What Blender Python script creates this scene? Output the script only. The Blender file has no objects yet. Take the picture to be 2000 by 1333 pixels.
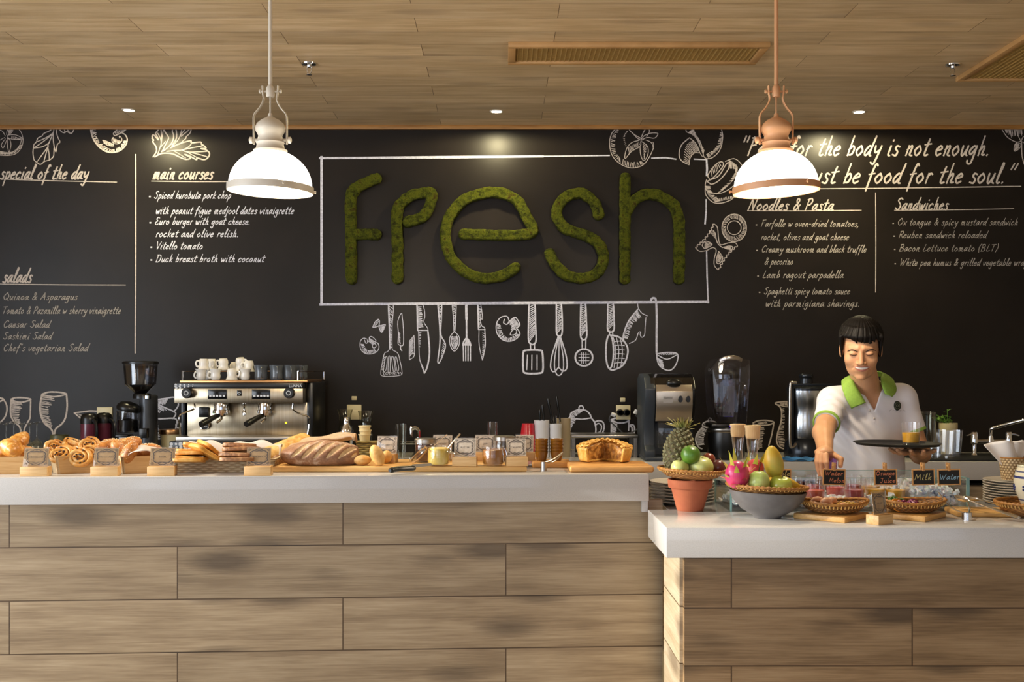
import bpy, bmesh, math, random
import numpy as np
from mathutils import Vector, Matrix, Euler
PI = math.pi
rnd = random.Random(7)
SC = bpy.context.scene
COL = SC.collection

# ---------------------------------------------------------------- camera, world, light, exposure
F, CX, CY, EZ = 2207.0, 980.0, 718.0, 1.5      # focal length in pixels, principal point, eye height
cam = bpy.data.cameras.new('camera'); cam.sensor_width = 36.0
cam.lens = F / 2000 * 36; cam.shift_x = (1000 - CX) / 2000; cam.shift_y = (CY - 666.5) / 2000
cam.clip_start = .05; cam.clip_end = 100
camo = bpy.data.objects.new('camera', cam); COL.objects.link(camo)
camo.location = (0, 0, EZ); camo.rotation_euler = (PI / 2, 0, 0)
SC.camera = camo
SC.view_settings.view_transform = 'Standard'; SC.view_settings.look = 'None'
SC.view_settings.exposure = 0.0; SC.view_settings.gamma = 1.0; SC.view_settings.use_curve_mapping = False
SC.cycles.use_denoising = True
SC.cycles.max_bounces = 8; SC.cycles.transparent_max_bounces = 24
SC.cycles.caustics_reflective = False; SC.cycles.caustics_refractive = False
SC.cycles.sample_clamp_indirect = 4.0

wd = bpy.data.worlds.new('world'); SC.world = wd; wd.use_nodes = True
wd.node_tree.nodes['Background'].inputs[0].default_value = (.62, .75, 1, 1)
wd.node_tree.nodes['Background'].inputs[1].default_value = 1.5

def area(name, loc, rot, sx, sy, power, col, spread=PI):
    l = bpy.data.lights.new(name, 'AREA'); l.shape = 'RECTANGLE'; l.size = sx; l.size_y = sy
    l.energy = power; l.color = col; l.spread = spread
    o = bpy.data.objects.new(name, l); COL.objects.link(o); o.location = loc; o.rotation_euler = rot
    return o
# daylight through the side window, and an added fill light behind the camera
area('window_daylight', (-4.35, 1.7, 1.55), (0, -PI / 2, 0), 2.2, 4.6, 235, (.86, .93, 1))
area('front_fill', (-1.7, -2.8, 1.6), (PI / 2, 0, 0), 3.0, 2.4, 24, (1, .95, .88))
sl = bpy.data.lights.new('sunlight', 'SUN'); sl.energy = 6.0; sl.angle = .05; sl.color = (1, .93, .8)
so = bpy.data.objects.new('sunlight', sl); COL.objects.link(so)
so.rotation_euler = Vector((.94, .05, -.265)).to_track_quat('-Z', 'Y').to_euler()

# ---------------------------------------------------------------- geometry of the photograph
def W(px, py, Y): return Vector(((px - CX) * Y / F, Y, EZ - (py - CY) * Y / F))
def on(px, py, z):
    Y = F * (EZ - z) / (py - CY)
    return Vector(((px - CX) * Y / F, Y, z))
def at(px, Y, z): return Vector(((px - CX) * Y / F, Y, z))
ZL, ZR, ZB, ZC = 1.106, .975, .985, 2.965     # left counter, right counter, back counter, ceiling
YW = 6.85                                      # chalkboard wall

# ---------------------------------------------------------------- helpers
def lin(c): return c / 12.92 if c <= .04045 else ((c + .055) / 1.055) ** 2.4
def H(h): return tuple(lin(int(h[i:i + 2], 16) / 255) for i in (0, 2, 4)) + (1,)

class MB:
    def __init__(s): s.v = []; s.f = []; s.T = Matrix()
    def add(s, vs, fs):
        o = len(s.v); T = s.T
        s.v += [tuple(T @ Vector(v)) for v in vs]; s.f += [tuple(i + o for i in f) for f in fs]
        return s
    def box(s, c, d, R=None):
        x, y, z = d[0] / 2, d[1] / 2, d[2] / 2
        vs = [Vector(p) for p in ((-x, -y, -z), (x, -y, -z), (x, y, -z), (-x, y, -z), (-x, -y, z), (x, -y, z), (x, y, z), (-x, y, z))]
        if R is not None:
            R = R if isinstance(R, Matrix) else Euler(R).to_matrix()
            vs = [R @ v for v in vs]
        return s.add([v + Vector(c) for v in vs], [(0, 3, 2, 1), (4, 5, 6, 7), (0, 1, 5, 4), (1, 2, 6, 5), (2, 3, 7, 6), (3, 0, 4, 7)])
    def lathe(s, prof, n=32, c=(0, 0, 0), R=None, sx=1, sy=1):
        vs = []; rows = []
        for r, z in prof:
            if r < 1e-6: rows.append([len(vs)]); vs.append(Vector((0, 0, z)))
            else:
                rows.append(list(range(len(vs), len(vs) + n)))
                vs += [Vector((r * sx * math.cos(2 * PI * i / n), r * sy * math.sin(2 * PI * i / n), z)) for i in range(n)]
        fs = []
        for a, b in zip(rows, rows[1:]):
            for i in range(n):
                j = (i + 1) % n
                if len(a) == 1 and len(b) == 1: break
                if len(a) == 1: fs.append((a[0], b[j], b[i]))
                elif len(b) == 1: fs.append((a[i], a[j], b[0]))
                else: fs.append((a[i], a[j], b[j], b[i]))
        if R is not None:
            R = R if isinstance(R, Matrix) else Euler(R).to_matrix()
            vs = [R @ v for v in vs]
        return s.add([v + Vector(c) for v in vs], fs)
    def tube(s, path, r, n=8, cap=True, fx=1, fy=1, up=None):
        P = [Vector(p) for p in path]; m = len(P)
        rr = r if isinstance(r, (list, tuple)) else [r] * m
        t = []
        for i in range(m):
            d = P[min(i + 1, m - 1)] - P[max(i - 1, 0)]
            t.append(d.normalized() if d.length > 1e-9 else Vector((0, 0, 1)))
        u = Vector(up) if up is not None else (Vector((0, 0, 1)) if abs(t[0].z) < .9 else Vector((1, 0, 0)))
        vs = []
        for i in range(m):
            u = u - t[i] * u.dot(t[i]); u.normalize(); w = t[i].cross(u)
            vs += [P[i] + (u * math.cos(2 * PI * k / n) * fx + w * math.sin(2 * PI * k / n) * fy) * rr[i] for k in range(n)]
        fs = [(i * n + k, i * n + (k + 1) % n, (i + 1) * n + (k + 1) % n, (i + 1) * n + k) for i in range(m - 1) for k in range(n)]
        if cap: fs += [tuple(range(n))[::-1], tuple((m - 1) * n + k for k in range(n))]
        return s.add(vs, fs)
    def ring(s, R, r, n=40, k=8, c=(0, 0, 0), Rm=None, mod=None, sx=1, sy=1):
        P = []
        vs = []; fs = []
        for i in range(n):
            a = 2 * PI * i / n; q = r * (mod(i) if mod else 1)
            for j in range(k):
                b = 2 * PI * j / k; d = R + q * math.cos(b)
                vs.append(Vector((d * math.cos(a) * sx, d * math.sin(a) * sy, q * math.sin(b))))
        for i in range(n):
            for j in range(k):
                fs.append((i * k + j, ((i + 1) % n) * k + j, ((i + 1) % n) * k + (j + 1) % k, i * k + (j + 1) % k))
        if Rm is not None:
            Rm = Rm if isinstance(Rm, Matrix) else Euler(Rm).to_matrix()
            vs = [Rm @ v for v in vs]
        return s.add([v + Vector(c) for v in vs], fs)
    def ell(s, c, r, n=20, m=12, R=None):
        prof = [(math.sin(PI * i / m), -math.cos(PI * i / m)) for i in range(m + 1)]
        prof[0] = (0, -1); prof[-1] = (0, 1)
        S = Matrix.Diagonal((r[0], r[1], r[2])).to_3x3()
        if R is not None:
            R = R if isinstance(R, Matrix) else Euler(R).to_matrix()
            S = R @ S
        return s.lathe(prof, n, c, S)
    def prism(s, out, y0, y1):              # outline in (x, z), pushed along y
        n = len(out)
        vs = [(x, y0, z) for x, z in out] + [(x, y1, z) for x, z in out]
        fs = [tuple(range(n)), tuple(range(2 * n - 1, n - 1, -1))] + [((i + 1) % n, i, n + i, n + (i + 1) % n) for i in range(n)]
        return s.add(vs, fs)
    def flat(s, out, z0, z1):               # outline in (x, y), pushed along z
        n = len(out)
        vs = [(x, y, z0) for x, y in out] + [(x, y, z1) for x, y in out]
        fs = [tuple(range(n))[::-1], tuple(range(n, 2 * n))] + [(i, (i + 1) % n, n + (i + 1) % n, n + i) for i in range(n)]
        return s.add(vs, fs)
    def grid(s, fn, nu, nv):
        vs = [fn(i / nu, j / nv) for i in range(nu + 1) for j in range(nv + 1)]
        return s.add(vs, [(i * (nv + 1) + j, (i + 1) * (nv + 1) + j, (i + 1) * (nv + 1) + j + 1, i * (nv + 1) + j + 1) for i in range(nu) for j in range(nv)])

def mk(name, mb, mat, parent=None, loc=(0, 0, 0), rot=(0, 0, 0), bevel=0, seg=2, smooth=35, solid=0, sub=0, fix=True):
    me = bpy.data.meshes.new(name)
    vs, fs = (mb.v, mb.f) if isinstance(mb, MB) else mb
    me.from_pydata(vs, [], fs)
    if bevel or fix:
        bm = bmesh.new(); bm.from_mesh(me)
        if fix: bmesh.ops.recalc_face_normals(bm, faces=bm.faces)
        if bevel:
            es = [e for e in bm.edges if len(e.link_faces) == 2 and e.calc_face_angle(0) > .5]
            bmesh.ops.bevel(bm, geom=es, offset=bevel, segments=seg, profile=.5, affect='EDGES', clamp_overlap=True)
        bm.to_mesh(me); bm.free()
    if smooth:
        me.polygons.foreach_set('use_smooth', [True] * len(me.polygons))
        if smooth < 180: me.set_sharp_from_angle(angle=math.radians(smooth))
    me.update()
    me.materials.append(mat)
    o = bpy.data.objects.new(name, me); COL.objects.link(o)
    o.location = loc; o.rotation_euler = rot
    if parent: o.parent = parent
    if solid:
        m = o.modifiers.new('solid', 'SOLIDIFY'); m.thickness = solid; m.offset = 0
    if sub:
        m = o.modifiers.new('sub', 'SUBSURF'); m.levels = sub; m.render_levels = sub
    return o
def tag(o, label, cat, group=None):
    o['label'] = label; o['category'] = cat
    if group: o['group'] = group
    return o
def thing(name, label, cat, loc=(0, 0, 0), rz=0, group=None, rot=None):
    o = bpy.data.objects.new(name, None); COL.objects.link(o); o.empty_display_size = .05
    o.location = loc; o.rotation_euler = rot if rot else (0, 0, rz)
    return tag(o, label, cat, group)
def struct(name, mb, mat, **k):
    o = mk(name, mb, mat, **k)
    if o.parent is None: o['kind'] = 'structure'
    return o
def dup(root, loc, rz=None, label=None, scale=None, rot=None):
    r = root.copy(); COL.objects.link(r); r.location = loc
    if rz is not None: r.rotation_euler = (0, 0, rz)
    if rot is not None: r.rotation_euler = rot
    if scale is not None: r.scale = (scale,) * 3 if not isinstance(scale, tuple) else scale
    if label: r['label'] = label
    for ch in list(root.children):
        c = ch.copy(); COL.objects.link(c); c.parent = r
        for g in list(ch.children):
            d = g.copy(); COL.objects.link(d); d.parent = c
    return r

def cr(pts, n=5, closed=False):              # Catmull-Rom through the points
    P = [np.array(p, float) for p in pts]
    if len(P) < 3: return P
    out = []; m = len(P)
    for i in range(m if closed else m - 1):
        g = (lambda k: P[k % m]) if closed else (lambda k: P[min(max(k, 0), m - 1)])
        a, b, c, d = g(i - 1), g(i), g(i + 1), g(i + 2)
        for k in range(n):
            t = k / n
            out.append(.5 * (2 * b + (c - a) * t + (2 * a - 5 * b + 4 * c - d) * t * t + (3 * b - a - 3 * c + d) * t ** 3))
    out.append(P[0] if closed else P[-1])
    return out
def V3(l): return [Vector(p) for p in l]

# ---------------------------------------------------------------- signed distance shapes -> one smooth skin
def s_cap(P, a, b, ra, rb):
    a = np.array(a, float); b = np.array(b, float); ba = b - a; pa = P - a
    h = np.clip(pa @ ba / (ba @ ba), 0, 1)
    return np.linalg.norm(pa - h[:, None] * ba, axis=1) - (ra + (rb - ra) * h)
def s_ell(P, c, r, R=None):
    q = P - np.array(c, float)
    if R is not None: q = q @ np.array(R)
    r = np.array(r, float)
    k0 = np.linalg.norm(q / r, axis=1); k1 = np.linalg.norm(q / (r * r), axis=1) + 1e-9
    return k0 * (k0 - 1) / k1
def smin(a, b, k):
    h = np.clip(.5 + .5 * (b - a) / k, 0, 1)
    return b * (1 - h) + a * h - k * h * (1 - h)
def smax(a, b, k): return -smin(-a, -b, k)
def axis_pts(lo, hi, h): return np.arange(lo, hi + h, h)
def sdf_mesh(f, xs, ys, zs, st=4, lip=1.6):
    xs, ys, zs = [np.asarray(a) for a in (xs, ys, zs)]
    pad = lambda a: np.concatenate([a, a[-1] + (a[-1] - a[-2]) * np.arange(1, (-(len(a)) % st) + 1)])
    xs, ys, zs = pad(xs), pad(ys), pad(zs)
    nx, ny, nz = len(xs), len(ys), len(zs)
    hb = st // 2
    G = np.stack(np.meshgrid(xs[hb::st], ys[hb::st], zs[hb::st], indexing='ij'), -1)
    c = f(G.reshape(-1, 3)).reshape(G.shape[:3])
    def wdt(a): return np.array([a[min(i + st, len(a) - 1)] - a[i] for i in range(0, len(a), st)])
    rad = .5 * np.sqrt(wdt(xs)[:, None, None] ** 2 + wdt(ys)[None, :, None] ** 2 + wdt(zs)[None, None, :] ** 2) * lip + .002
    near = np.abs(c) < rad
    D = np.repeat(np.repeat(np.repeat(c, st, 0), st, 1), st, 2)
    N = np.repeat(np.repeat(np.repeat(near, st, 0), st, 1), st, 2)
    I = np.argwhere(N)
    for k in range(0, len(I), 400000):
        q = I[k:k + 400000]
        D[q[:, 0], q[:, 1], q[:, 2]] = f(np.stack([xs[q[:, 0]], ys[q[:, 1]], zs[q[:, 2]]], 1))
    ins = D < 0
    cnt = np.zeros((nx - 1, ny - 1, nz - 1), np.int8)
    for a in (0, 1):
        for b in (0, 1):
            for d in (0, 1): cnt += ins[a:nx - 1 + a, b:ny - 1 + b, d:nz - 1 + d]
    act = (cnt > 0) & (cnt < 8)
    A = np.argwhere(act)
    idx = -np.ones(act.shape, np.int32); idx[A[:, 0], A[:, 1], A[:, 2]] = np.arange(len(A))
    acc = np.zeros((len(A), 3)); w = np.zeros(len(A))
    cor = [(a, b, d) for a in (0, 1) for b in (0, 1) for d in (0, 1)]
    val = {k: D[A[:, 0] + k[0], A[:, 1] + k[1], A[:, 2] + k[2]] for k in cor}
    pos = {k: np.stack([xs[A[:, 0] + k[0]], ys[A[:, 1] + k[1]], zs[A[:, 2] + k[2]]], 1) for k in cor}
    for k in cor:
        for ax in range(3):
            if k[ax] == 0:
                k2 = tuple(1 if i == ax else k[i] for i in range(3))
                m = (val[k] < 0) != (val[k2] < 0)
                t = val[k][m] / (val[k][m] - val[k2][m])
                acc[m] += pos[k][m] + (pos[k2][m] - pos[k][m]) * t[:, None]; w[m] += 1
    Vv = acc / w[:, None]
    faces = []
    e = np.argwhere(ins[:-1, 1:-1, 1:-1] != ins[1:, 1:-1, 1:-1]); i, j, k = e[:, 0], e[:, 1] + 1, e[:, 2] + 1
    faces.append((np.stack([idx[i, j - 1, k - 1], idx[i, j, k - 1], idx[i, j, k], idx[i, j - 1, k]], 1), ins[i, j, k]))
    e = np.argwhere(ins[1:-1, :-1, 1:-1] != ins[1:-1, 1:, 1:-1]); i, j, k = e[:, 0] + 1, e[:, 1], e[:, 2] + 1
    faces.append((np.stack([idx[i - 1, j, k - 1], idx[i - 1, j, k], idx[i, j, k], idx[i, j, k - 1]], 1), ins[i, j, k]))
    e = np.argwhere(ins[1:-1, 1:-1, :-1] != ins[1:-1, 1:-1, 1:]); i, j, k = e[:, 0] + 1, e[:, 1] + 1, e[:, 2]
    faces.append((np.stack([idx[i - 1, j - 1, k], idx[i, j - 1, k], idx[i, j, k], idx[i - 1, j, k]], 1), ins[i, j, k]))
    Fc = np.concatenate([np.where(s[:, None], q, q[:, ::-1]) for q, s in faces])
    Fc = Fc[(Fc >= 0).all(1)]
    return Vv.tolist(), Fc.tolist()
def nz3(P, s, seed=0):                         # cheap smooth noise
    x, y, z = P[:, 0] * s + seed, P[:, 1] * s + 1.7 * seed, P[:, 2] * s + 2.3 * seed
    return (np.sin(x + 1.3 * np.sin(y * 1.1)) + np.sin(y * 1.3 + 1.7 * np.sin(z * .9)) + np.sin(z * 1.2 + 1.1 * np.sin(x * 1.2 + .5))) / 3

# ---------------------------------------------------------------- materials
MATS = {}
def nt_new(name):
    m = bpy.data.materials.new(name); m.use_nodes = True
    nt = m.node_tree; nt.nodes.clear()
    o = nt.nodes.new('ShaderNodeOutputMaterial'); b = nt.nodes.new('ShaderNodeBsdfPrincipled')
    nt.links.new(b.outputs[0], o.inputs[0])
    return m, nt, b, o
def ramp(nt, fac, stops):
    r = nt.nodes.new('ShaderNodeValToRGB'); e = r.color_ramp.elements
    while len(e) < len(stops): e.new(.5)
    for k, (p, c) in zip(e, stops): k.position = p; k.color = c
    nt.links.new(fac, r.inputs[0]); return r.outputs[0]
def mth(nt, op, a, b=None, c=None):
    n = nt.nodes.new('ShaderNodeMath'); n.operation = op
    for i, v in enumerate((a, b, c)):
        if v is None: continue
        if isinstance(v, (int, float)): n.inputs[i].default_value = v
        else: nt.links.new(v, n.inputs[i])
    return n.outputs[0]
def mixc(nt, fac, a, b, mode='MIX'):
    n = nt.nodes.new('ShaderNodeMix'); n.data_type = 'RGBA'; n.blend_type = mode
    for s, v in ((n.inputs[0], fac), (n.inputs[6], a), (n.inputs[7], b)):
        if isinstance(v, (int, float, tuple)): s.default_value = v
        else: nt.links.new(v, s)
    return n.outputs[2]
def noise(nt, vec, scale, detail=3, rough=.55):
    n = nt.nodes.new('ShaderNodeTexNoise'); n.inputs['Scale'].default_value = scale
    n.inputs['Detail'].default_value = detail; n.inputs['Roughness'].default_value = rough
    if vec is not None: nt.links.new(vec, n.inputs['Vector'])
    return n.outputs[0]
def coords(nt, kind='Object', scale=(1, 1, 1), loc=(0, 0, 0)):
    t = nt.nodes.new('ShaderNodeTexCoord'); m = nt.nodes.new('ShaderNodeMapping')
    m.inputs['Scale'].default_value = scale; m.inputs['Location'].default_value = loc
    nt.links.new(t.outputs[kind], m.inputs[0]); return m.outputs[0]
def bump(nt, b, h, strength=.3, dist=.01):
    n = nt.nodes.new('ShaderNodeBump'); n.inputs['Strength'].default_value = strength; n.inputs['Distance'].default_value = dist
    nt.links.new(h, n.inputs['Height']); nt.links.new(n.outputs[0], b.inputs['Normal'])
def M(name, col, rough=.5, metal=0, col2=None, ns=20, bs=0, bd=.005, bsc=40, spec=.5, coat=0, emit=0, sss=0, trans=0, ior=1.45, stretch=(1, 1, 1), r0=.35, r1=.65):
    if name in MATS: return MATS[name]
    m, nt, b, o = nt_new(name)
    c = H(col) if isinstance(col, str) else col
    b.inputs['Base Color'].default_value = c; b.inputs['Roughness'].default_value = rough; b.inputs['Metallic'].default_value = metal
    b.inputs['Specular IOR Level'].default_value = spec; b.inputs['Coat Weight'].default_value = coat; b.inputs['Coat Roughness'].default_value = .08
    b.inputs['Transmission Weight'].default_value = trans; b.inputs['IOR'].default_value = ior
    if emit: b.inputs['Emission Color'].default_value = c; b.inputs['Emission Strength'].default_value = emit
    if sss:
        b.inputs['Subsurface Weight'].default_value = sss; b.inputs['Subsurface Radius'].default_value = (.02, .008, .004); b.inputs['Subsurface Scale'].default_value = .5
    vec = coords(nt, 'Object', stretch)
    if col2:
        nt.links.new(ramp(nt, noise(nt, vec, ns, 4), [(r0, c), (r1, H(col2))]), b.inputs['Base Color'])
    if bs: bump(nt, b, noise(nt, vec, bsc, 4), bs, bd)
    MATS[name] = m; return m
def thin_glass(name, tint=(1, 1, 1, 1), rough=.02, base=.05, edge=1.0):
    if name in MATS: return MATS[name]
    m = bpy.data.materials.new(name); m.use_nodes = True; nt = m.node_tree; nt.nodes.clear()
    o = nt.nodes.new('ShaderNodeOutputMaterial'); mx = nt.nodes.new('ShaderNodeMixShader')
    t = nt.nodes.new('ShaderNodeBsdfTransparent'); t.inputs[0].default_value = tint
    g = nt.nodes.new('ShaderNodeBsdfGlossy'); g.inputs['Roughness'].default_value = rough; g.inputs[0].default_value = (1, 1, 1, 1)
    lw = nt.nodes.new('ShaderNodeLayerWeight'); lw.inputs[0].default_value = .25
    f = mth(nt, 'MULTIPLY_ADD', mth(nt, 'POWER', lw.outputs[1], 1.6), .75 * edge, base)
    nt.links.new(f, mx.inputs[0]); nt.links.new(t.outputs[0], mx.inputs[1]); nt.links.new(g.outputs[0], mx.inputs[2])
    nt.links.new(mx.outputs[0], o.inputs[0]); MATS[name] = m; return m
def planks(name, axes, ox, oy, length, row, cols, rough=.42, seam=.0022, knot=.75):
    """wood boards: rows of boards of one length, half a board apart, with grain and knots"""
    m, nt, b, o = nt_new(name)
    t = nt.nodes.new('ShaderNodeTexCoord'); sp = nt.nodes.new('ShaderNodeSeparateXYZ'); nt.links.new(t.outputs['Object'], sp.inputs[0])
    u = mth(nt, 'SUBTRACT', sp.outputs[axes[0]], ox); v = mth(nt, 'SUBTRACT', sp.outputs[axes[1]], oy)
    cb = nt.nodes.new('ShaderNodeCombineXYZ'); nt.links.new(u, cb.inputs[0]); nt.links.new(v, cb.inputs[1])
    def brick(c1, c2, mo):
        k = nt.nodes.new('ShaderNodeTexBrick'); k.offset = .5; k.offset_frequency = 2; k.squash = 1
        k.inputs['Scale'].default_value = 1; k.inputs['Brick Width'].default_value = length; k.inputs['Row Height'].default_value = row
        k.inputs['Mortar Size'].default_value = seam; k.inputs['Mortar Smooth'].default_value = 0; k.inputs['Bias'].default_value = 0
        k.inputs['Color1'].default_value = c1; k.inputs['Color2'].default_value = c2; k.inputs['Mortar'].default_value = mo
        nt.links.new(cb.outputs[0], k.inputs[0]); return k
    k1 = brick((0, 0, 0, 1), (1, 1, 1, 1), (.5, .5, .5, 1)); k2 = brick((1, 1, 1, 1), (1, 1, 1, 1), (0, 0, 0, 1))
    r = k1.outputs[0]
    g = nt.nodes.new('ShaderNodeCombineXYZ')
    nt.links.new(mth(nt, 'ADD', u, mth(nt, 'MULTIPLY', r, 37.)), g.inputs[0]); nt.links.new(mth(nt, 'ADD', v, mth(nt, 'MULTIPLY', r, 11.)), g.inputs[1]); nt.links.new(r, g.inputs[2])
    def mapped(s):
        mp = nt.nodes.new('ShaderNodeMapping'); mp.inputs['Scale'].default_value = s; nt.links.new(g.outputs[0], mp.inputs[0]); return mp.outputs[0]
    n1 = noise(nt, mapped((1.1, 13, 1)), 1.6, 5, .6); n2 = noise(nt, mapped((3, 90, 1)), 2, 3, .6); n3 = noise(nt, mapped((2.2, 5, 1)), 1.3, 3)
    fac = mth(nt, 'ADD', mth(nt, 'ADD', mth(nt, 'MULTIPLY', n1, .5), mth(nt, 'MULTIPLY', n2, .34)), mth(nt, 'MULTIPLY', n3, .24))
    c = ramp(nt, fac, [(.37, H(cols[0])), (.49, H(cols[1])), (.59, H(cols[2])), (.71, H(cols[3]))])
    vo = nt.nodes.new('ShaderNodeTexVoronoi'); vo.inputs['Scale'].default_value = 1; nt.links.new(mapped((2.1, 6.5, 1)), vo.inputs['Vector'])
    kn = ramp(nt, mth(nt, 'ADD', vo.outputs['Distance'], mth(nt, 'MULTIPLY', n2, .12)), [(.2, (1, 1, 1, 1)), (.4, (0, 0, 0, 1))])
    c = mixc(nt, mth(nt, 'MULTIPLY', kn, knot), c, H(cols[4]))
    c = mixc(nt, 1, c, ramp(nt, r, [(0, (.82, .82, .82, 1)), (1, (1.1, 1.1, 1.1, 1))]), 'MULTIPLY')
    c = mixc(nt, 1, c, ramp(nt, k2.outputs[0], [(0, (.25, .2, .15, 1)), (.5, (1, 1, 1, 1))]), 'MULTIPLY')
    nt.links.new(c, b.inputs['Base Color']); b.inputs['Roughness'].default_value = rough
    bump(nt, b, mth(nt, 'ADD', mth(nt, 'MULTIPLY', n2, .25), k2.outputs[0]), .12, .004)
    MATS[name] = m; return m
def wood(name, c1, c2, rough=.45, s=(2, 30, 30), scale=1.5):
    if name in MATS: return MATS[name]
    m, nt, b, o = nt_new(name); vec = coords(nt, 'Object', s)
    n = noise(nt, vec, scale, 4, .6); n2 = noise(nt, coords(nt, 'Object', tuple(k * 3 for k in s)), scale * 2, 2)
    nt.links.new(ramp(nt, mth(nt, 'ADD', mth(nt, 'MULTIPLY', n, .75), mth(nt, 'MULTIPLY', n2, .25)), [(.38, H(c1)), (.62, H(c2))]), b.inputs['Base Color'])
    b.inputs['Roughness'].default_value = rough; MATS[name] = m; return m
def wicker(name, c1, c2, nang=40, nrow=120, rad=True, s=1.0):
    """woven strips: alternate rows step over and under the uprights"""
    if name in MATS: return MATS[name]
    m, nt, b, o = nt_new(name)
    t = nt.nodes.new('ShaderNodeTexCoord'); sp = nt.nodes.new('ShaderNodeSeparateXYZ'); nt.links.new(t.outputs['Object'], sp.inputs[0])
    x, y, z = sp.outputs
    if rad:
        u = mth(nt, 'MULTIPLY', mth(nt, 'ARCTAN2', y, x), nang)
        rr = mth(nt, 'SQRT', mth(nt, 'ADD', mth(nt, 'MULTIPLY', x, x), mth(nt, 'MULTIPLY', y, y)))
        v = mth(nt, 'MULTIPLY', mth(nt, 'ADD', rr, z), nrow)
    else:
        u = mth(nt, 'MULTIPLY', mth(nt, 'ADD', x, y), nang); v = mth(nt, 'MULTIPLY', z, nrow)
    fl = mth(nt, 'FLOOR', v)
    a = mth(nt, 'MULTIPLY_ADD', mth(nt, 'SINE', mth(nt, 'MULTIPLY_ADD', fl, PI, u)), .5, .5)
    r = mth(nt, 'ABSOLUTE', mth(nt, 'SINE', mth(nt, 'MULTIPLY', v, PI)))
    h = mth(nt, 'MULTIPLY', mth(nt, 'POWER', r, .6), mth(nt, 'MULTIPLY_ADD', a, .75, .25))
    n = noise(nt, coords(nt), 60, 3)
    c = ramp(nt, mth(nt, 'MULTIPLY_ADD', n, .5, mth(nt, 'MULTIPLY', h, .75)), [(.3, H(c1)), (.85, H(c2))])
    nt.links.new(c, b.inputs['Base Color']); b.inputs['Roughness'].default_value = .55
    bump(nt, b, h, .9, .004); MATS[name] = m; return m
def bread(name, dark, mid, light, top=.5, ns=18, rough=.5, bsc=90, bs=.35):
    """baked crust: browner on top and where it bulges, paler along the sides"""
    if name in MATS: return MATS[name]
    m, nt, b, o = nt_new(name); vec = coords(nt)
    n = noise(nt, vec, ns, 5, .6); n2 = noise(nt, vec, bsc, 3)
    f = mth(nt, 'MULTIPLY_ADD', n, .8, mth(nt, 'MULTIPLY', n2, .25))
    nt.links.new(ramp(nt, f, [(.33, H(light)), (top, H(mid)), (.72, H(dark))]), b.inputs['Base Color'])
    b.inputs['Roughness'].default_value = rough; bump(nt, b, n2, bs, .004)
    b.inputs['Subsurface Weight'].default_value = .05; b.inputs['Subsurface Radius'].default_value = (.01, .005, .002); b.inputs['Subsurface Scale'].default_value = .3
    MATS[name] = m; return m

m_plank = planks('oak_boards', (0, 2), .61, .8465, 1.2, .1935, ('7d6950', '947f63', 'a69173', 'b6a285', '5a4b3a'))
m_plank_r = planks('oak_boards_shaded', (0, 2), .162, .7005, 1.2, .192, ('6c5439', '866b4b', '997d5b', 'a88d6a', '4a3a29'))  # same oak, darker: the shade on the right front is put into the colour
m_plank_s = planks('oak_boards_lit', (1, 2), 0.1, .7005, 1.2, .192, ('a59070', 'bba788', 'c9b79a', 'd8c8ae', '7d6c58'))  # same oak, paler: window light on this side is put into the colour
m_ceil = planks('ceiling_boards', (0, 1), -.366 - .6, 4.355, 1.2, .192, ('ab906a', 'bfa47c', 'cdb38d', 'd8c19d', '86705a'), rough=.45, seam=.0014, knot=.35)
m_wall = M('chalkboard_paint', '1a1613', .36, col2='201b18', ns=2.2, spec=.2, bs=.05, bd=.002, bsc=8)
m_chalk = M('chalk_white', 'c6bcb7', .9, col2='aba19c', ns=90)
m_chalk2 = M('chalk_soft', 'a9a29c', .9, col2='8a837d', ns=120)
m_chalk3 = M('chalk_cool', 'd3d4e2', .9, col2='b4b4c4', ns=90)
m_quartz = M('white_quartz', 'c3c0bd', .1, col2='bbb8b4', ns=260, spec=.5, r0=.4, r1=.65)
m_trim = M('honey_wood_trim', 'a9793f', .5, col2='8f6433', ns=6, stretch=(1, 8, 8))
m_floor = M('floor_tile', 'a89c8c', .4, col2='9c9080', ns=3)
m_plaster = M('beige_plaster', 'b9a88f', .9)
m_dark = M('dark_recess', '14110f', .8)
m_steel = M('brushed_steel', 'b9b2a8', .28, 1, col2='a59e94', ns=6, stretch=(1, 60, 60))
m_chrome = M('chrome', 'e2e2e2', .06, 1)
m_poli = M('polished_steel', 'eceef2', .2, 1)
m_black = M('black_plastic', '101010', .3, spec=.5)
m_blackm = M('matte_black', '161616', .6)
m_white = M('white_ceramic', 'e9e4da', .18, coat=.3)
m_cream = M('cream_ceramic', 'd8c99a', .3)
m_glass = thin_glass('clear_glass')
m_glassd = thin_glass('bar_glass', (.9, .9, .86, 1), .03, .04)
m_acr = thin_glass('acrylic', (.97, .97, .97, 1), .05, .03, .6)
m_pine = wood('pale_pine', 'c99a5e', 'e2bd85')
m_pinev = wood('pine_end', 'e6c896', 'f0d9b0', s=(30, 2, 30))
m_board = wood('bamboo_board', 'cf9a55', 'e3b872', s=(2.5, 40, 40))
m_boardd = wood('acacia_board', 'b07a3c', 'd29d5a', s=(3, 22, 22))
m_kraft = M('kraft_card', 'b99b74', .8, col2='a98b66', ns=40)
m_ink = M('grey_ink', '5c5450', .9)
m_paperw = M('white_card', 'd9cdbd', .75, col2='c6b6a2', ns=60)
m_wick = wicker('woven_rattan', '6e451c', 'b98243', 26, 95)
m_wickb = wicker('woven_rattan_pale', '9a7a50', 'dcc6a0', 150, 130, False)
m_wickd = wicker('woven_rattan_brown', '4f3112', '9c6b33', 30, 90)
m_rim = M('rattan_rim', 'b07a38', .5, col2='8a5a26', ns=60)
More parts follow.
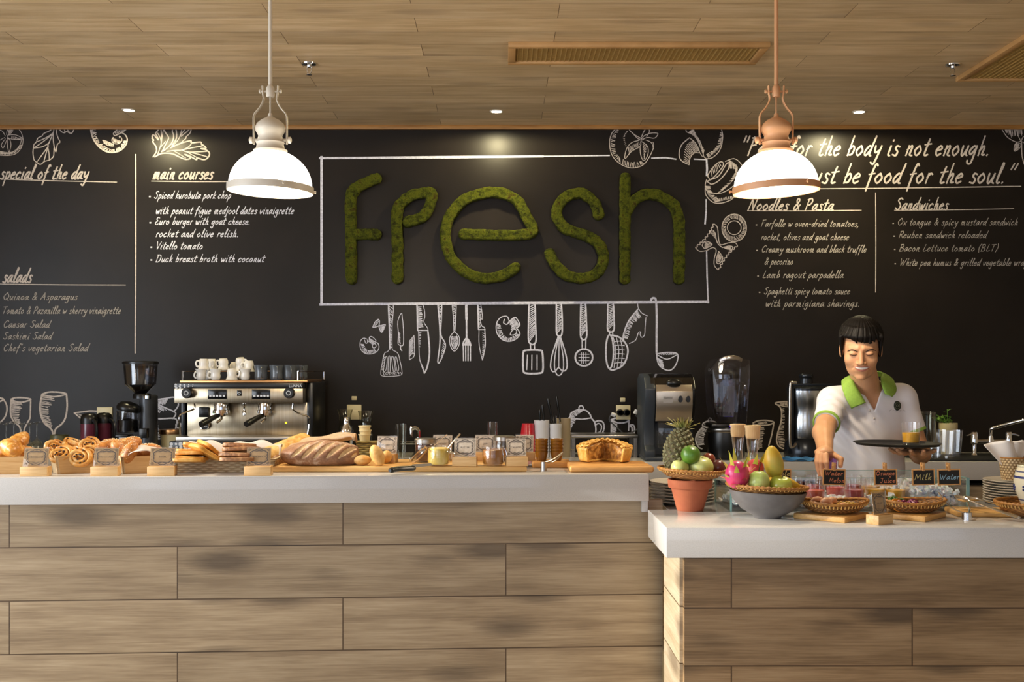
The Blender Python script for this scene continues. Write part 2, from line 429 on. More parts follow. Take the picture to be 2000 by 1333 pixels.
m_terra = M('terracotta', 'a35b3a', .75, col2='985136', ns=14, bs=.1, bsc=120)
m_greyb = M('grey_stoneware', '6d6a6a', .45, col2='636060', ns=20)

# ---------------------------------------------------------------- room
struct('floor', MB().box((0, 1.9, -.05), (9.4, 10.2, .1)), m_floor)
wall = struct('wall_back', MB().box((0, YW + .05, 1.48), (9.2, .1, 2.96)), m_wall)
struct('ceiling', MB().box((0, 1.9, ZC + .05), (9.4, 10.2, .1)), m_ceil)
struct('trim_1', MB().box((0, YW - .012, ZC - .012), (9.2, .024, .024)), m_trim, bevel=.003)
struct('wall_right', MB().box((4.65, 1.9, 1.48), (.1, 10, 2.96)), m_plaster)
wl = MB()
wl.box((-4.65, 5.55, 1.48), (.1, 2.7, 2.96)); wl.box((-4.65, -2.05, 1.48), (.1, 2.1, 2.96))
wl.box((-4.65, 1.6, .18), (.1, 5.2, .36)); wl.box((-4.65, 1.6, 2.83), (.1, 5.2, .27))
struct('wall_left', wl, m_plaster)
wf = MB(); wf.box((-3.9, -3.05, 1.48), (1.4, .1, 2.96)); wf.box((4.0, -3.05, 1.48), (1.2, .1, 2.96)); wf.box((.1, -3.05, .15), (6.6, .1, .3)); wf.box((.1, -3.05, 2.88), (6.6, .1, .17))
struct('wall_front', wf, m_plaster)
for nm, c, d in (('window_1', (-4.65, 1.6, 1.53), (0, 5.2, 2.34)), ('window_2', (.1, -3.05, 1.55), (6.6, 0, 2.5))):
    fr = MB(); L = max(d[0], d[1]); ax = 0 if d[0] > 0 else 1
    for k in range(5):
        p = list(c); p[ax] += -L / 2 + .03 + (L - .06) * k / 4
        s = [.06, .06, d[2]]; fr.box(p, s)
    for sg in (-1, 1):
        p = list(c); p[2] += sg * (d[2] / 2 - .03); s = [.06, .06, .06]; s[ax] = L; fr.box(p, s)
    w = struct(nm, fr, m_blackm)
    s = [.008, .008, d[2] - .06]; s[ax] = L - .06
    mk('pane', MB().box((0, 0, 0), s), m_glass, w, loc=c)

# counters
LC = thing('serving_counter', 'long timber-fronted counter with a pale quartz top holding the breads', 'counter', (-1.79, 4.045, 0), math.atan(.0534))
mk('body', MB().box((.665, .42, .5), (3.31, .68, 1.0)), m_dark, LC)
mk('front_panel', MB().box((.6975, .06, .503), (3.397, .03, 1.006)), m_plank, LC)
mk('countertop', MB().box((.667, .4, ZL - .05), (3.34, .8, .1)), m_quartz, LC, bevel=.003)
mk('end_support', MB().box((2.325, .035, .985), (.022, .03, .042)), m_quartz, LC)
RC = thing('juice_counter', 'lower timber-fronted counter with glossy quartz top holding fruit and juices', 'counter', (0, 0, 0))
X0 = .539
mk('body', MB().box((2.0, 4.12, .43), (2.72, .66, .86)), m_dark, RC)
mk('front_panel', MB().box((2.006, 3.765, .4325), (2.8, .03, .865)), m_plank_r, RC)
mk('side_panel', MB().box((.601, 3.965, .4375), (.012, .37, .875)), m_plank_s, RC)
mk('countertop', MB().flat([(.539, 3.7), (3.42, 3.7), (3.42, 4.5), (.615, 4.5), (.615, 4.168), (.539, 4.164)], ZR - .1, ZR), m_quartz, RC, bevel=.003)
BC = thing('back_counter', 'long white-topped work counter along the chalkboard wall', 'counter', (0, 0, 0))
mk('countertop', MB().box((0, 6.495, ZB - .05), (8.8, .69, .1)), m_quartz, BC, bevel=.003)
mk('body', MB().box((0, 6.54, .43), (8.7, .6, .86)), m_dark, BC)
mk('front_panel', MB().box((0, 6.225, .425), (8.7, .03, .85)), m_plank, BC)

# ---------------------------------------------------------------- chalk lettering and drawings on the wall (parts of the wall)
GL = {
'a': '8|7 8 4 10 0 4 2 0 7 8;7 10 6 2 9 1', 'b': '8|3 20 1 0;1 6 5 10 7 6 5 1 1 1', 'c': '7|6 8 4 10 0 5 2 0 6 2',
'd': '8|7 8 4 10 0 4 2 0 7 7;9 20 6 2 8 0', 'e': '7|1 5 6 7 4 10 0 5 2 0 6 2', 'f': '6|7 18 5 20 3 12 1 -8;0 9 6 10',
'g': '8|7 8 4 10 0 5 2 1 7 8;7 10 5 -7 1 -8 0 -5', 'h': '8|3 20 1 0;1 5 5 10 6 7 5 1 8 1', 'i': '4|2 10 1 1 3 0;3 15 3.4 16',
'j': '4|3 10 1 -7 -2 -7;4 15 4.4 16', 'k': '7|3 20 1 0;7 10 2 5;2 5 7 0', 'l': '4|1 4 4 18 3 20 1 4 2 0 4 1',
'm': '12|2 10 1 0;1 6 4 10 5 8 4 0;5 6 8 10 9 8 8 1 11 0', 'n': '8|2 10 1 0;1 6 5 10 6 8 5 1 8 0', 'o': '8|4 10 0 5 3 0 7 5 4 10 5 9',
'p': '8|2 10 0 -9;1 7 5 10 7 6 4 0 1 2', 'q': '8|7 8 4 10 0 5 2 0 7 8;7 10 5 -9 7 -7', 'r': '6|2 10 1 0;1 6 4 10 6 9',
's': '6|6 9 3 10 2 7 5 4 4 0 0 1', 't': '6|4 17 2 3 3 0 6 1;0 11 7 12', 'u': '8|1 10 1 2 3 0 7 8;7 10 6 2 8 0',
'v': '7|0 10 2 0 7 10', 'w': '10|0 10 2 0 5 8 6 0 10 10', 'x': '7|0 10 6 0;7 10 0 0', 'y': '8|1 10 2 3 6 5;8 10 4 -8 0 -7',
'z': '7|0 10 6 10;6 10 0 0;0 0 6 0',
'A': '12|0 0 7 19;7 19 10 0;2 7 10 8', 'B': '11|2 19 1 0;0 18 7 19 8 13 2 10 9 8 8 1 0 0', 'C': '11|10 16 7 19 1 10 4 0 10 3',
'D': '12|3 19 1 0;0 18 9 17 10 6 6 0 0 0', 'E': '10|9 17 5 19 2 14 6 10 1 5 4 0 9 2', 'F': '10|3 19 1 0;1 18 10 19;2 10 7 11',
'J': '9|2 18 9 19;6 18 5 3 2 0 0 3', 'L': '9|4 19 1 1;1 1 4 0 9 2', 'M': '14|0 0 3 19;3 19 6 5;6 5 11 19;11 19 12 0',
'N': '12|0 0 3 19;3 19 8 0;8 0 11 19', 'O': '13|6 19 0 9 5 0 12 9 6 19 8 18', 'P': '10|3 19 1 0;1 17 7 19 9 14 6 9 2 9',
'Q': '13|6 19 0 9 5 0 12 9 6 19 8 18;6 5 13 -2', 'R': '10|3 19 1 0;1 17 7 19 9 14 6 10 2 10;4 10 10 0',
'S': '10|9 17 6 19 2 15 8 7 5 0 0 3', 'T': '11|0 18 11 19;6 18 4 0', 'V': '10|0 19 4 0;4 0 10 19', 'W': '16|0 19 3 0;3 0 7 14;7 14 9 0;9 0 16 19',
'&': '11|10 9 4 0 1 4 7 15 5 19 3 15 10 0', '.': '4|1 0 1.5 1', ',': '4|2 1 0 -4', '-': '7|0 7 5 7', '(': '5|5 21 1 10 3 -3', ')': '5|2 21 4 10 0 -3',
"'": '3|2 19 1 15', '<': '7|2 20 1 14;6 20 5 14', '>': '7|3 20 1 14;7 20 5 14', '*': '6|1 8 2 9'}
GLP = {}
for k, s in GL.items():
    w, b = s.split('|'); st = []
    for q in b.split(';'):
        n = [float(x) for x in q.split()]; st.append([(n[i], n[i + 1]) for i in range(0, len(n), 2)])
    GLP[k] = (float(w), st)
def layout(t, x0, x1, y, xh, slant=.28, y1=None, sp=2.2):
    """strokes of a line of handwriting, in pixels"""
    cur = 0; ch = []
    for c in t:
        if c == ' ': cur += 7; continue
        w, st = GLP[c]; ch.append((cur, st)); cur += w + sp
    k = (x1 - x0) / max(cur - sp, 1); out = []
    for o, st in ch:
        for s in st:
            p = cr(s, 4)
            out.append([(x0 + (o + a[0]) * k + a[1] * slant * xh / 10, y - a[1] * xh / 10 + (0 if y1 is None else (y1 - y) * (o + a[0]) / cur)) for a in p])
    return out
def ribbon(mb, pts, w, to3):
    P = [np.array(p, float) for p in pts]
    Q = [P[0]]
    for p in P[1:]:
        if np.linalg.norm(p - Q[-1]) > w * .03: Q.append(p)
    if len(Q) == 1: Q.append(Q[0] + np.array([w * .4, 0]))
    P = Q; m = len(P)
    d0 = P[1] - P[0]; P[0] = P[0] - d0 / np.linalg.norm(d0) * w * .35
    d1 = P[-1] - P[-2]; P[-1] = P[-1] + d1 / np.linalg.norm(d1) * w * .35
    L = []; R = []
    for i in range(m):
        d = P[min(i + 1, m - 1)] - P[max(i - 1, 0)]; n = np.linalg.norm(d); d = d / n if n > 1e-6 else np.array([1., 0])
        nn = np.array([-d[1], d[0]]) * w / 2 * (.8 if i in (0, m - 1) else 1)
        L.append(to3(P[i] + nn)); R.append(to3(P[i] - nn))
    mb.add(L + R, [(i, i + 1, m + i + 1, m + i) for i in range(m - 1)])
wl_n = [0]
def wp(p):
    wl_n[0] += 1; return W(p[0], p[1], YW - .0008 - .000004 * (wl_n[0] % 400))
def chalk(name, strokes, w, mat, label=None):
    mb = MB()
    for s in strokes:
        if isinstance(s, tuple): ribbon(mb, s[1], s[0], wp)
        else: ribbon(mb, s, w, wp)
    o = mk(name, mb, mat, wall, smooth=0, fix=False)
    if label: o['label'] = label
    return o
def lines(L, w, xh, name, mat, label):
    st = []
    for t, x0, x1, y in L:
        if t[0] == '*': st.append((w * 2.2, [(x0 - 9, y - xh * .5), (x0 - 8, y - xh * .5)])); t = t[1:]
        st += layout(t, x0, x1, y, xh)
    chalk(name, st, w, mat, label)

H1 = 'menu_heading'; HW = 'menu_handwriting'; RL = 'chalk_rule'
chalk(H1, layout('special of the day', 0, 170, 350, 14), 3.1, m_chalk, 'chalk heading reading special of the day')
chalk(H1, layout('salads', 5, 60, 552, 14), 3.1, m_chalk, 'chalk heading reading salads')
chalk(H1, layout('main courses', 298, 414, 350, 13), 3.3, m_chalk, 'bold chalk heading reading main courses')
chalk(H1, layout('Noodles & Pasta', 1461, 1626, 411, 12), 2.6, m_chalk, 'chalk heading reading Noodles & Pasta')
chalk(H1, layout('Sandwiches', 1748, 1850, 410, 12), 2.6, m_chalk, 'chalk heading reading Sandwiches')
chalk('chalk_quotation', layout('<Food for the body is not enough.', 1444, 1932, 304, 19) + layout('There must be food for the soul.>', 1462, 1978, 358, 19), 3.5, m_chalk, 'large two-line chalk quotation about food and soul')
for a, b, w in (((0, 350), (228, 356), 1.8), ((0, 555), (245, 557), 1.8), ((296, 354), (455, 355), 2.0), ((1460, 412), (1682, 411), 1.6), ((1747, 411), (1980, 408), 1.5), ((1600, 369), (1994, 364), 2), ((265, 302), (264, 690), 2.6), ((1710, 377), (1710, 571), 1.6)):
    chalk(RL, [cr([a, ((a[0] + b[0]) / 2 + .6, (a[1] + b[1]) / 2 + .6), b], 4)], w, m_chalk)
lines([('*Spiced kurobuta pork chop', 301, 450, 388), ('with peanut figue medjool dates vinaigrette', 304, 573, 418), ('*Euro burger with goat cheese.', 302, 488, 439), ('rocket and olive relish.', 304, 466, 463), ('*Vitello tomato', 304, 395, 487), ('*Duck breast broth with coconut', 304, 515, 512)], 1.6, 7.5, HW, m_chalk3, 'white handwritten main course dishes')
lines([('*Quinoa & Asparagus', 6, 150, 586), ('*Tomato & Pazanilla w sherry vinaigrette', 4, 235, 613), ('*Caesar Salad', 6, 96, 640), ('*Sashimi Salad', 6, 100, 663), ("*Chef's vegetarian Salad", 6, 171, 686)], 1.5, 7.2, HW, m_chalk2, 'faded handwritten salads list')
lines([('*Farfalle w oven-dried tomatoes,', 1486, 1677, 443), ('rocket, olives and goat cheese', 1486, 1657, 469), ('*Creamy mushroom and black truffle', 1487, 1691, 493), ('& pecorino', 1493, 1548, 517), ('*Lamb ragout parpadella', 1489, 1646, 543), ('*Spaghetti spicy tomato sauce', 1492, 1659, 575), ('with parmigiana shavings.', 1495, 1679, 599)], 1.35, 7, HW, m_chalk2, 'grey handwritten noodle and pasta dishes')
lines([('*Ox tongue & spicy mustard sandwich', 1753, 1987, 440), ('*Reuben sandwich reloaded', 1755, 1926, 465), ('*Bacon Lettuce tomato (BLT)', 1756, 1948, 491), ('*White pea humus & grilled vegetable wraps', 1757, 2012, 519)], 1.3, 7, HW, m_chalk2, 'grey handwritten sandwich choices')
# frame round the moss letters
chalk('chalk_frame', [(6, [(628, 307), (628, 595)]), (5, [(625, 309), (900, 307), (1060, 305.5)]), (3, [(1060, 305.5), (1190, 304)]), (6, [(626, 595), (1000, 592), (1383, 590)]),
    (3, [(1383, 592), (1381, 540), (1380, 492)]), (3, [(1273, 309), (1300, 308), (1320, 311)]), (3, [(1356, 311), (1380, 312)]), (4, [(1380, 312), (1381, 330), (1380, 343)]), (2.5, [(1379, 390), (1379, 415)]), (4, [(1379, 415), (1377, 437)])], 3, m_chalk3, 'white chalk rectangle framing the moss lettering')

def el(cx, cy, rx, ry, a0=0, a1=360, rot=0, n=28):
    c, s = math.cos(math.radians(rot)), math.sin(math.radians(rot)); o = []
    for i in range(n + 1):
        a = math.radians(a0 + (a1 - a0) * i / n); x, y = rx * math.cos(a), ry * math.sin(a); o.append((cx + x * c - y * s, cy + x * s + y * c))
    return o
def hatch(A, B, n, jit=.12, seed=1):          # n strokes from curve A to curve B
    r = random.Random(seed); o = []
    def g(C, t):
        C = [np.array(p, float) for p in C]; k = t * (len(C) - 1); i = min(int(k), len(C) - 2); return C[i] + (C[i + 1] - C[i]) * (k - i)
    for i in range(n):
        t = (i + .5) / n; a = g(A, t); b = g(B, min(1, max(0, t + r.uniform(-jit, jit) / 3))); b = a + (b - a) * r.uniform(1 - jit * 2, 1)
        o.append([tuple(a), tuple(b)])
    return o
def zx(x, y, k, pts): return [(x + a / k, y + b / k) for a, b in pts]
def P_(x, y, k, s): n = [float(t) for t in s.split()]; return zx(x, y, k, [(n[i], n[i + 1]) for i in range(0, len(n), 2)])
def curve(x, y, k, s, n=4, closed=False): return [tuple(p) for p in cr(P_(x, y, k, s), n, closed)]
def draw(name, strokes, w=1.6, mat=None, label=None): chalk(name, strokes, w, mat or m_chalk3, label)
u, k = (680, 570), 5.714
# hanging tools, left half
c = lambda s, n=4, cl=False: curve(680, 570, 5.714, s, n, cl)
draw('spatula_drawing', [(3, c('450 140 460 400 465 640')), c('500 140 505 200 490 400 490 620 500 650'), c('465 630 440 670 405 690 380 800 365 900 380 940 480 945 590 930 600 880 580 780 555 690 500 655'),
    c('395 885 415 740 435 740 425 860 410 890', 4, 1), c('445 890 450 735 468 735 468 890 455 905', 4, 1), c('505 890 485 740 505 735 525 860 518 895', 4, 1), c('545 880 522 750 540 735 562 840 560 880', 4, 1)]
    + hatch(P_(680, 570, 5.714, '455 150 470 640'), P_(680, 570, 5.714, '500 190 488 640'), 22) + hatch(P_(680, 570, 5.714, '380 900 590 900'), P_(680, 570, 5.714, '400 935 600 920'), 12) + hatch(P_(680, 570, 5.714, '400 720 375 880'), P_(680, 570, 5.714, '420 740 395 890'), 9), 1.3, None, 'chalk drawing of a slotted spatula')
draw('shell_pasta_drawing', [c('210 530 170 520 135 560 140 640 190 690 260 695 320 670 345 620 330 575 300 570', 5), c('235 540 240 505 270 505 310 545 300 560'), c('185 540 195 575 215 570 215 540'), c('270 610 280 585 305 585 310 615 285 630', 4, 1)]
    + hatch(c('140 580 190 690 320 670'), c('175 590 215 650 290 640'), 20) + hatch(P_(680, 570, 5.714, '240 520 300 560'), P_(680, 570, 5.714, '225 560 265 595'), 8), 1.4, None, 'small chalk curled shell pasta beside the spatula')
draw('bow_tie_pasta_drawing', [c('275 395 300 340 335 310 350 330 345 380', 4), c('275 398 310 395 350 380 345 400 375 455 415 370 380 375 350 380')] + hatch(P_(680, 570, 5.714, '355 390 370 450'), P_(680, 570, 5.714, '410 375 405 420'), 6) + hatch(P_(680, 570, 5.714, '280 390 335 315'), P_(680, 570, 5.714, '300 390 345 340'), 6), 1.6, None, 'small chalk bow tie pasta by the spatula handle')
draw('chilli_drawing', [c('555 575 560 470 555 330 595 240 605 300 612 350 618 480 615 590 585 605 555 580'), (2, c('585 600 585 640 600 660'))] + hatch(P_(680, 570, 5.714, '560 440 565 575'), P_(680, 570, 5.714, '580 470 585 590'), 9), 1.4, None, 'chalk drawing of a small chilli pepper')
draw('penne_drawing', [c('685 550 735 490'), c('685 550 683 745 700 750 740 700 735 490'), c('690 720 705 700 738 690')] + hatch(P_(680, 570, 5.714, '690 560 690 720'), P_(680, 570, 5.714, '725 510 730 690'), 13, .05), 1.5, None, 'chalk tube of penne pasta')
draw('chef_knife_drawing', [(3, c('768 140 772 250 775 430')), c('830 140 850 200 855 280 845 340 885 405 890 430'), (3, P_(680, 570, 5.714, '775 432 890 432')), c('785 440 790 600 800 760 850 915'), (3, c('890 440 905 600 905 720 880 850 850 910'))]
    + hatch(P_(680, 570, 5.714, '775 160 785 410'), P_(680, 570, 5.714, '820 170 840 400'), 22) + hatch(P_(680, 570, 5.714, '795 760 850 900'), P_(680, 570, 5.714, '840 850 855 910'), 8) + hatch(P_(680, 570, 5.714, '790 450 795 620'), P_(680, 570, 5.714, '815 450 805 620'), 10), 1.4, None, 'chalk drawing of a chef knife')
draw('butter_knife_drawing', [(2.4, c('1000 140 1015 300 1025 480 1020 620 1000 780 1020 795')), (2.4, c('1045 140 1040 300 1035 480 1080 570 1080 640 1040 750 1015 795'))] + hatch(P_(680, 570, 5.714, '1005 150 1025 480'), P_(680, 570, 5.714, '1042 170 1035 490'), 20) + hatch(P_(680, 570, 5.714, '1060 560 1035 740'), P_(680, 570, 5.714, '1082 590 1050 750'), 8), 1.4, None, 'chalk drawing of a butter knife')
draw('spoon_drawing', [c('1160 140 1175 300 1180 440'), c('1208 140 1200 300 1192 440'), c('1185 445 1135 510 1140 600 1185 665 1235 600 1240 510 1190 450'), (2, c('1160 500 1150 560 1185 640 1225 560 1210 495'))] + hatch(P_(680, 570, 5.714, '1150 500 1180 640'), P_(680, 570, 5.714, '1220 500 1225 580'), 9) + hatch(P_(680, 570, 5.714, '1165 150 1182 430'), P_(680, 570, 5.714, '1202 160 1194 430'), 14), 1.6, None, 'chalk drawing of a spoon')
draw('fork_drawing', [(6, P_(680, 570, 5.714, '1318 140 1320 300')), (4, P_(680, 570, 5.714, '1320 300 1322 520')), (3, c('1282 600 1290 560 1322 520 1355 560 1368 600')), (3, P_(680, 570, 5.714, '1284 590 1288 770')), (3, P_(680, 570, 5.714, '1312 600 1312 770')), (3, P_(680, 570, 5.714, '1338 600 1338 770')), (3, P_(680, 570, 5.714, '1364 590 1364 770'))] + hatch(P_(680, 570, 5.714, '1290 600 1365 600'), P_(680, 570, 5.714, '1322 530 1340 540'), 9), 1.6, None, 'solid chalk drawing of a fork')
draw('paring_knife_drawing', [(3, c('1447 140 1452 300 1455 420')), c('1480 140 1500 300 1475 300 1490 380 1520 400 1525 425'), (2.5, P_(680, 570, 5.714, '1455 425 1528 425')), c('1460 430 1462 600 1498 765'), (2, c('1525 430 1530 600 1498 765'))] + hatch(P_(680, 570, 5.714, '1456 160 1462 410'), P_(680, 570, 5.714, '1485 170 1485 400'), 16) + hatch(P_(680, 570, 5.714, '1500 450 1498 740'), P_(680, 570, 5.714, '1525 470 1515 700'), 13), 1.4, None, 'chalk drawing of a narrow paring knife')
draw('curled_pasta_drawing', [(2, c('1795 320 1770 275 1700 290 1655 360 1660 460 1720 535 1800 555 1870 530 1915 480 1905 440 1880 410', 5)), (2, c('1800 330 1850 290 1880 300 1915 380 1820 420')), (2, c('1745 310 1735 350 1775 365 1795 330')), c('1810 470 1830 435 1865 420 1880 450 1855 480 1815 485', 4, 1)]
    + hatch(c('1660 350 1690 500 1800 555 1910 480'), c('1700 380 1730 470 1800 515 1870 470'), 30) + hatch(P_(680, 570, 5.714, '1850 295 1910 375'), P_(680, 570, 5.714, '1790 350 1830 410'), 10), 1.6, None, 'large chalk curled pasta shell in the middle of the wall')
# hanging tools, right half
c = lambda s, n=4, cl=False: curve(1000, 570, 5.714, s, n, cl); p = lambda s: P_(1000, 570, 5.714, s)
draw('turner_drawing', [(3, c('190 135 185 350 190 565 265 565 262 350 255 140 220 125 190 140')), (3, p('205 575 208 640')), (3, p('250 575 252 640')), (3.6, c('160 655 310 655 340 690 345 870 310 910 160 912 125 870 125 690', 5, 1)), (2.6, p('172 710 165 870')), (2.6, p('222 710 220 870')), (2.6, p('280 710 280 870'))] + hatch(p('200 160 200 560'), p('255 135 258 480'), 17, .05), 2, None, 'thick chalk drawing of a turner')
draw('whisk_drawing', [(3, c('495 135 495 300 500 475 555 480 560 300 550 135')), (2.6, c('520 490 450 700 430 830 450 890 485 890')), (2.2, c('522 490 480 720 475 850 490 885')), (2.2, p('525 490 522 850')), (2.2, c('530 490 570 720 575 850 560 885')), (2.6, c('535 490 600 700 615 830 595 880 560 885')), (2.4, c('485 890 500 925 525 935 550 920 565 885')), (2.2, c('490 885 520 850 560 890'))] + hatch(p('505 150 505 470'), p('548 140 552 420'), 16, .05), 1.8, None, 'chalk drawing of a balloon whisk')
draw('skimmer_drawing', [(3, c('768 140 765 330 770 515 830 515 830 330 820 140 795 125 768 140')), (2.6, p('782 525 782 640')), (2.6, p('825 525 822 640')), (3.4, [(x, y) for x, y in el(1000 + 803 / 5.714, 570 + 735 / 5.714, 17, 16.5)])] + [(1.7, p('745 %d 860 %d' % (y, y))) for y in (700, 735, 770)] + [(1.7, p('%d 680 %d 800' % (x, x))) for x in (775, 800, 825)] + hatch(p('778 150 778 500'), p('820 140 822 440'), 16, .05), 1.8, None, 'chalk drawing of a round mesh skimmer')
draw('strainer_drawing', [(3, c('1068 140 1068 300 1070 435 1135 435 1138 300 1130 140 1100 125 1068 140')), (2.6, p('1090 440 1088 480')), (2.6, p('1122 440 1125 480')), (3.2, [tuple(q) for q in el(1000 + 1090 / 5.714, 570 + 670 / 5.714, 7.5, 33)]), (3.2, c('1095 485 1200 510 1280 600 1290 700 1240 820 1130 875 1085 860'))] + [(1.5, c('1140 %d 1200 %d 1255 %d' % (y, y - 8, y - 2))) for y in (560, 605, 655, 700, 750, 800)] + [(1.5, c('%d 510 %d 660 %d 850' % (x, x + 28, x + 8))) for x in (1130, 1165, 1205)] + hatch(p('1080 150 1080 425'), p('1125 140 1128 380'), 14, .05), 1.8, None, 'chalk drawing of a half round strainer')
draw('oven_mitt_drawing', [(1.4, c('1430 110 1405 120 1405 160 1412 190')), (2.6, c('1412 190 1300 330 1240 500 1262 570')), (1.6, c('1412 190 1450 240 1510 270')), c('1495 285 1485 400 1480 480 1450 510 1430 480 1435 450 1410 460 1380 540 1310 580')] + hatch(c('1400 210 1300 340 1245 520'), c('1440 290 1350 370 1290 530'), 26, .1), 1.5, None, 'chalk drawing of a hanging oven mitt')
draw('ladle_drawing', [(4, c('1550 100 1560 78 1590 72 1608 110 1615 300 1613 500 1614 690', 5)), (2.4, c('1615 695 1730 680 1845 695 1840 790 1790 865 1730 878 1660 840 1625 780 1615 695')), (2, c('1620 705 1730 755 1840 705')), ] + hatch(p('1625 740 1660 830'), p('1680 770 1700 850'), 12) + hatch(p('1640 705 1830 700'), p('1650 690 1800 690'), 10), 1.8, None, 'chalk drawing of a long ladle')
# vegetables along the top
c = lambda s, n=4, cl=False: curve(1180, 240, 7.143, s, n, cl); p = lambda s: P_(1180, 240, 7.143, s)
draw('tomato_drawing', [c('190 65 110 140 75 280 110 450 220 570 380 630 540 590 640 460 690 330 680 270'), c('520 220 430 170 360 110 340 65'), c('500 230 470 220 400 150'), c('520 200 560 110 615 65 630 130 590 190'), c('510 245 560 180 650 145 740 145 745 170 700 215 600 205 520 245'), c('490 245 380 280 310 370 290 500 380 400 500 330 510 260'), c('520 260 605 330 610 440 555 530 510 450 500 330'), c('580 240 660 280 690 370')]
    + hatch(c('190 80 110 200 110 400 230 560'), c('215 90 160 210 165 400 220 490'), 24) + hatch(c('250 570 400 620 560 570'), c('265 510 400 550 520 530'), 14) + hatch(c('540 290 560 500'), c('600 330 555 520'), 9) + hatch(c('330 350 490 270'), c('350 440 500 310'), 10) + hatch(c('330 110 265 200 300 330'), c('310 130 285 210 310 320'), 10), 1.5, m_chalk, 'chalk tomato with leaves beside the frame corner')
draw('mushroom_drawing', [c('1145 70 1145 120 1180 140 1280 180 1350 290 1390 470'), c('1635 85 1655 200 1620 370 1520 480 1430 500 1390 470'), (2, c('1190 210 1080 310 1045 440 1080 530 1185 585')), c('1185 585 1200 490 1260 420 1330 410 1270 280 1190 210'), c('1330 410 1370 470')]
    + hatch(c('1240 250 1140 330 1110 540'), c('1330 400 1230 440 1180 570'), 14, .04) + hatch(c('1650 130 1620 330 1450 490'), c('1620 140 1560 340 1420 440'), 26) + hatch(c('1180 130 1290 230 1380 440'), c('1250 80 1290 180 1400 380'), 24), 1.6, m_chalk, 'chalk mushroom cut off by the ceiling')
draw('round_mushroom_drawing', [c('1690 540 1800 500 1880 540 1930 640 1860 830 1640 980 1450 960 1410 880 1430 790'), (2, c('1460 770 1450 720 1560 580 1640 545 1660 600 1550 740 1480 790 1460 770')), (2, c('1480 850 1440 820 1470 800 1600 740 1700 580 1740 560 1730 650 1620 790 1530 850 1480 855')), c('1410 880 1420 1010 1520 1110 1640 1120 1760 1080 1820 1030')]
    + hatch(c('1740 520 1860 620 1800 800 1640 950'), c('1760 640 1830 660 1760 800 1560 1000'), 40) + hatch(c('1420 880 1450 1000 1560 1110'), c('1480 890 1520 990 1640 1080'), 20) + hatch(c('1580 1100 1800 1050'), c('1580 1060 1790 1020'), 14) + hatch(c('1480 640 1620 560'), c('1500 760 1640 600'), 7), 1.6, m_chalk, 'round chalk mushroom beside the right pendant lamp')
c = lambda s, n=4, cl=False: curve(1350, 400, 9.523, s, n, cl)
def wavy(a, b, n, amp):
    a, b = np.array(a, float), np.array(b, float); d = b - a; nn = np.array([-d[1], d[0]]) / np.linalg.norm(d); o = []
    for i in range(n * 6 + 1):
        t = i / (n * 6); o.append(tuple(a + d * t + nn * amp * math.sin(t * n * 2 * PI) + nn * 4 * math.sin(t * PI)))
    return o
draw('farfalle_drawing', [(1.8, wavy((1359, 483), (1394, 438), 8, 1.6)), (1.8, wavy((1440, 480), (1404, 527), 8, -1.6)), c('430 360 490 430 510 640 550 745 700 710 810 705 860 760'), c('80 800 150 865 280 855 400 800 465 850 430 1000 430 1130 500 1215'), c('345 510 400 475 450 540 465 640 500 730 580 800'), c('210 740 270 680 390 740 260 815 210 770', 4, 1), c('510 870 585 980 560 1060 510 1100 465 1050 510 870'), c('580 800 700 770 770 790 740 880')]
    + hatch(c('350 510 460 640'), c('430 490 470 640'), 8) + hatch(c('260 690 250 815'), c('390 740 270 815'), 7) + hatch(c('510 900 480 1070'), c('570 980 540 1080'), 9) + hatch(c('600 800 740 780'), c('640 820 740 860'), 9), 1.6, m_chalk, 'chalk bow shaped farfalle under the pasta ring')
draw('pasta_ring_drawing', [(1.8, el(1434, 445.5, 24, 27)), (1.6, el(1434, 445, 13.5, 13.5))] + hatch(el(1434, 445, 23, 26, 0, 360, 0, 40), el(1434, 445, 17, 17.5, 12, 372, 0, 40), 56, .05), 1.1, m_chalk, 'chalk ring of pasta with hatched rim')
c = lambda s, n=4, cl=False: curve(0, 240, 7.692, s, n, cl)
draw('tomato_drawing', [c('0 490 150 490 260 450 330 350 345 240 310 130 250 75'), (1.2, c('0 470 200 440 300 330 320 250')), c('110 190 170 180 260 190 350 250 250 250 150 240 110 210'), c('100 180 110 110 160 65 195 70 180 140 110 190'), c('110 230 110 330 135 440 165 340 150 260 110 230'), c('80 240 20 330 50 375 100 260'), c('80 200 40 130 0 110'), c('70 220 0 260')] + hatch(c('0 430 180 440 320 330'), c('0 480 200 470 335 350'), 34) + hatch(c('170 195 330 240'), c('170 235 300 250'), 9) + hatch(c('120 120 180 80'), c('130 180 180 130'), 7), 1.2, m_chalk, 'small chalk tomato at the far left of the wall')
draw('leaf_drawing', [c('790 45 760 110 660 160 630 200 570 230 545 290 510 330 500 390 495 440 500 500 515 560 560 600 610 625 670 580 740 560 800 510 810 440 815 370 840 440 860 330 900 290 870 220 850 150 850 45'), c('810 70 800 150 740 290 715 350 720 360 560 580'), c('800 150 700 220 545 290'), c('790 170 640 290 520 370'), c('740 300 640 360 510 380'), c('718 370 690 470 660 580'), c('718 370 735 460 740 560'), c('800 170 800 260 815 370'), c('860 45 920 130 970 150 1000 130 1070 160 1110 100 1130 45'), c('960 50 975 145'), c('970 50 1050 150'), c('1000 45 1100 100')], 1.9, m_chalk, 'chalk drawing of a jagged salad leaf')
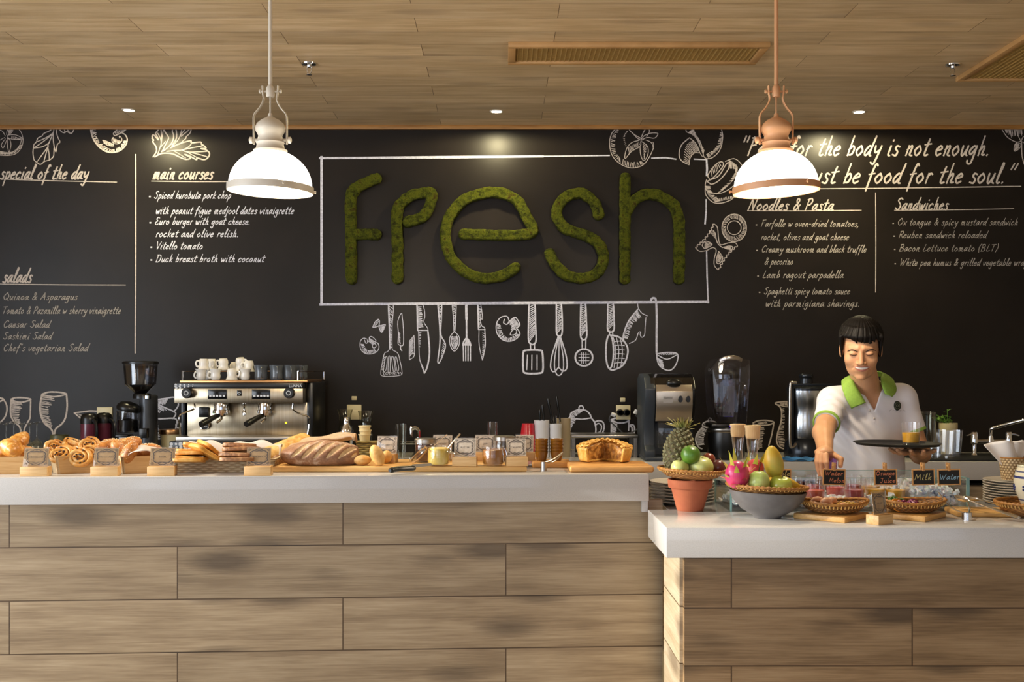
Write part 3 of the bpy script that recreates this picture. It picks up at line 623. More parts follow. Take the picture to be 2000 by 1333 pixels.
draw('sliced_mushroom_drawing', [(2.4, c('1360 45 1370 150 1420 280 1520 390 1640 445 1780 430 1880 350 1912 250 1880 180 1830 150')), (2, c('1905 50 1895 100 1740 190 1710 150 1820 60')), c('1700 220 1680 260 1710 310 1780 315 1830 270 1820 220 1790 200 1800 230'), c('1540 260 1600 330 1700 350 1690 320 1580 270 1545 260')]
    + hatch(c('1365 60 1420 270 1600 430 1800 420 1900 270'), c('1430 60 1480 250 1640 390 1780 370 1860 270'), 56) + hatch(c('1550 265 1690 330'), c('1560 310 1690 350'), 12) + hatch(c('1720 150 1890 60'), c('1750 180 1890 100'), 10) + hatch(c('1690 230 1820 280'), c('1710 300 1790 310'), 10) + hatch(c('1540 45 1740 45'), c('1600 80 1700 100'), 12), 1.5, m_chalk, 'chalk mushroom slice left of the upright rule')
c = lambda s, n=4, cl=False: curve(280, 240, 14.286, s, n, cl)
draw('herb_leaf_drawing', [(2.4, c('270 950 340 850 370 760 340 640 260 530 290 480 235 430 260 410 240 370 290 340 400 460 420 470 380 370 340 300 440 170 470 140 560 180 620 280 700 400 680 500 600 640 560 740 510 810')), c('400 880 470 680 500 560 470 420 400 290'), c('490 640 510 420 490 160'), c('510 500 560 180'), c('500 660 620 520'), (2.4, c('560 790 750 620 830 480 840 330 810 250 830 150 900 150 930 380 880 520 800 620')), c('760 700 900 560 1010 400 1080 150'), c('1000 420 1050 330 1180 160'), c('1050 380 1200 260 1330 150 1300 290 1200 380 1180 440 1080 530 1050 580'), (2.6, c('320 950 500 860 700 850 850 880 1000 950 1180 1020 1320 990 1250 930 1150 880 1280 920 1480 1030 1500 980 1700 1030 1820 950 1840 840 1750 760 1600 720 1750 710 1690 640 1620 600 1600 540 1340 560 1330 500 1150 540 950 610 760 700')), c('650 800 900 770 1080 760 1250 680 1340 590'), c('1090 760 1350 700 1680 640'), c('1090 770 1280 820 1780 800'), c('1280 820 1500 870 1790 950'), c('860 790 1180 980'), c('1200 810 1480 960')], 1.9, m_chalk, 'chalk herb leaf lit by a downlight above main courses')
c = lambda s, n=4, cl=False: curve(1900, 235, 13.33, s, n, cl)
draw('beetroot_drawing', [c('710 130 780 270 880 420 1000 510 1140 570 1260 550'), c('1260 550 1300 450 1333 430'), c('1140 250 1180 400 1250 540'), (2, c('1270 560 1280 900 1340 1150')), c('1150 580 1090 650 1080 800 1170 770 1250 680 1250 600'), c('1260 550 1333 590')] + hatch(c('790 140 1000 130 1280 200'), c('880 340 1060 480 1290 430'), 20, .2) + hatch(c('1120 600 1090 790'), c('1230 600 1190 740'), 10), 1.5, m_chalk, 'chalk beetroot at the top right corner')
# glasses, pots and cups along the bottom
m_chd = m_chalk
c = lambda s, n=4, cl=False: curve(0, 750, 10.25, s, n, cl)
draw('wine_glass_drawing', [(3, c('840 210 960 170 1090 165 1220 175 1330 205 1200 245 1080 260 950 245 840 210')), (3.4, c('840 210 800 450 820 640 900 800 1000 880 1050 960 1065 1100')), (3.4, c('1330 205 1345 450 1310 680 1230 810 1120 900 1090 1000 1090 1100'))] + hatch(c('850 230 815 450 830 650 950 830'), c('1160 270 1010 480 1010 680 1060 870'), 30, .15), 1.5, m_chalk, 'chalk wine glass with a tall bowl')
draw('goblet_drawing', [(3, c('225 310 300 285 420 280 530 290 620 315 530 350 420 370 310 355 225 310')), (3, c('225 310 210 500 220 640 280 760 390 860 425 1000')), (3, c('615 320 610 500 600 680 550 780 490 900 480 1000'))] + hatch(c('235 340 220 560 320 780'), c('480 380 420 570 410 800'), 24, .15), 1.5, m_chalk, 'chalk goblet left of the tall wine glass')
draw('glass_edge_drawing', [(3, c('-40 290 20 290 70 315 0 355 -40 360')), (3, c('70 315 130 420 135 560 90 680 0 780'))], 2, m_chalk, 'edge of a chalk glass cut by the photo')
draw('jug_spout_drawing', [(3, [(145, 807), (175, 803), (215, 804)]), (3, [(145, 807), (163, 822), (180, 850)]), (1.5, [(152, 809), (160, 812), (172, 808)]), (1.5, [(155, 813), (166, 814)])], 2, m_chalk, 'chalk jug spout above the maroon flasks')
c = lambda s, n=4, cl=False: curve(280, 760, 11.11, s, n, cl)
draw('teacup_drawing', [(2.6, c('280 240 480 210 680 190 760 330 720 430 650 500')), (2.6, c('280 240 280 310 470 410 700 520 640 650')), (2.6, c('270 320 170 420 150 560 200 650')), (3, c('150 655 400 650 710 655 700 860')), (2.4, c('120 310 180 330 200 370')), (2.4, el(280 + 760 / 11.11, 760 + 790 / 11.11, 5, 5))] + hatch(c('285 250 540 220'), c('320 330 460 350'), 12) + hatch(c('260 320 160 480 180 620'), c('510 470 300 540 210 620'), 22) + hatch(c('160 670 170 1100'), c('320 740 400 1100'), 20), 1.5, m_chalk3, 'chalk stacked teacups beside the coffee machine')
c = lambda s, n=4, cl=False: curve(1090, 780, 11.11, s, n, cl)
draw('teapot_drawing', [(2.6, el(1090 + 500 / 11.11, 797.5, 4.3, 4.6)), (2.8, c('160 500 260 380 280 310 400 240 500 228 610 250 690 330 730 420 790 500 820 640 810 770')), (2.4, c('330 420 520 435 720 410')), (2.8, c('790 500 880 470 970 500 1000 610 960 740 900 770 820 740')), (2.4, c('820 560 880 530 940 580 920 700 840 740'))] + hatch(c('260 370 400 250 550 240'), c('320 430 430 340 510 270'), 20, .1) + hatch(c('270 400 220 560 210 850'), c('390 450 310 600 240 760'), 30, .1), 1.4, m_chalk3, 'chalk teapot with double handle')
draw('mug_drawing', [(3, c('1150 450 1250 415 1400 410 1540 460 1440 510 1300 515 1160 460')), (3, c('1155 470 1150 780')), (3, c('1540 460 1530 680')), (3, c('1550 570 1620 560 1660 620 1650 760')), (3, c('1550 600 1600 610 1610 760'))] + hatch(c('1170 480 1170 760'), c('1300 520 1240 780'), 13, .1), 1.8, m_chalk3, 'chalk mug under the wall socket')
draw('cup_edge_drawing', [(3, c('1890 430 1800 440 1760 480')), (3, c('1770 700 1780 750 1880 730'))] + hatch(c('1800 450 1790 540'), c('1890 450 1890 560'), 7, .2), 1.8, m_chalk3, 'chalk cup edge beside the ice machine')
c = lambda s, n=4, cl=False: curve(1350, 770, 9.523, s, n, cl)
draw('sugar_pot_drawing', [(2, el(1386.5, 820, 2.6, 3)), (2.6, c('210 590 230 540 330 500 440 520 480 580 420 625 300 630 210 590')), (2.6, c('215 610 110 740 85 860 130 980 200 1020')), (2.4, c('440 640 500 720 510 860 440 980'))] + hatch(c('240 570 340 600'), c('320 520 400 560'), 8) + hatch(c('210 620 110 760 130 960'), c('290 670 250 800 250 950'), 22, .1), 1.3, m_chalk3, 'chalk sugar pot left of the blender')
draw('tumbler_drawing', [(2.6, c('1150 540 1240 500 1400 490 1540 525 1440 575 1300 580 1150 560')), (2.6, c('1150 560 1200 800 1250 1030')), (2.6, c('1540 530 1500 750 1440 970'))] + hatch(c('1240 590 1260 1020'), c('1380 590 1320 1000'), 22, .15) + hatch(c('1230 540 1400 510'), c('1290 560 1420 550'), 8), 1.4, m_chalk, 'chalk tumbler right of the blender')
draw('vase_drawing', [(2.6, c('1800 145 1700 145 1560 170 1640 230 1680 330 1670 520 1610 720 1590 880 1650 990 1800 1040')), (2, c('1620 200 1720 230 1810 240'))] + hatch(c('1690 270 1680 500 1610 760 1650 960'), c('1730 270 1740 500 1730 760 1780 1000'), 32, .1) + hatch(c('1640 170 1800 160'), c('1680 215 1800 220'), 9), 1.4, m_chalk, 'chalk curvy vase beside the juice extractor')

# ---------------------------------------------------------------- moss letters
def moss_mat():
    m, nt, b, o = nt_new('moss'); vec = coords(nt)
    n = noise(nt, vec, 26, 8, .75); n2 = noise(nt, vec, 220, 4, .75)
    c = ramp(nt, n, [(.34, H('2e260e')), (.44, H('4c5213')), (.54, H('72761f')), (.64, H('4c3c14'))])
    c = mixc(nt, .65, c, ramp(nt, n2, [(.33, H('20200a')), (.6, H('8a9430'))]), 'OVERLAY')
    nt.links.new(c, b.inputs['Base Color']); b.inputs['Roughness'].default_value = .95; b.inputs['Specular IOR Level'].default_value = .2
    bump(nt, b, n2, 1, .012); return m
m_moss = moss_mat()
LET = {
'f': [[(686.5, 545), (686, 460), (685, 392), (692, 372), (712, 359), (736, 350)], [(690, 458), (735, 458)]],
'r': [[(776.5, 545), (776.5, 480), (776, 415), (786, 396), (808, 382), (842, 377), (840, 400), (826, 424), (797, 434)]],
'e': [[(906, 458), (1032, 458), (1029, 425), (1008, 391), (980, 378), (951, 377), (912, 388), (883, 416), (870, 452), (876, 493), (898, 524), (930, 541), (955, 544), (985, 537), (1006, 524)]],
's': [[(1169, 420), (1163, 400), (1147, 383), (1128, 378), (1106, 385), (1091, 401), (1087, 420), (1095, 438), (1112, 450), (1142, 460), (1166, 474), (1179, 498), (1174, 523), (1157, 539), (1133, 544), (1106, 537), (1086, 520), (1074, 496)]],
'h': [[(1221, 349), (1221, 545)], [(1226, 412), (1240, 390), (1266, 380), (1294, 386), (1316, 403), (1326, 432), (1327, 490), (1326.5, 545)]]}
MS = (YW - .03) / F
for ch, paths in LET.items():
    segs = []
    for q in paths:
        pts = [((a - CX) * MS, EZ - (b - CY) * MS) for a, b in (cr(q, 4) if len(q) > 2 else q)]
        segs += list(zip(pts, pts[1:]))
    xs = [a[0] for s in segs for a in s]; zs = [a[1] for s in segs for a in s]; R0 = .0325
    bx = ((min(xs) + max(xs)) / 2, min(zs) - R0)
    def fm(P, segs=segs, bx=bx, ch=ch):
        x = P[:, 0] + bx[0]; z = P[:, 2] + bx[1]; d = np.full(len(P), 9.)
        for (ax, az), (cx, cz) in segs:
            ux, uz = cx - ax, cz - az; L = ux * ux + uz * uz + 1e-12
            h = np.clip(((x - ax) * ux + (z - az) * uz) / L, 0, 1)
            d = np.minimum(d, np.hypot(x - ax - h * ux, z - az - h * uz))
        d = d - R0; w = np.abs(P[:, 1]) - .028
        dd = smax(d, w, .014)
        return dd + .0035 * nz3(P, 55, ord(ch)) + .002 * nz3(P, 160, 3) + .0012 * nz3(P, 330, 9)
    g = .0045
    vf = sdf_mesh(fm, axis_pts(min(xs) - bx[0] - .06, max(xs) - bx[0] + .06, g), axis_pts(-.05, .05, g), axis_pts(-.03, max(zs) - bx[1] + .06, g))
    o = mk('moss_letter', vf, m_moss, None, (bx[0], YW - .033, bx[1]), smooth=180, fix=False)
    tag(o, {'f': 'moss-covered letter f with a curved top and crossbar', 'r': 'moss-covered letter r shaped like a stem with a leaf', 'e': 'wide round moss-covered letter e', 's': 'moss-covered letter s between letter e and letter h', 'h': 'moss-covered letter h, rightmost of the moss sign'}[ch], 'sign letter', 'moss letters on the chalkboard wall')

# ---------------------------------------------------------------- food on the long counter
def text_mb(t, size, to3=None):
    cu = bpy.data.curves.new('t', 'FONT'); cu.body = t; cu.size = size; cu.align_x = 'CENTER'; cu.align_y = 'CENTER'; cu.resolution_u = 2
    o = bpy.data.objects.new('t', cu); COL.objects.link(o)
    me = o.evaluated_get(bpy.context.evaluated_depsgraph_get()).to_mesh()
    mb = MB(); mb.add([to3(v.co.x, v.co.y) if to3 else (v.co.x, 0, v.co.y) for v in me.vertices], [tuple(p.vertices) for p in me.polygons])
    bpy.data.objects.remove(o); bpy.data.curves.remove(cu); return mb
def printed(w, h):
    """engraved cartouche border of a menu card, in the card's own x, z"""
    mb = MB(); f = lambda p: Vector((p[0], 0, p[1]))
    def loop(kx, kz, wd, wob, n=12):
        o = []
        for i in range(97):
            a = 2 * PI * i / 96; c, s = math.cos(a), math.sin(a); q = (abs(c) ** 5 + abs(s) ** 5) ** (-.2) * (1 + wob * math.cos(n * a))
            o.append((c * q * kx, s * q * kz))
        ribbon(mb, o, wd, f)
    loop(w * .36, h * .32, .0034, .035); loop(w * .31, h * .26, .0008, .03, 8); loop(w * .44, h * .43, .0009, .02, 20)
    for sx in (-1, 1):
        for sz in (-1, 1): ribbon(mb, [(sx * w * .4 + .006 * math.cos(t) * (1 - t / 14), sz * h * .37 + .005 * math.sin(t) * (1 - t / 14)) for t in np.arange(0, 11, .5)], .0012, f)
    for sz in (-1, 1): ribbon(mb, [(x, sz * h * (.37 + .05 * math.cos(x / w * 9))) for x in np.linspace(-w * .16, w * .16, 12)], .003, f)
    return mb
def card_stand(px, Y, z, rz, label, text, kind='kraft', w=.092, h=.075, bw=.097, tilt=14, bd=.05, bh=.034, end=False):
    t = thing('card_stand', label, 'menu card', at(px, Y, z), rz, 'menu card stands')
    mk('wooden_block', MB().box((0, 0, bh / 2), (bw, bd, bh)), m_pine, t, bevel=.0015)
    R = (-math.radians(tilt), 0, 0); zc = bh * .62 + h * .56
    oy = math.sin(math.radians(tilt)) * h * .5 - .004
    mk('acrylic_sleeve', MB().box((0, 0, 0), (w, .004, h * 1.12)), m_acr, t, (0, oy, zc), R, bevel=.0006)
    c = mk('card', MB().box((0, 0, 0), (w * .95, .0008, h * .9)), m_kraft if kind == 'kraft' else m_paperw, t, (0, oy - .0004, zc + .004), R)
    mk('printed_border', printed(w * .95, h * .9), m_ink, c, (0, -.0009, 0), smooth=0, fix=False)
    mk('printed_word', text_mb(text, .0095 if len(text) < 10 else .0065), m_ink, c, (0, -.0009, 0), smooth=0, fix=False)
    return t
def crate(px, Y, z, rz, label, w, d, h):
    t = thing('wooden_crate', label, 'crate', at(px, Y, z), rz, 'small wooden bread crates')
    k = .86; th = .009
    for nm, pts in (('front_board', ((-w / 2, -d / 2), (w / 2, -d / 2))), ('back_board', ((w / 2, d / 2), (-w / 2, d / 2))), ('side_board', ((-w / 2, d / 2), (-w / 2, -d / 2))), ('side_board', ((w / 2, -d / 2), (w / 2, d / 2)))):
        (ax, ay), (bx, by) = pts; L = math.hypot(bx - ax, by - ay); nx, ny = (by - ay) / L, -(bx - ax) / L
        vs = []
        for zz, s in ((0.0, k), (h, 1)):
            for x, y in ((ax * s, ay * s), (bx * s, by * s)): vs += [(x, y, zz), (x - nx * th, y - ny * th, zz)]
        mk(nm, MB().add(vs, [(0, 2, 6, 4), (1, 5, 7, 3), (4, 6, 7, 5), (0, 1, 3, 2), (0, 4, 5, 1), (2, 3, 7, 6)]), m_pinev if nm == 'side_board' else m_pine, t, smooth=0)
    mk('base_board', MB().box((0, 0, .004), (w * k, d * k, .008)), m_pine, t)
    return t
m_cro = bread('croissant_crust', '9a5a1c', 'd28f3c', 'efc880', ns=30, rough=.35)
m_dan = bread('danish_crust', 'b06a22', 'dda04c', 'f1d9a4', ns=26, rough=.35)
m_bun = bread('roll_crust', '8c4d18', 'bd7a34', 'dba865', ns=22)
m_tst = bread('toast_crust', 'b8741f', 'd99f45', 'ecc578', ns=16)
m_brn = bread('brown_bread', '6d4526', '9c6d42', 'b98c5c', ns=45, bs=.7)
m_bag = bread('baguette_crust', 'c2832f', 'e2b566', 'f4deaa', ns=12)
m_loaf = bread('floured_crust', '6a442c', '94694a', 'cdb7a2', top=.5, ns=17, bsc=140, bs=.3)
m_crumb = M('bread_crumb', 'd9bf98', .8, col2='b99a72', ns=60, bs=.4)
m_rollp = bread('pale_roll_crust', 'c48a3c', 'ddb06a', 'ecd09a', ns=14, bs=.15)
m_pie = bread('pie_crust', 'b8792a', 'dda94e', 'f0d084', ns=30, rough=.4)
m_fill = M('apple_filling', '8a5a26', .35, col2='c8924a', ns=60, bs=.6, bsc=90, r0=.42, r1=.62)
m_raisin = M('raisin', '2e1710', .5)
m_seed = M('sesame_seed', 'f0e2bf', .6)
m_linen = M('beige_linen', 'cdb091', .85, col2='bfa283', ns=80, bs=.15, bsc=300)
m_napk = M('white_linen', 'd5ccc6', .85, bs=.1, bsc=200)

crate(8, 4.22, ZL, .3, 'wooden crate of croissants at the left edge of the counter', .17, .13, .064)
card_stand(70, 4.10, ZL, .05, 'kraft menu card in front of the croissant crate', 'CROISSANT')
crate(143, 4.245, ZL, .55, 'wooden crate of raisin rolls between two menu cards', .15, .13, .066)
card_stand(207, 4.11, ZL, .05, 'kraft menu card between the raisin roll crate and the seeded roll crate', 'PAIN AUX RAISINS')
crate(272, 4.25, ZL, .45, 'wooden crate of seeded rolls with a paper liner', .15, .12, .064)
card_stand(317, 4.12, ZL, .05, 'kraft menu card at the left end of the toast basket', 'BAGEL', w=.094)
card_stand(505, 4.13, ZL, .02, 'kraft menu card at the right end of the toast basket', 'SANDWICH', w=.092)

def croissant_mb(L=.15, R=.034):
    p = []; r = []
    for i in range(41):
        t = i / 40; a = (t - .5) * 2.0
        p.append((math.sin(a) * L * .5, -math.cos(a) * L * .32 + L * .27, R * .8)); s = math.sin(PI * (t * .94 + .03)) ** .75
        r.append(R * s * (1 + .16 * (((t * 8) % 1) - .5)) + .002)
    return MB().tube(p, r, 14, fx=.85, up=(0, 0, 1))
def place(o, px, py, Y, rot, label, sc=1, mesh=None):
    o.location = W(px, py, Y); o.rotation_euler = rot; o.scale = (sc, sc, sc); o['label'] = label; return o
c0 = mk('croissant', croissant_mb(), m_cro, None, smooth=60); tag(c0, 'x', 'croissant', 'croissants in the left crate')
place(c0, 12, 889, 4.2, (.4, -.15, 2.2), 'largest golden croissant at the front of the left crate', 1.1)
def cp(o, *a):
    n = o.copy(); COL.objects.link(n); return place(n, *a)
cp(c0, 33, 880, 4.31, (.2, -.6, .9), 'croissant with its tip raised beside the first menu card', 1.05)
cp(c0, -22, 884, 4.33, (.1, .3, -.5), 'croissant at the very left edge of the photo', 1)
cp(c0, 46, 891, 4.24, (.1, .1, .3), 'small flat croissant behind the first menu card', .7)

def roll_thing(label):
    t = thing('raisin_roll', label, 'pastry', (0, 0, 0), 0, 'raisin rolls in the second crate')
    p = []; r = []
    for i in range(70):
        a = i / 69 * 4.6 * PI; q = .005 + .029 * (i / 69) ** .9
        p.append((q * math.cos(a) * 1.3, q * math.sin(a), .013 - .000 * i)); r.append(.0078 * min(1, (70 - i) / 6 + .2))
    mk('dough', MB().tube(p, r, 8, fx=1.7), m_dan, t, smooth=80)
    mb = MB(); g = random.Random(4)
    for i in range(9):
        a = g.uniform(0, 6.28); q = g.uniform(.006, .028); mb.ell((q * math.cos(a) * 1.25, q * math.sin(a), .024), (.0045, .0035, .003), 8, 6)
    mk('raisins', mb, m_raisin, t)
    return t
r0 = roll_thing('x')
def putr(o, px, py, Y, rot, label, sc=1):
    o.location = W(px, py, Y); o.rotation_euler = rot; o.scale = (sc,) * 3; o['label'] = label
RR = [(104, 878, 4.30, (1.1, .5, .5), 'raisin roll leaning at the left corner of its crate', 1.0), (119, 893, 4.2, (.9, -.2, .2), 'raisin roll at the front left of the second crate', 1.0), (131, 880, 4.33, (.5, .3, 1.2), 'raisin roll behind the front left one', .95),
      (143, 874, 4.37, (.3, -.1, 2.0), 'pale iced raisin roll lying flat at the back', 1.1), (144, 892, 4.24, (.9, .3, -.3), 'raisin roll in the middle of the pile', 1.0), (158, 896, 4.2, (1.2, .2, -.1), 'raisin roll at the front right of the second crate', 1.05), (172, 893, 4.24, (1.15, -.6, .4), 'raisin roll tucked behind the second menu card', 1.0), (174, 872, 4.34, (1.2, .1, .2), 'topmost raisin roll standing on edge', .95)]
for i, a in enumerate(RR):
    putr(r0 if i == 0 else dup(r0, (0, 0, 0)), *a)

def bun_thing():
    t = thing('seeded_roll', 'x', 'bread roll', (0, 0, 0), 0, 'seeded rolls in the third crate')
    f = lambda P: s_ell(P, (0, 0, 0), (.052, .033, .028)) + .0012 * nz3(P, 70, 2)
    mk('roll', sdf_mesh(f, axis_pts(-.064, .064, .004), axis_pts(-.044, .044, .004), axis_pts(-.04, .04, .004)), m_bun, t, smooth=180, fix=False)
    mb = MB(); g = random.Random(5)
    for i in range(70):
        a = g.uniform(0, 6.28); e = math.acos(g.uniform(.1, 1)); n = Vector((math.sin(e) * math.cos(a), math.sin(e) * math.sin(a), math.cos(e)))
        mb.ell((n.x * .0525, n.y * .0335, n.z * .0285), (.0024, .0014, .0012), 5, 4, (e, 0, a))
    mk('sesame_seeds', mb, m_seed, t, smooth=0, fix=False)
    return t
b0 = bun_thing()
BB = [(206, 876, 4.32, (0, -.3, .5), 'seeded roll behind the second menu card on its left', 1.0), (222, 872, 4.36, (.1, .1, 0), 'pale floured seeded roll at the top left of the third crate', 1.05), (237, 884, 4.26, (.1, 1.0, .1), 'dark seeded roll standing beside the second menu card', 1.05), (245, 868, 4.36, (.4, .2, 1.4), 'small seeded roll at the back of the pile', .8),
      (256, 866, 4.3, (.3, -.2, .9), 'topmost round seeded roll', .85), (252, 888, 4.2, (.2, -1.1, .2), 'upright seeded roll at the front of the third crate', 1.0), (268, 878, 4.33, (0, .2, .3), 'seeded roll behind the paper liner', .9), (288, 882, 4.27, (.1, -.1, 0), 'sesame roll on the paper liner at the right', 1.05)]
for i, a in enumerate(BB): putr(b0 if i == 0 else dup(b0, (0, 0, 0)), *a)
ln = MB(); 
def liner(u, v):
    x = -.05 + .1 * u; return (x, -.02 + .05 * v - .012 * math.sin(u * 5), .012 + .028 * math.sin(PI * u) * (1 - .35 * v) + .01 * v + .003 * math.sin(9 * u + 4 * v))
ln.grid(liner, 18, 8)
o = mk('paper_liner', ln, m_napk, None, W(277, 895, 4.2), (.3, 0, .1), solid=.0012, smooth=180); tag(o, 'curled white paper liner in the seeded roll crate', 'paper')

# toast basket
BK = on(438, 923, ZL); bw, bd_, bh = .37, .2, .046
t = thing('bread_basket', 'long pale woven basket holding slices of toast', 'basket', (BK.x, BK.y + .1, ZL), .03)
wall4 = MB()
for s in (1, -1):
    wall4.box((0, s * (bd_ / 2 - .004), bh / 2), (bw, .008, bh)); wall4.box((s * (bw / 2 - .004), 0, bh / 2), (.008, bd_, bh))
mk('woven_sides', wall4, m_wickb, t)
mk('base', MB().box((0, 0, .004), (bw - .016, bd_ - .016, .006)), m_wickb, t)
rm = MB(); Pp = [(-bw / 2, -bd_ / 2), (bw / 2, -bd_ / 2), (bw / 2, bd_ / 2), (-bw / 2, bd_ / 2), (-bw / 2, -bd_ / 2)]
for (ax, ay), (bx, by) in zip(Pp, Pp[1:]):
    n = 40; rm.tube([(ax + (bx - ax) * i / n, ay + (by - ay) * i / n, bh) for i in range(n + 1)], [.0052 + .0016 * (i % 2) for i in range(n + 1)], 7)
mk('rim', rm, m_wickb, t, smooth=80)
nk = MB()
nk.grid(lambda u, v: (-.175 + .36 * u, .02 + .06 * v, .03 + .05 * v + .03 * math.sin(PI * v) + .008 * math.sin(u * 11) * v + .006 * math.sin(u * 23 + v * 3)), 40, 10)
o = mk('napkin', nk, m_napk, None, (BK.x, BK.y + .1, ZL + .012), solid=.002, smooth=180); tag(o, 'crumpled white napkin lining the back of the toast basket', 'napkin')
def slice_mb(w=.1, h=.098, d=.013, seed=0):
    out = [(x * w, z * h) for x, z in cr([(-.5, 0), (.5, 0), (.5, .3), (.49, .62), (.55, .82), (.42, .99), (0, 1.03), (-.42, .99), (-.55, .82), (-.49, .62), (-.5, .3)], 3, True)]
    return MB().prism(out, -d / 2, d / 2)
ts0 = mk('toast_slice', slice_mb(), m_tst, None, smooth=50, bevel=.002); tag(ts0, 'x', 'toast', 'golden toast slices in the basket')
TS = [(372, 901, 4.22, (1.45, 0, .1), 'lowest golden toast slice at the front left'), (378, 895, 4.24, (1.5, .06, .05), 'second golden toast slice in the left pile'), (384, 889, 4.26, (1.42, -.05, -.1), 'third golden toast slice in the left pile'), (380, 883, 4.29, (1.46, .05, .1), 'wavy golden toast slice near the top of the pile'), (388, 875, 4.3, (1.4, .15, .2), 'topmost golden toast slice with a raised corner'), (418, 896, 4.22, (1.0, .0, -.9), 'golden toast slice leaning at the right of the pile'), (430, 893, 4.28, (.9, .1, -.9), 'steepest golden toast slice beside the brown bread')]
for i, (px, py, Y, rot, lb) in enumerate(TS):
    n = ts0 if i == 0 else ts0.copy()
    if i: COL.objects.link(n)
    place(n, px, py, Y, rot, lb)
bs0 = mk('brown_bread_slice', slice_mb(.115, .1, .014), m_brn, None, smooth=50, bevel=.002); tag(bs0, 'x', 'bread slice', 'brown bread slices in the basket')
for i, (px, py, Y, rot, lb) in enumerate([(470, 899, 4.21, (1.46, 0, .05), 'lowest brown bread slice in the toast basket'), (472, 891, 4.23, (1.44, .03, -.06), 'second brown bread slice from the bottom'), (474, 882, 4.28, (1.4, -.03, .08), 'third brown bread slice from the bottom'), (476, 877, 4.32, (1.35, .03, .02), 'topmost brown bread slice by the napkin')]):
    n = bs0 if i == 0 else bs0.copy()
    if i: COL.objects.link(n)
    place(n, px, py, Y, rot, lb)

# baguette, cloth, big loaf
A, B = W(520, 893, 4.36), W(592, 862, 4.56)
def fb(P):
    d = s_cap(P, A, B, .036, .034) + .002 * nz3(P, 40, 1)
    for k in range(4):
        q = A + (B - A) * (.2 + .22 * k); d = smax(d, -s_cap(P, (q.x - .03, q.y - .01, q.z + .04), (q.x + .03, q.y + .01, q.z + .034), .008, .008), .01)
    return d
o = mk('baguette', sdf_mesh(fb, axis_pts(A.x - .05, B.x + .05, .005), axis_pts(A.y - .05, B.y + .05, .005), axis_pts(A.z - .05, B.z + .05, .005)), m_bag, None, smooth=180, fix=False)
tag(o, 'pale golden baguette sticking out of the linen cloth', 'baguette')
seedb = W(545, 905, 4.34)
def fs(P): return s_cap(P, W(536, 902, 4.36), W(560, 893, 4.46), .026, .024) + .003 * nz3(P, 70, 4)
o = mk('seeded_loaf', sdf_mesh(fs, axis_pts(-.94, -.8, .005), axis_pts(4.3, 4.52, .005), axis_pts(1.09, 1.2, .005)), m_brn, None, smooth=180, fix=False); tag(o, 'dark seeded bread under the baguette', 'bread')
cl = MB(); CP = cr([W(556, 893, 4.40), W(563, 882, 4.44), W(577, 872, 4.48), (W(610, 864, 4.52)), W(650, 857, 4.53), W(686, 854, 4.52), W(694, 858, 4.51)], 6)
cn = len(CP) - 1
def clothf(u, v):
    p = CP[int(round(u * cn))]; a = v * 2.4 - .5; q = .02 + .004 * math.sin(u * 17)
    return (p[0] + .008 * math.sin(v * 9 + u * 13) * (1 - u), p[1] + .10 * (v - .4), p[2] + .016 * math.sin(v * PI) - .03 * max(0, v - .45) + .004 * math.sin(u * 24 + v * 7))
cl.grid(clothf, cn, 12)
o = mk('linen_cloth', cl, m_linen, None, solid=.006, smooth=180); tag(o, 'folded beige linen cloth draped behind the big loaf', 'cloth')

YB = on(780, 923, ZL).y; ZBD = ZL + .022
xa, xb = (530 - CX) * YB / F, (1028 - CX) * YB / F
o = mk('serving_board', MB().box((0, 0, .011), (xb - xa, .34, .022)), m_board, None, ((xa + xb) / 2, YB + .175, ZL), (0, 0, .012), bevel=.005, seg=3)
tag(o, 'long bamboo board under the big loaf and spreads', 'board')
LO = on(626, 911, ZBD); LO.y += .06
def fl(P):
    x = P[:, 0]; d = s_ell(P, (0, 0, .036), (.162, .075, .058)); d = smax(d, -(P[:, 2]), .012); d = smax(d, x - .133, .006)
    return d + .0012 * nz3(P, 45, 6)
SL = []
for k in range(6):
    x0 = -.118 + .046 * k; q = []
    for j in range(7):
        e = math.radians(-8 + 13.5 * j); x = x0 + .075 * j / 6; f_ = math.sqrt(max(.05, 1 - (x / .162) ** 2)); q.append((x, -.075 * math.cos(e) * f_, .036 + .058 * math.sin(e) * f_))
    SL.append(q)
def fl2(P):
    d = fl(P)
    for q in SL:
        m = np.full(len(P), 9.)
        for j in range(6): m = np.minimum(m, s_cap(P, q[j], q[j + 1], .003 + .0065 * math.sin(PI * j / 6), .003 + .0065 * math.sin(PI * (j + 1) / 6)))
        d = smax(d, -m, .003)
    return d
o = mk('bread_loaf', sdf_mesh(fl2, axis_pts(-.175, .15, .0035), axis_pts(-.09, .09, .0035), axis_pts(-.01, .105, .0035)), m_loaf, None, LO, (0, 0, .03), smooth=180, fix=False)
o.data.materials.append(m_crumb)
cen = np.zeros(len(o.data.polygons) * 3); o.data.polygons.foreach_get('center', cen); cen = cen.reshape(-1, 3)
o.data.polygons.foreach_set('material_index', ((fl(cen) < -.0028)).astype(np.int32))
tag(o, 'large floured brown loaf with diagonal slashes', 'bread')

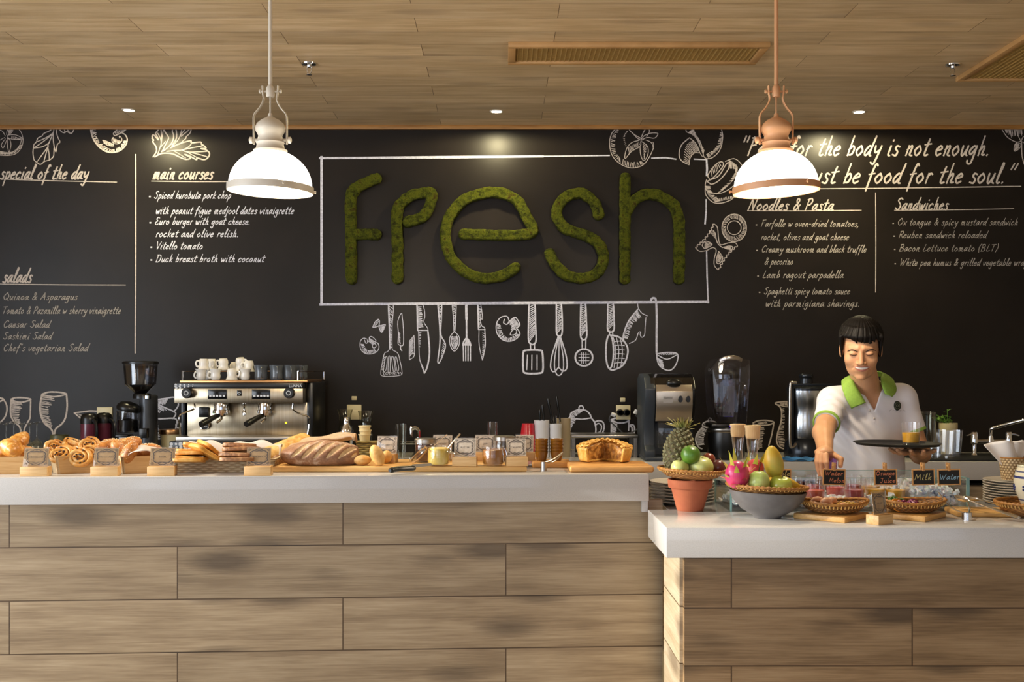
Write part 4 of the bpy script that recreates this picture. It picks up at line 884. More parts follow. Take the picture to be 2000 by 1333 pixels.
def dinner(px, py, r, rot, label, dy=.03):
    p = on(px, py, ZBD); f = lambda P: s_ell(P, (0, 0, 0), r) + .0015 * nz3(P, 60, px) - .15 * r[2] * np.exp(-(P[:, 0] / r[0] * 3) ** 2) * 0
    m = max(r) + .012
    def f2(P): return smax(s_ell(P, (0, 0, 0), r) + .001 * nz3(P, 50, px), -s_cap(P, (-r[0], -r[1] * .8, r[2] * .85), (r[0], -r[1] * .8, r[2] * .85), .004, .004), .008)
    o = mk('dinner_roll', sdf_mesh(f2, axis_pts(-m, m, .004), axis_pts(-m, m, .004), axis_pts(-m, m, .004)), m_rollp, None, (p.x, p.y + dy, ZBD), rot, smooth=180, fix=False)
    zz = min((o.matrix_basis @ v.co).z for v in o.data.vertices); o.location.z += ZBD - zz
    tag(o, label, 'bread roll', 'pale dinner rolls on the board')
dinner(706, 911, (.034, .028, .02), (0, 0, .1), 'small pale roll lying beside the cut end of the loaf')
dinner(735, 912, (.042, .026, .025), (.0, 1.15, .2), 'pointed pale roll standing upright in front of the baguette card')
dinner(752, 908, (.022, .03, .026), (0, .2, 0), 'half hidden pale roll under the baguette card', .05)
card_stand(756, 4.42, ZBD, -.25, 'white menu card behind the pointed pale roll', 'BAGUETTE', 'white', w=.085, h=.076, bw=.075, tilt=8)

# jars and spreads
m_butter = M('butter', 'e3c04a', .4, col2='ecd277', ns=30, sss=.2)
m_caramel = M('caramel_spread', '9a6424', .3, col2='8a5519', ns=20)
m_jam = M('red_jam', '3a0f10', .25, col2='52181a', ns=30)
def jar(px, py, label, r, h, fill, m, lid=None, dy=0, clasp=0, z=None):
    z = ZBD if z is None else z
    p = on(px, py, z); t = thing('glass_jar', label, 'jar', (p.x, p.y + r + dy, z))
    mk('glass', MB().lathe([(0, .001), (r * .82, .001), (r * .92, .006), (r, .014), (r, h * .82), (r * .95, h * .86), (r * 1.02, h * .9), (r * 1.02, h), (r * .93, h), (r * .93, h * .86), (r * .96, h * .8), (r * .96, .015), (r * .86, .006), (0, .006)], 36), m_glass, t, smooth=50)
    mk('spread', MB().lathe([(0, .0065), (r * .85, .0065), (r * .955, .016), (r * .955, fill * .97), (r * .8, fill), (0, fill * .96)], 36), m, t, smooth=60)
    if clasp:
        for s in (-1, 1):
            mk('wire_clasp', MB().tube(cr([(math.cos(clasp) * r * 1.03 + s * .012 * -math.sin(clasp), math.sin(clasp) * r * 1.03 + s * .012 * math.cos(clasp), h * .92), (math.cos(clasp) * r * 1.2 + s * .015 * -math.sin(clasp), math.sin(clasp) * r * 1.2 + s * .015 * math.cos(clasp), h * .6), (math.cos(clasp) * r * 1.15 + s * .008 * -math.sin(clasp), math.sin(clasp) * r * 1.15 + s * .008 * math.cos(clasp), h * .28), (math.cos(clasp) * r * 1.22, math.sin(clasp) * r * 1.22, h * .2)], 5), .0016, 6), m_chrome, t)
    if lid == 'metal':
        mk('metal_lid', MB().lathe([(0, h + .012), (r * .95, h + .012), (r * 1.06, h + .008), (r * 1.06, h - .006), (r * 1.03, h - .006)], 36), m_steel, t, smooth=40)
    if lid == 'open':
        L = mk('glass_lid', MB().lathe([(0, -.004), (r * .85, -.004), (r * .9, 0), (r * 1.04, 0), (r * 1.04, .008), (r * .9, .012), (0, .014)], 36), m_glassd, t, (-r * 1.75, -.012, h * .55), (.25, -.75, 0), smooth=40)
        mk('rubber_seal', MB().ring(r * .97, .003, 36, 6), m_rim, L)
        mk('hinge_wire', MB().tube(cr([(-r * 1.0, -.01, h * .93), (-r * 1.2, -.014, h * 1.02), (-r * 1.3, -.012, h * .85), (-r * 1.05, -.01, h * .7)], 5), .0016, 6), m_chrome, t)
    return t
jar(828, 906, 'jar of dark red jam with a metal lid behind the butter jar', .04, .082, .07, m_jam, 'metal', .03)
jar(855, 912, 'open glass jar of yellow butter', .041, .074, .068, m_butter, 'open', 0, .3)
jar(963, 912, 'glass jar of caramel spread with a wire clasp', .041, .073, .062, m_caramel, None, 0, -.45)
jar(985, 905, 'taller closed jar behind the caramel jar', .042, .088, .05, m_caramel, 'metal', .05)
def cutlery(name, a, b, label, cat, wide=.006, tip=None):
    a, b = Vector(a), Vector(b); t = thing(name, label, cat, a)
    mk('handle', MB().tube([(0, 0, 0), (b - a) * .5, b - a], [wide * .5, wide * .6, wide * .8], 8, fx=.5), m_chrome, t)
    if tip: 
        d = (a - b).normalized(); mk('bowl', MB().ell(d * .018, (.012, .02, .005), 14, 8, d.to_track_quat('Y', 'Z').to_matrix()), m_chrome, t)
    return t
cutlery('spreading_knife', W(868, 884, 4.27), W(898, 848, 4.3), 'silver spreading knife standing in the butter jar', 'knife', .008)
cutlery('jam_spoon', W(846, 872, 4.37), W(873, 849, 4.38), 'thin silver spoon handle leaning over the jam jar', 'spoon', .005)
cutlery('honey_spoon', W(996, 885, 4.36), W(1008, 866, 4.39), 'thin metal spoon handle rising behind the front butter card', 'spoon', .005, 1)
cutlery('small_spoon', W(888, 886, 4.24), W(914, 893, 4.22), 'silver spoon lying against the middle spread card', 'spoon', .009, 1)
card_stand(864, 4.50, ZBD, -.1, 'white menu card behind the butter jar', 'HONEY', 'white', w=.08, h=.075, bw=.09)
card_stand(908, 4.27, ZBD, -.06, 'white menu card on a dark wood block between the two open jars', 'BUTTER', 'white', w=.086, h=.078, bw=.092)
card_stand(948, 4.5, ZBD, -.05, 'white menu card behind the caramel jar', 'JAM', 'white', w=.085, h=.075, bw=.09)
card_stand(1009, 4.27, ZBD, .12, 'white tilted menu card right of the caramel jar', 'CARAMEL', 'white', w=.078, h=.078, bw=.082, tilt=20)
card_stand(1024, 4.5, ZBD, -.12, 'white menu card hidden behind the tilted card', 'MARMALADE', 'white', w=.075, h=.076, bw=.085)
kn = on(782, 921, ZL)
t = thing('bread_knife', 'bread knife with a black handle over the counter edge', 'knife', (kn.x - .02, 4.15, ZL + .006), .5)
mk('handle', MB().tube(cr([(-.02, -.03, .012), (.03, 0, .014), (.1, .02, .012)], 6), [.007, .0115, .0125, .0125, .0125, .0125, .0125, .012, .012, .012, .012, .012, .01], 12, fx=.8), m_black, t)
mk('blade', MB().prism([(.09, .014), (.17, .018), (.185, .022), (.17, .028), (.09, .026)], .018, .0195), m_chrome, t)

# little brown bowls, tongs, board and pie
b1 = on(1077, 915, ZL)
o = mk('serving_board', MB().box((0, 0, .013), (.15, .13, .026)), m_boardd, None, (b1.x, b1.y + .066, ZL), bevel=.006, seg=3); tag(o, 'small dark wooden board under the brown bowls', 'board')
m_amber = M('amber_glaze', '8a5a1a', .2, col2='6e4412', ns=30, coat=.4)
zb = ZL + .026
bowl_prof = [(0, 0), (.017, 0), (.019, .004), (.0265, .036), (.028, .038), (.0262, .0385), (.024, .035), (.016, .005), (0, .005)]
bw0 = mk('sauce_bowl', MB().lathe(bowl_prof, 28), m_amber, None, smooth=50); tag(bw0, 'x', 'bowl', 'stacked brown sauce bowls')
first = True
for px, side in ((1058, 'left'), (1088, 'right')):
    q = on(px, 902, zb)
    for k, nm in enumerate(('bottom', 'second from the bottom', 'third from the bottom', 'fourth from the bottom', 'topmost')):
        n = bw0 if first else bw0.copy()
        if not first: COL.objects.link(n)
        first = False
        n.location = (q.x, q.y + .03, zb + .0122 * k + .0); n['label'] = '%s brown bowl of the %s stack' % (nm, side)
tg = on(1062, 922, ZL)
t = thing('serving_tongs', 'steel serving tongs resting in front of the brown bowls', 'tongs', (tg.x, tg.y + .02, ZL), 0)
mk('hinge_end', MB().lathe([(0, 0), (.012, 0), (.012, .036), (0, .036)], 20), m_steel, t, smooth=40)
mk('arm', MB().tube(cr([(.004, 0, .034), (.04, .03, .045), (.075, .06, .068)], 5), .0035, 8, fx=.6), m_steel, t)
mk('arm', MB().tube(cr([(.006, .008, .03), (.045, .045, .036), (.075, .062, .064)], 5), .0035, 8, fx=.6), m_steel, t)
pb = on(1197, 924, ZL)
o = mk('serving_board', MB().flat([(-.16, -.035), (.155, -.035), (.145, .22), (-.16, .22)], 0, .024), m_boardd, None, (pb.x, pb.y + .04, ZL), (0, 0, .0), bevel=.008, seg=3); tag(o, 'thick wooden board under the lattice pie', 'board')
PC = on(1185, 906, ZL + .024); PR = .112; PHt = .056
t = thing('lattice_pie', 'golden lattice-topped apple pie with a slice missing', 'pie', (PC.x, PC.y + PR - .015, ZL + .027), -.12)
def wedge(P): # negative inside the missing slice
    a = math.radians(-122); b = math.radians(-52)
    n1 = (-math.sin(a), math.cos(a)); n2 = (math.sin(b), -math.cos(b)); o = np.array([0, .02])
    x = P[:, 0] - o[0]; y = P[:, 1] - o[1]
    return np.maximum(-(x * n1[0] + y * n1[1]), -(x * n2[0] + y * n2[1]))
def fcr(P):
    r = np.hypot(P[:, 0], P[:, 1]); out = r - (PR - .012 + P[:, 2] * .2); inn = out + .013
    d = smax(smax(out, np.abs(P[:, 2] - PHt / 2) - PHt / 2, .008), -smax(inn, .008 - P[:, 2], .004), .005)
    d = d + .0018 * np.sin(np.arctan2(P[:, 1], P[:, 0]) * 46) * (P[:, 2] > PHt * .8) + .0009 * nz3(P, 80, 3)
    return smax(d, -wedge(P), .003)
G = .0036
ax = axis_pts(-PR - .015, PR + .015, G)
mk('crust', sdf_mesh(fcr, ax, ax, axis_pts(-.006, PHt + .012, G)), m_pie, t, smooth=180, fix=False)
def ffl(P):
    r = np.hypot(P[:, 0], P[:, 1]); d = np.maximum(r - (PR - .014), np.abs(P[:, 2] - .026) - .019 - .024 * np.clip(1 - (r / PR) ** 2, 0, 1))
    return smax(d, -wedge(P) + .003, .002) + .004 * nz3(P, 130, 5)
mk('filling', sdf_mesh(ffl, ax, ax, axis_pts(-.02, .09, G)), m_fill, t, smooth=180, fix=False)
la = MB()
def strip(x0, y0, x1, y1, zo):
    pts = []
    for i in range(25):
        s = i / 24; x, y = x0 + (x1 - x0) * s, y0 + (y1 - y0) * s
        pts.append((x, y, PHt - .004 + .03 * (1 - (x * x + y * y) / PR ** 2) + zo + .0022 * math.sin(s * 38)))
    run = []
    for p in pts:
        if wedge(np.array([p]))[0] > -.004: run.append(p)
        else:
            if len(run) > 1: la.tube(run, .0058, 8, fx=.65)
            run = []
    if len(run) > 1: la.tube(run, .0058, 8, fx=.65)
for k in range(-4, 5):
    d = k * .024; L = math.sqrt(max(0, (PR - .004) ** 2 - d * d))
    for an, zo in ((.75, 0), (.75 + PI / 2, .003)):
        c, s = math.cos(an), math.sin(an); strip(-L * c - d * s, -L * s + d * c, L * c - d * s, L * s + d * c, zo)
mk('lattice', la, m_pie, t, smooth=80)
# behind the dinner rolls
wb = at(718, 4.68, ZL)
t = thing('wicker_box', 'olive woven box standing behind the dinner rolls', 'basket', wb)
m_olw = wicker('olive_wicker', '4f431c', '9b8a4c', 150, 110, False)
mk('woven_body', MB().lathe([(0, 0), (.058, 0), (.06, .088), (.055, .088), (.053, .004), (0, .004)], 4, R=(0, 0, PI / 4)), m_olw, t, smooth=0)
mk('woven_lid', MB().box((0, 0, .086), (.088, .088, .006)), m_olw, t)
rk = mk('ramekin', MB().lathe([(0, 0), (.02, 0), (.0235, .022), (.0265, .024), (.0265, .028), (.023, .028), (.019, .003), (0, .003)], 28), m_cream, None, (wb.x - .012, wb.y, ZL + .0895), smooth=45); tag(rk, 'lowest cream ramekin of the three on the woven box', 'ramekin', 'cream ramekins on the woven box')
for k, l in ((1, 'middle cream ramekin of the three on the woven box'), (2, 'topmost cream ramekin of the three on the woven box')):
    n = rk.copy(); COL.objects.link(n); n.location = rk.location + Vector((.002 * (k == 1), 0, .0175 * k)); n['label'] = l

# ---------------------------------------------------------------- things on the back counter
def frame(px, Y, z0=ZB):
    """local metres from pixels, for a thing whose front stands at depth Y"""
    k = Y / F; x0 = (px - CX) * k
    return (x0, Y, z0), (lambda p: (p - CX) * k - x0), (lambda q: EZ - (q - CY) * k - z0), k
def bx(mb, lx, lz, x0, x1, y0, y1, d0, d1):
    a, b, c, d = lx(x0), lx(x1), lz(y1), lz(y0)
    return mb.box(((a + b) / 2, (d0 + d1) / 2, (c + d) / 2), (b - a, d1 - d0, d - c))
m_panel = M('machine_steel', 'b3a690', .3, 1, col2='a6987f', ns=3, stretch=(40, 1, 1))
m_screen = M('display_black', '0b0c0e', .15)
m_icon = M('icon_white', 'd5d8dc', .5)
m_greenled = M('green_light', '30f080', .4, emit=3)
m_yelled = M('yellow_light', 'f5d020', .4, emit=3)
m_smoke = thin_glass('smoked_plastic', (.62, .62, .64, 1), .05, .07)
m_grey = M('graphite_grey', '4a4d52', .35, .3)
m_copper = M('warm_tray_metal', 'b98a5a', .3, 1)

loc, lx, lz, k = frame(466, 6.15)
t = thing('espresso_machine', 'two-group steel espresso machine with cups stacked on its top', 'coffee machine', loc)
mk('upper_panel', bx(MB(), lx, lz, 340, 592, 759, 788, 0, .1), m_panel, t, bevel=.004)
q = mk('front_band', bx(MB(), lx, lz, 340, 592, 748, 760, -.002, .1), m_black, t, bevel=.005)
mb = MB(); g = random.Random(3)
for i in range(13):
    dx = 344 + (i % 5) * 8.2 + g.uniform(-1, 1); dy = 752 + (i // 5) * 3.2
    mb.lathe([(0, 0), ((2.3 - .35 * (i % 5)) * k, 0)], 12, (lx(dx), -.003, lz(dy)), (PI / 2, 0, 0))
mk('white_dots', mb, m_icon, q, smooth=0, fix=False)
mk('maker_name', text_mb('LUNNA', 7.5 * k, lambda a, b: (a + lx(577), -.003, b + lz(754.5))), m_icon, q, smooth=0, fix=False)
mk('cup_tray', bx(MB(), lx, lz, 350, 600, 743.5, 748, .01, .5), m_copper, t, bevel=.002)
mk('back_plate', bx(MB(), lx, lz, 355, 604, 788, 854, .11, .13), m_panel, t, bevel=.002)
mk('side_panel', bx(MB(), lx, lz, 593, 606, 748, 880, .10, .53), m_black, t, bevel=.006)
mk('side_panel', bx(MB(), lx, lz, 341, 350, 760, 880, .12, .53), m_black, t, bevel=.006)
mk('drip_tray', bx(MB(), lx, lz, 346, 604, 853, 862, -.03, .13), m_steel, t, bevel=.003)
q = mk('base', bx(MB(), lx, lz, 334, 604, 862, 884, -.035, .5), m_black, t, bevel=.004)
mb = MB()
for i in range(14):
    mb.lathe([(0, 0), (g.uniform(2.2, 4.2) * k, 0)], 14, (lx(338 + (i % 5) * 9 + g.uniform(-2, 2)), -.0362, lz(867 + (i // 5) * 6.5)), (PI / 2, 0, 0))
mk('white_dots', mb, m_icon, q, smooth=0, fix=False)
for p in (350, 590):
    mk('foot', MB().lathe([(0, 0), (.02, 0), (.016, lz(884)), (0, lz(884))], 16, (lx(p), .03, 0)), m_black, t)
    mk('foot', MB().lathe([(0, 0), (.02, 0), (.016, lz(884)), (0, lz(884))], 16, (lx(p), .45, 0)), m_black, t)
for p in (368, 566.5):
    q = mk('steam_knob', MB().lathe([(0, .045), (9 * k, .045), (10.5 * k, .035), (10.5 * k, .005), (7 * k, 0)], 28, (lx(p), 0, lz(768)), (PI / 2, 0, 0)), m_black, t, smooth=40)
    mk('knob_symbol', MB().ring(4 * k, .0022, 20, 6, (lx(p), -.0455, lz(768)), (PI / 2, 0, 0)), m_icon, q)
for a, b in ((406, 443), (492, 528)):
    mb = bx(MB(), lx, lz, a, b, 761, 780, -.004, .01)
    q = mk('display', mb, m_screen, t, bevel=.002)
    mb = MB()
    for i in range(5): bx(mb, lx, lz, a + 3 + i * 6.6, a + 7.4 + i * 6.6, 772, 775.6, -.0052, -.0042)
    mk('button_icons', mb, m_icon, q, smooth=0)
q = mk('rocker_button', bx(MB(), lx, lz, 463, 472, 763, 774, -.004, .01), m_screen, t, bevel=.001)
mk('button_icons', MB().ring(2 * k, .002, 12, 6, (lx(467.5), -.005, lz(768.5)), (PI / 2, 0, 0)), m_icon, q)
for p in (428.5, 515):
    h = mk('group_head', MB().lathe([(0, lz(787)), (13 * k, lz(787)), (14.5 * k, lz(791)), (14.5 * k, lz(801)), (16.5 * k, lz(802)), (16.5 * k, lz(808)), (0, lz(808))], 32, (lx(p), .04, 0)), m_chrome, t, smooth=40)
    f = mk('portafilter', MB().lathe([(0, lz(808)), (11 * k, lz(808)), (11 * k, lz(812)), (6 * k, lz(815)), (0, lz(815))], 24, (lx(p), .04, 0)), m_chrome, t, smooth=40)
    mk('handle', MB().tube([(lx(p - 3), .01, lz(812)), (lx(p - 9), -.04, lz(816)), (lx(p - 20), -.1, lz(824)), (lx(p - 24), -.125, lz(827))], [.012, .014, .0175, .016], 16), m_black, f, smooth=60)
    mk('spout', MB().tube(cr([(lx(p), .04, lz(814)), (lx(p + 2), .02, lz(819)), (lx(p - 5), .0, lz(826))], 4), .007, 8), m_chrome, f)
for pts, up in ((((375, 789), (375, 800), (353, 811), (352, 835), (353, 860)), 0), (((570, 789), (570, 802), (588, 809), (603, 815), (604, 835), (598, 862)), 1)):
    n = cr([(lx(a), .04 - .05 * (i > 1), lz(b)) for i, (a, b) in enumerate(pts)], 5)
    w = mk('steam_wand', MB().tube(n, .0048, 8), m_chrome, t)
    mk('rubber_grip', MB().tube([(lx(pts[-3][0] + .2), -.012, lz(pts[-3][1] + 2)), (lx(pts[-3][0] + .2), -.012, lz(pts[-3][1] + 14))], .007, 10), m_black, w)
mk('water_nozzle', MB().lathe([(0, lz(788)), (4.5 * k, lz(788)), (4.5 * k, lz(793)), (2 * k, lz(796)), (2 * k, lz(803)), (4 * k, lz(806)), (4 * k, lz(812)), (0, lz(813))], 20, (lx(473), .05, 0)), m_chrome, t, smooth=40)
mk('power_switch', bx(MB(), lx, lz, 379, 398, 797, 817, .095, .115), m_black, t, bevel=.003)
q = mk('pressure_gauge', MB().lathe([(0, .014), (8 * k, .014), (9.5 * k, .018), (9.5 * k, 0)], 28, (lx(390.5), .11, lz(833)), (PI / 2, 0, 0)), m_black, t, smooth=40)
mk('bezel', MB().ring(9.2 * k, .003, 28, 8, (lx(390.5), .094, lz(833)), (PI / 2, 0, 0)), m_chrome, q)
mb = MB(); bx(mb, lx, lz, 390, 391.2, 826, 836, .092, .093); bx(mb, lx, lz, 385, 396, 834, 835.2, .092, .093)
mk('needle', mb, m_icon, q, smooth=0)
mk('indicator_light', bx(MB(), lx, lz, 406, 410, 806.5, 809.5, .105, .112), m_greenled, t)
mk('indicator_light', bx(MB(), lx, lz, 549.5, 553, 826.5, 830, .105, .112), m_yelled, t)
rl = MB()
zt = lz(726); zb0 = lz(744)
for p, y in ((354.5, .02), (581, .02), (356, .48), (606, .48)): rl.tube([(lx(p), y, zb0), (lx(p), y, zt)], .005, 8)
rl.tube([(lx(354.5), .02, zt), (lx(356), .48, zt)], .004, 8); rl.tube([(lx(581), .02, zt), (lx(606), .48, zt)], .004, 8); rl.tube([(lx(356), .48, zt), (lx(606), .48, zt)], .004, 8)
mk('cup_rail', rl, m_chrome, t)

def cup(name, prof, n, m, label, cat, group, hr, hz, ht=.004, hang=0):
    t = thing(name, label, cat, (0, 0, 0), 0, group)
    mk('body', MB().lathe(prof, n), m, t, smooth=50)
    r = hr; mk('handle', MB().tube(cr([(r * .92, 0, hz[1]), (r * 1.35, 0, hz[1] + .004), (r * 1.65, 0, (hz[0] + hz[1]) / 2), (r * 1.35, 0, hz[0]), (r * .85, 0, hz[0] + .002)], 5), ht, 8, fx=1.3), m, t)
    return t
wprof = [(0, 0), (.021, 0), (.023, .004), (.0265, .014), (.0275, .024), (.025, .036), (.0275, .048), (.034, .062), (.0325, .062), (.026, .048), (.0235, .036), (.0255, .02), (.02, .005), (0, .005)]
w0 = cup('white_cup', wprof, 28, m_white, 'x', 'cup', 'white cups on the coffee machine', .026, (.012, .04))
zt = ZB + lz(743.5) + .001
KK = F / 6.3
def px_at(px, Y): return (px - CX) * Y / F
WC = [(393, 6.28, 0, 2.9, 0, 'white cup at the left end of the lower row'), (421, 6.28, 0, 3.4, 0, 'second white cup from the left in the lower row'), (453, 6.26, .063, 0, PI, 'white cup turned upside down beside the tallest pile'), (479, 6.28, 0, 2.8, 0, 'white cup of the lower row next to the grey mugs'), (405, 6.42, 0, 1.2, 0, 'white cup at the back of the lower row'),
      (398, 6.30, .118, 3.0, PI, 'white cup upside down on the leftmost lower cup'), (414, 6.42, .118, 1.0, PI, 'white cup upside down at the back of the pile'), (436, 6.34, .12, 3.2, PI - .12, 'upside down white cup with its handle to the left'), (459, 6.44, .1, 2.0, PI, 'white cup behind the upside down front cup'), (469, 6.36, .124, .3, PI + .2, 'topmost tilted white cup'), (486, 6.34, .108, 2.9, PI, 'white cup upside down beside the first grey mug')]
for i, (px, Y, dz, rz, fl, lb) in enumerate(WC):
    n = w0 if i == 0 else dup(w0, (0, 0, 0)); n.location = (px_at(px, Y), Y, zt + dz + (0 if fl else 0)); n.rotation_euler = (fl, 0, rz if not fl else -rz); n['label'] = lb
m_mugg = M('grey_glaze', '5b6066', .22, col2='4e5358', ns=8, coat=.3)
gprof = [(0, 0), (.031, 0), (.034, .004), (.036, .02), (.0345, .04), (.036, .06), (.0405, .084), (.0385, .084), (.034, .06), (.0325, .04), (.033, .008), (0, .006)]
g0 = cup('grey_mug', gprof, 32, m_mugg, 'x', 'mug', 'grey mugs on the coffee machine', .0345, (.016, .066), .0042)
for i, (px, Y, rz, lb) in enumerate([(510, 6.27, -1.35, 'grey mug nearest to the white cups'), (540, 6.27, -1.3, 'second grey mug from the white cups'), (565, 6.3, -1.2, 'grey mug standing before the end rail'), (588, 6.42, -1.1, 'rearmost grey mug at the right corner of the machine')]):
    n = g0 if i == 0 else dup(g0, (0, 0, 0)); n.location = (px_at(px, Y), Y, zt); n.rotation_euler = (0, 0, rz); n['label'] = lb

# coffee grinder
loc, lx, lz, k = frame(258, 6.3)
t = thing('coffee_grinder', 'tall coffee grinder with a clear bean hopper', 'coffee grinder', loc)
mk('hopper', MB().lathe([(33.5 * k, lz(709)), (33 * k, lz(715)), (30 * k, lz(752)), (9 * k, lz(772)), (8 * k, lz(772)), (29 * k, lz(751)), (32 * k, lz(715))], 40, (lx(261), .12, 0)), m_smoke, t, smooth=40)
mk('hopper_lid', MB().lathe([(0, lz(705)), (30 * k, lz(705.5)), (35 * k, lz(707)), (35 * k, lz(711)), (32 * k, lz(711))], 40, (lx(261), .12, 0)), m_black, t, smooth=40)
mk('beans', MB().lathe([(0, lz(757)), (20 * k, lz(758)), (24 * k, lz(756.5)), (9 * k, lz(771)), (0, lz(771))], 24, (lx(261), .12, 0)), M('coffee_beans', '1c100a', .35, bs=.8, bsc=160), t)
mk('neck', MB().lathe([(0, lz(770)), (16 * k, lz(770)), (18 * k, lz(774)), (18 * k, lz(780)), (0, lz(780))], 28, (lx(264), .12, 0)), m_black, t, smooth=40)
mk('motor_column', MB().lathe([(0, 0), (17 * k, 0), (17 * k, lz(776)), (14 * k, lz(773)), (0, lz(772))], 32, (lx(275), .14, 0), sx=1, sy=1.5), m_grey, t, smooth=40)
mk('chrome_cap', MB().lathe([(0, lz(773)), (7 * k, lz(774)), (7 * k, lz(780)), (0, lz(780))], 20, (lx(280), .07, 0)), m_chrome, t, smooth=40)
mk('dosing_chamber', MB().lathe([(0, lz(846)), (20 * k, lz(846)), (22 * k, lz(842)), (22 * k, lz(804)), (0, lz(804))], 36, (lx(243), .06, 0)), m_smoke, t, smooth=40)
mk('ground_coffee', MB().lathe([(0, lz(845)), (19 * k, lz(845)), (19 * k, lz(822)), (0, lz(818))], 30, (lx(243), .06, 0)), m_black, t)
mk('chamber_lid', MB().lathe([(0, 0), (22 * k, 0), (23.5 * k, .012), (22 * k, .03), (16 * k, .046), (0, .055)], 36, (lx(243), .06, lz(804)), (0, .22, 0)), m_black, t, smooth=50)
mk('portafilter_fork', MB().box((lx(240), .02, lz(852)), (.07, .09, .012)), m_black, t, bevel=.003)
mk('control_box', bx(MB(), lx, lz, 268, 283, 838, 857, .03, .08), m_black, t, bevel=.003)
mk('base', MB().box((lx(257), .1, .012), (78 * k, .3, .024)), m_grey, t, bevel=.006)
mk('paper_label', bx(MB(), lx, lz, 232, 246, 850, 866, .0, .004), m_icon, t)

# maroon flasks
m_maroon = M('maroon_enamel', '5a2433', .25, coat=.4)
fl0 = thing('vacuum_flask', 'maroon vacuum flask with a black domed lid, left of the pair', 'flask', (px_at(174, 6.32), 6.32, ZB), 0, 'maroon flasks beside the grinder')
kf = 6.32 / F
mk('body', MB().lathe([(0, 0), (.044, 0), (.046, .004), (.046, .2), (0, .2)], 36), m_maroon, fl0, smooth=40)
mk('lid', MB().lathe([(.0465, .2), (.0465, .225), (.042, .246), (.028, .257), (0, .26)], 36), m_black, fl0, smooth=60)
mk('handle', MB().tube(cr([(.035, -.035, .22), (.06, -.06, .2), (.063, -.06, .12), (.045, -.04, .06)], 5), .008, 8, fx=1.5), m_black, fl0)
dup(fl0, (px_at(203, 6.4), 6.4, ZB), .2, 'maroon vacuum flask half hidden behind the grinder')

# upside-down wine glasses
kw = 6.3 / F
wg = [(.0, .205), (.036, .203), (.036, .2), (.006, .194), (.0042, .18), (.0042, .115), (.008, .105), (.026, .09), (.037, .06), (.038, .03), (.033, 0), (.0318, 0), (.036, .03), (.035, .06), (.024, .087), (.0, .1)]
g1 = mk('wine_glass', MB().lathe(wg, 28), m_glassd, None, smooth=50); tag(g1, 'x', 'wine glass', 'upside-down wine glasses on the left')
for i, (px, Y, lb) in enumerate([(12, 6.3, 'upside-down wine glass standing before the chalk goblet\'s left neighbour'), (27, 6.5, 'upside-down wine glass behind the first two'), (42, 6.32, 'upside-down wine glass in front of the chalk goblet'), (58, 6.28, 'upside-down wine glass right of the chalk goblet stem'), (72, 6.45, 'rightmost upside-down wine glass'), (-4, 6.45, 'upside-down wine glass cut by the left edge of the photo')]):
    n = g1 if i == 0 else g1.copy()
    if i: COL.objects.link(n)
    n.location = (px_at(px, Y), Y, ZB); n['label'] = lb
m_olive = M('olive_stoneware', '4c4a2c', .4, col2='5c5936', ns=12)
o = mk('stoneware_pot', MB().lathe([(0, 0), (.05, 0), (.058, .03), (.057, .09), (.047, .128), (.048, .133), (.044, .133), (.05, .09), (.05, .01), (0, .008)], 36), m_olive, None, (px_at(116, 6.4), 6.4, ZB), smooth=50); tag(o, 'dark olive stoneware pot below the chalk wine glass', 'pot')

# pans and tins left of the espresso machine
loc, lx, lz, k = frame(338, 6.55)
t = thing('lidded_tin', 'cream tin with a gold rimmed lid beside the espresso machine', 'tin', loc)
mk('body', MB().lathe([(0, 0), (22 * k, 0), (24 * k, lz(848)), (0, lz(848))], 36), m_cream, t, smooth=40)
mk('lid', MB().lathe([(0, lz(838)), (26 * k, lz(839)), (27 * k, lz(843)), (26 * k, lz(848)), (0, lz(848))], 36), m_copper, t, smooth=40)
o = mk('glass_globe', MB().ell((0, 0, .022), (.022, .022, .022), 20, 12), m_glassd, None, (px_at(312, 6.2), 6.2, ZB)); tag(o, 'small glass ball behind the third menu card', 'ornament')

# shaker and carafes
loc, lx, lz, k = frame(676, 6.3)
t = thing('cocktail_shaker', 'steel cocktail shaker behind the big loaf', 'shaker', loc)
mk('body', MB().lathe([(0, 0), (12 * k, 0), (14.5 * k, lz(846)), (0, lz(846))], 32), m_chrome, t, smooth=40)
mk('shoulder', MB().lathe([(14.8 * k, lz(847)), (14.8 * k, lz(843)), (13 * k, lz(836)), (7.5 * k, lz(829)), (7.5 * k, lz(826)), (0, lz(826))], 32), m_chrome, t, smooth=50)
mk('cap', MB().lathe([(7 * k, lz(828)), (7 * k, lz(818)), (5 * k, lz(815)), (0, lz(815))], 24), m_chrome, t, smooth=50)
cz = [(0, .002), (.042, .002), (.046, .02), (.045, .12), (.034, .19), (.036, .235), (.045, .265), (.0435, .265), (.0345, .235), (.0325, .19), (.0435, .12), (.0445, .02), (0, .008)]
g2 = mk('glass_carafe', MB().lathe(cz, 32), m_glassd, None, (px_at(714, 6.5), 6.5, ZB), smooth=50); tag(g2, 'tall glass carafe behind the cream ramekins', 'carafe', 'glass carafes behind the loaf')
n = g2.copy(); COL.objects.link(n); n.location = (px_at(674, 6.55), 6.55, ZB); n.scale = (1, 1, 1.02); n['label'] = 'glass carafe behind the cocktail shaker'
o = mk('tall_glass', MB().lathe([(0, 0), (.022, 0), (.03, .12), (.033, .2), (.0315, .2), (.0285, .12), (.02, .01), (0, .01)], 28), m_glassd, None, (px_at(783, 6.3), 6.3, ZB), smooth=50); tag(o, 'slim glass beside the baguette card', 'glass')
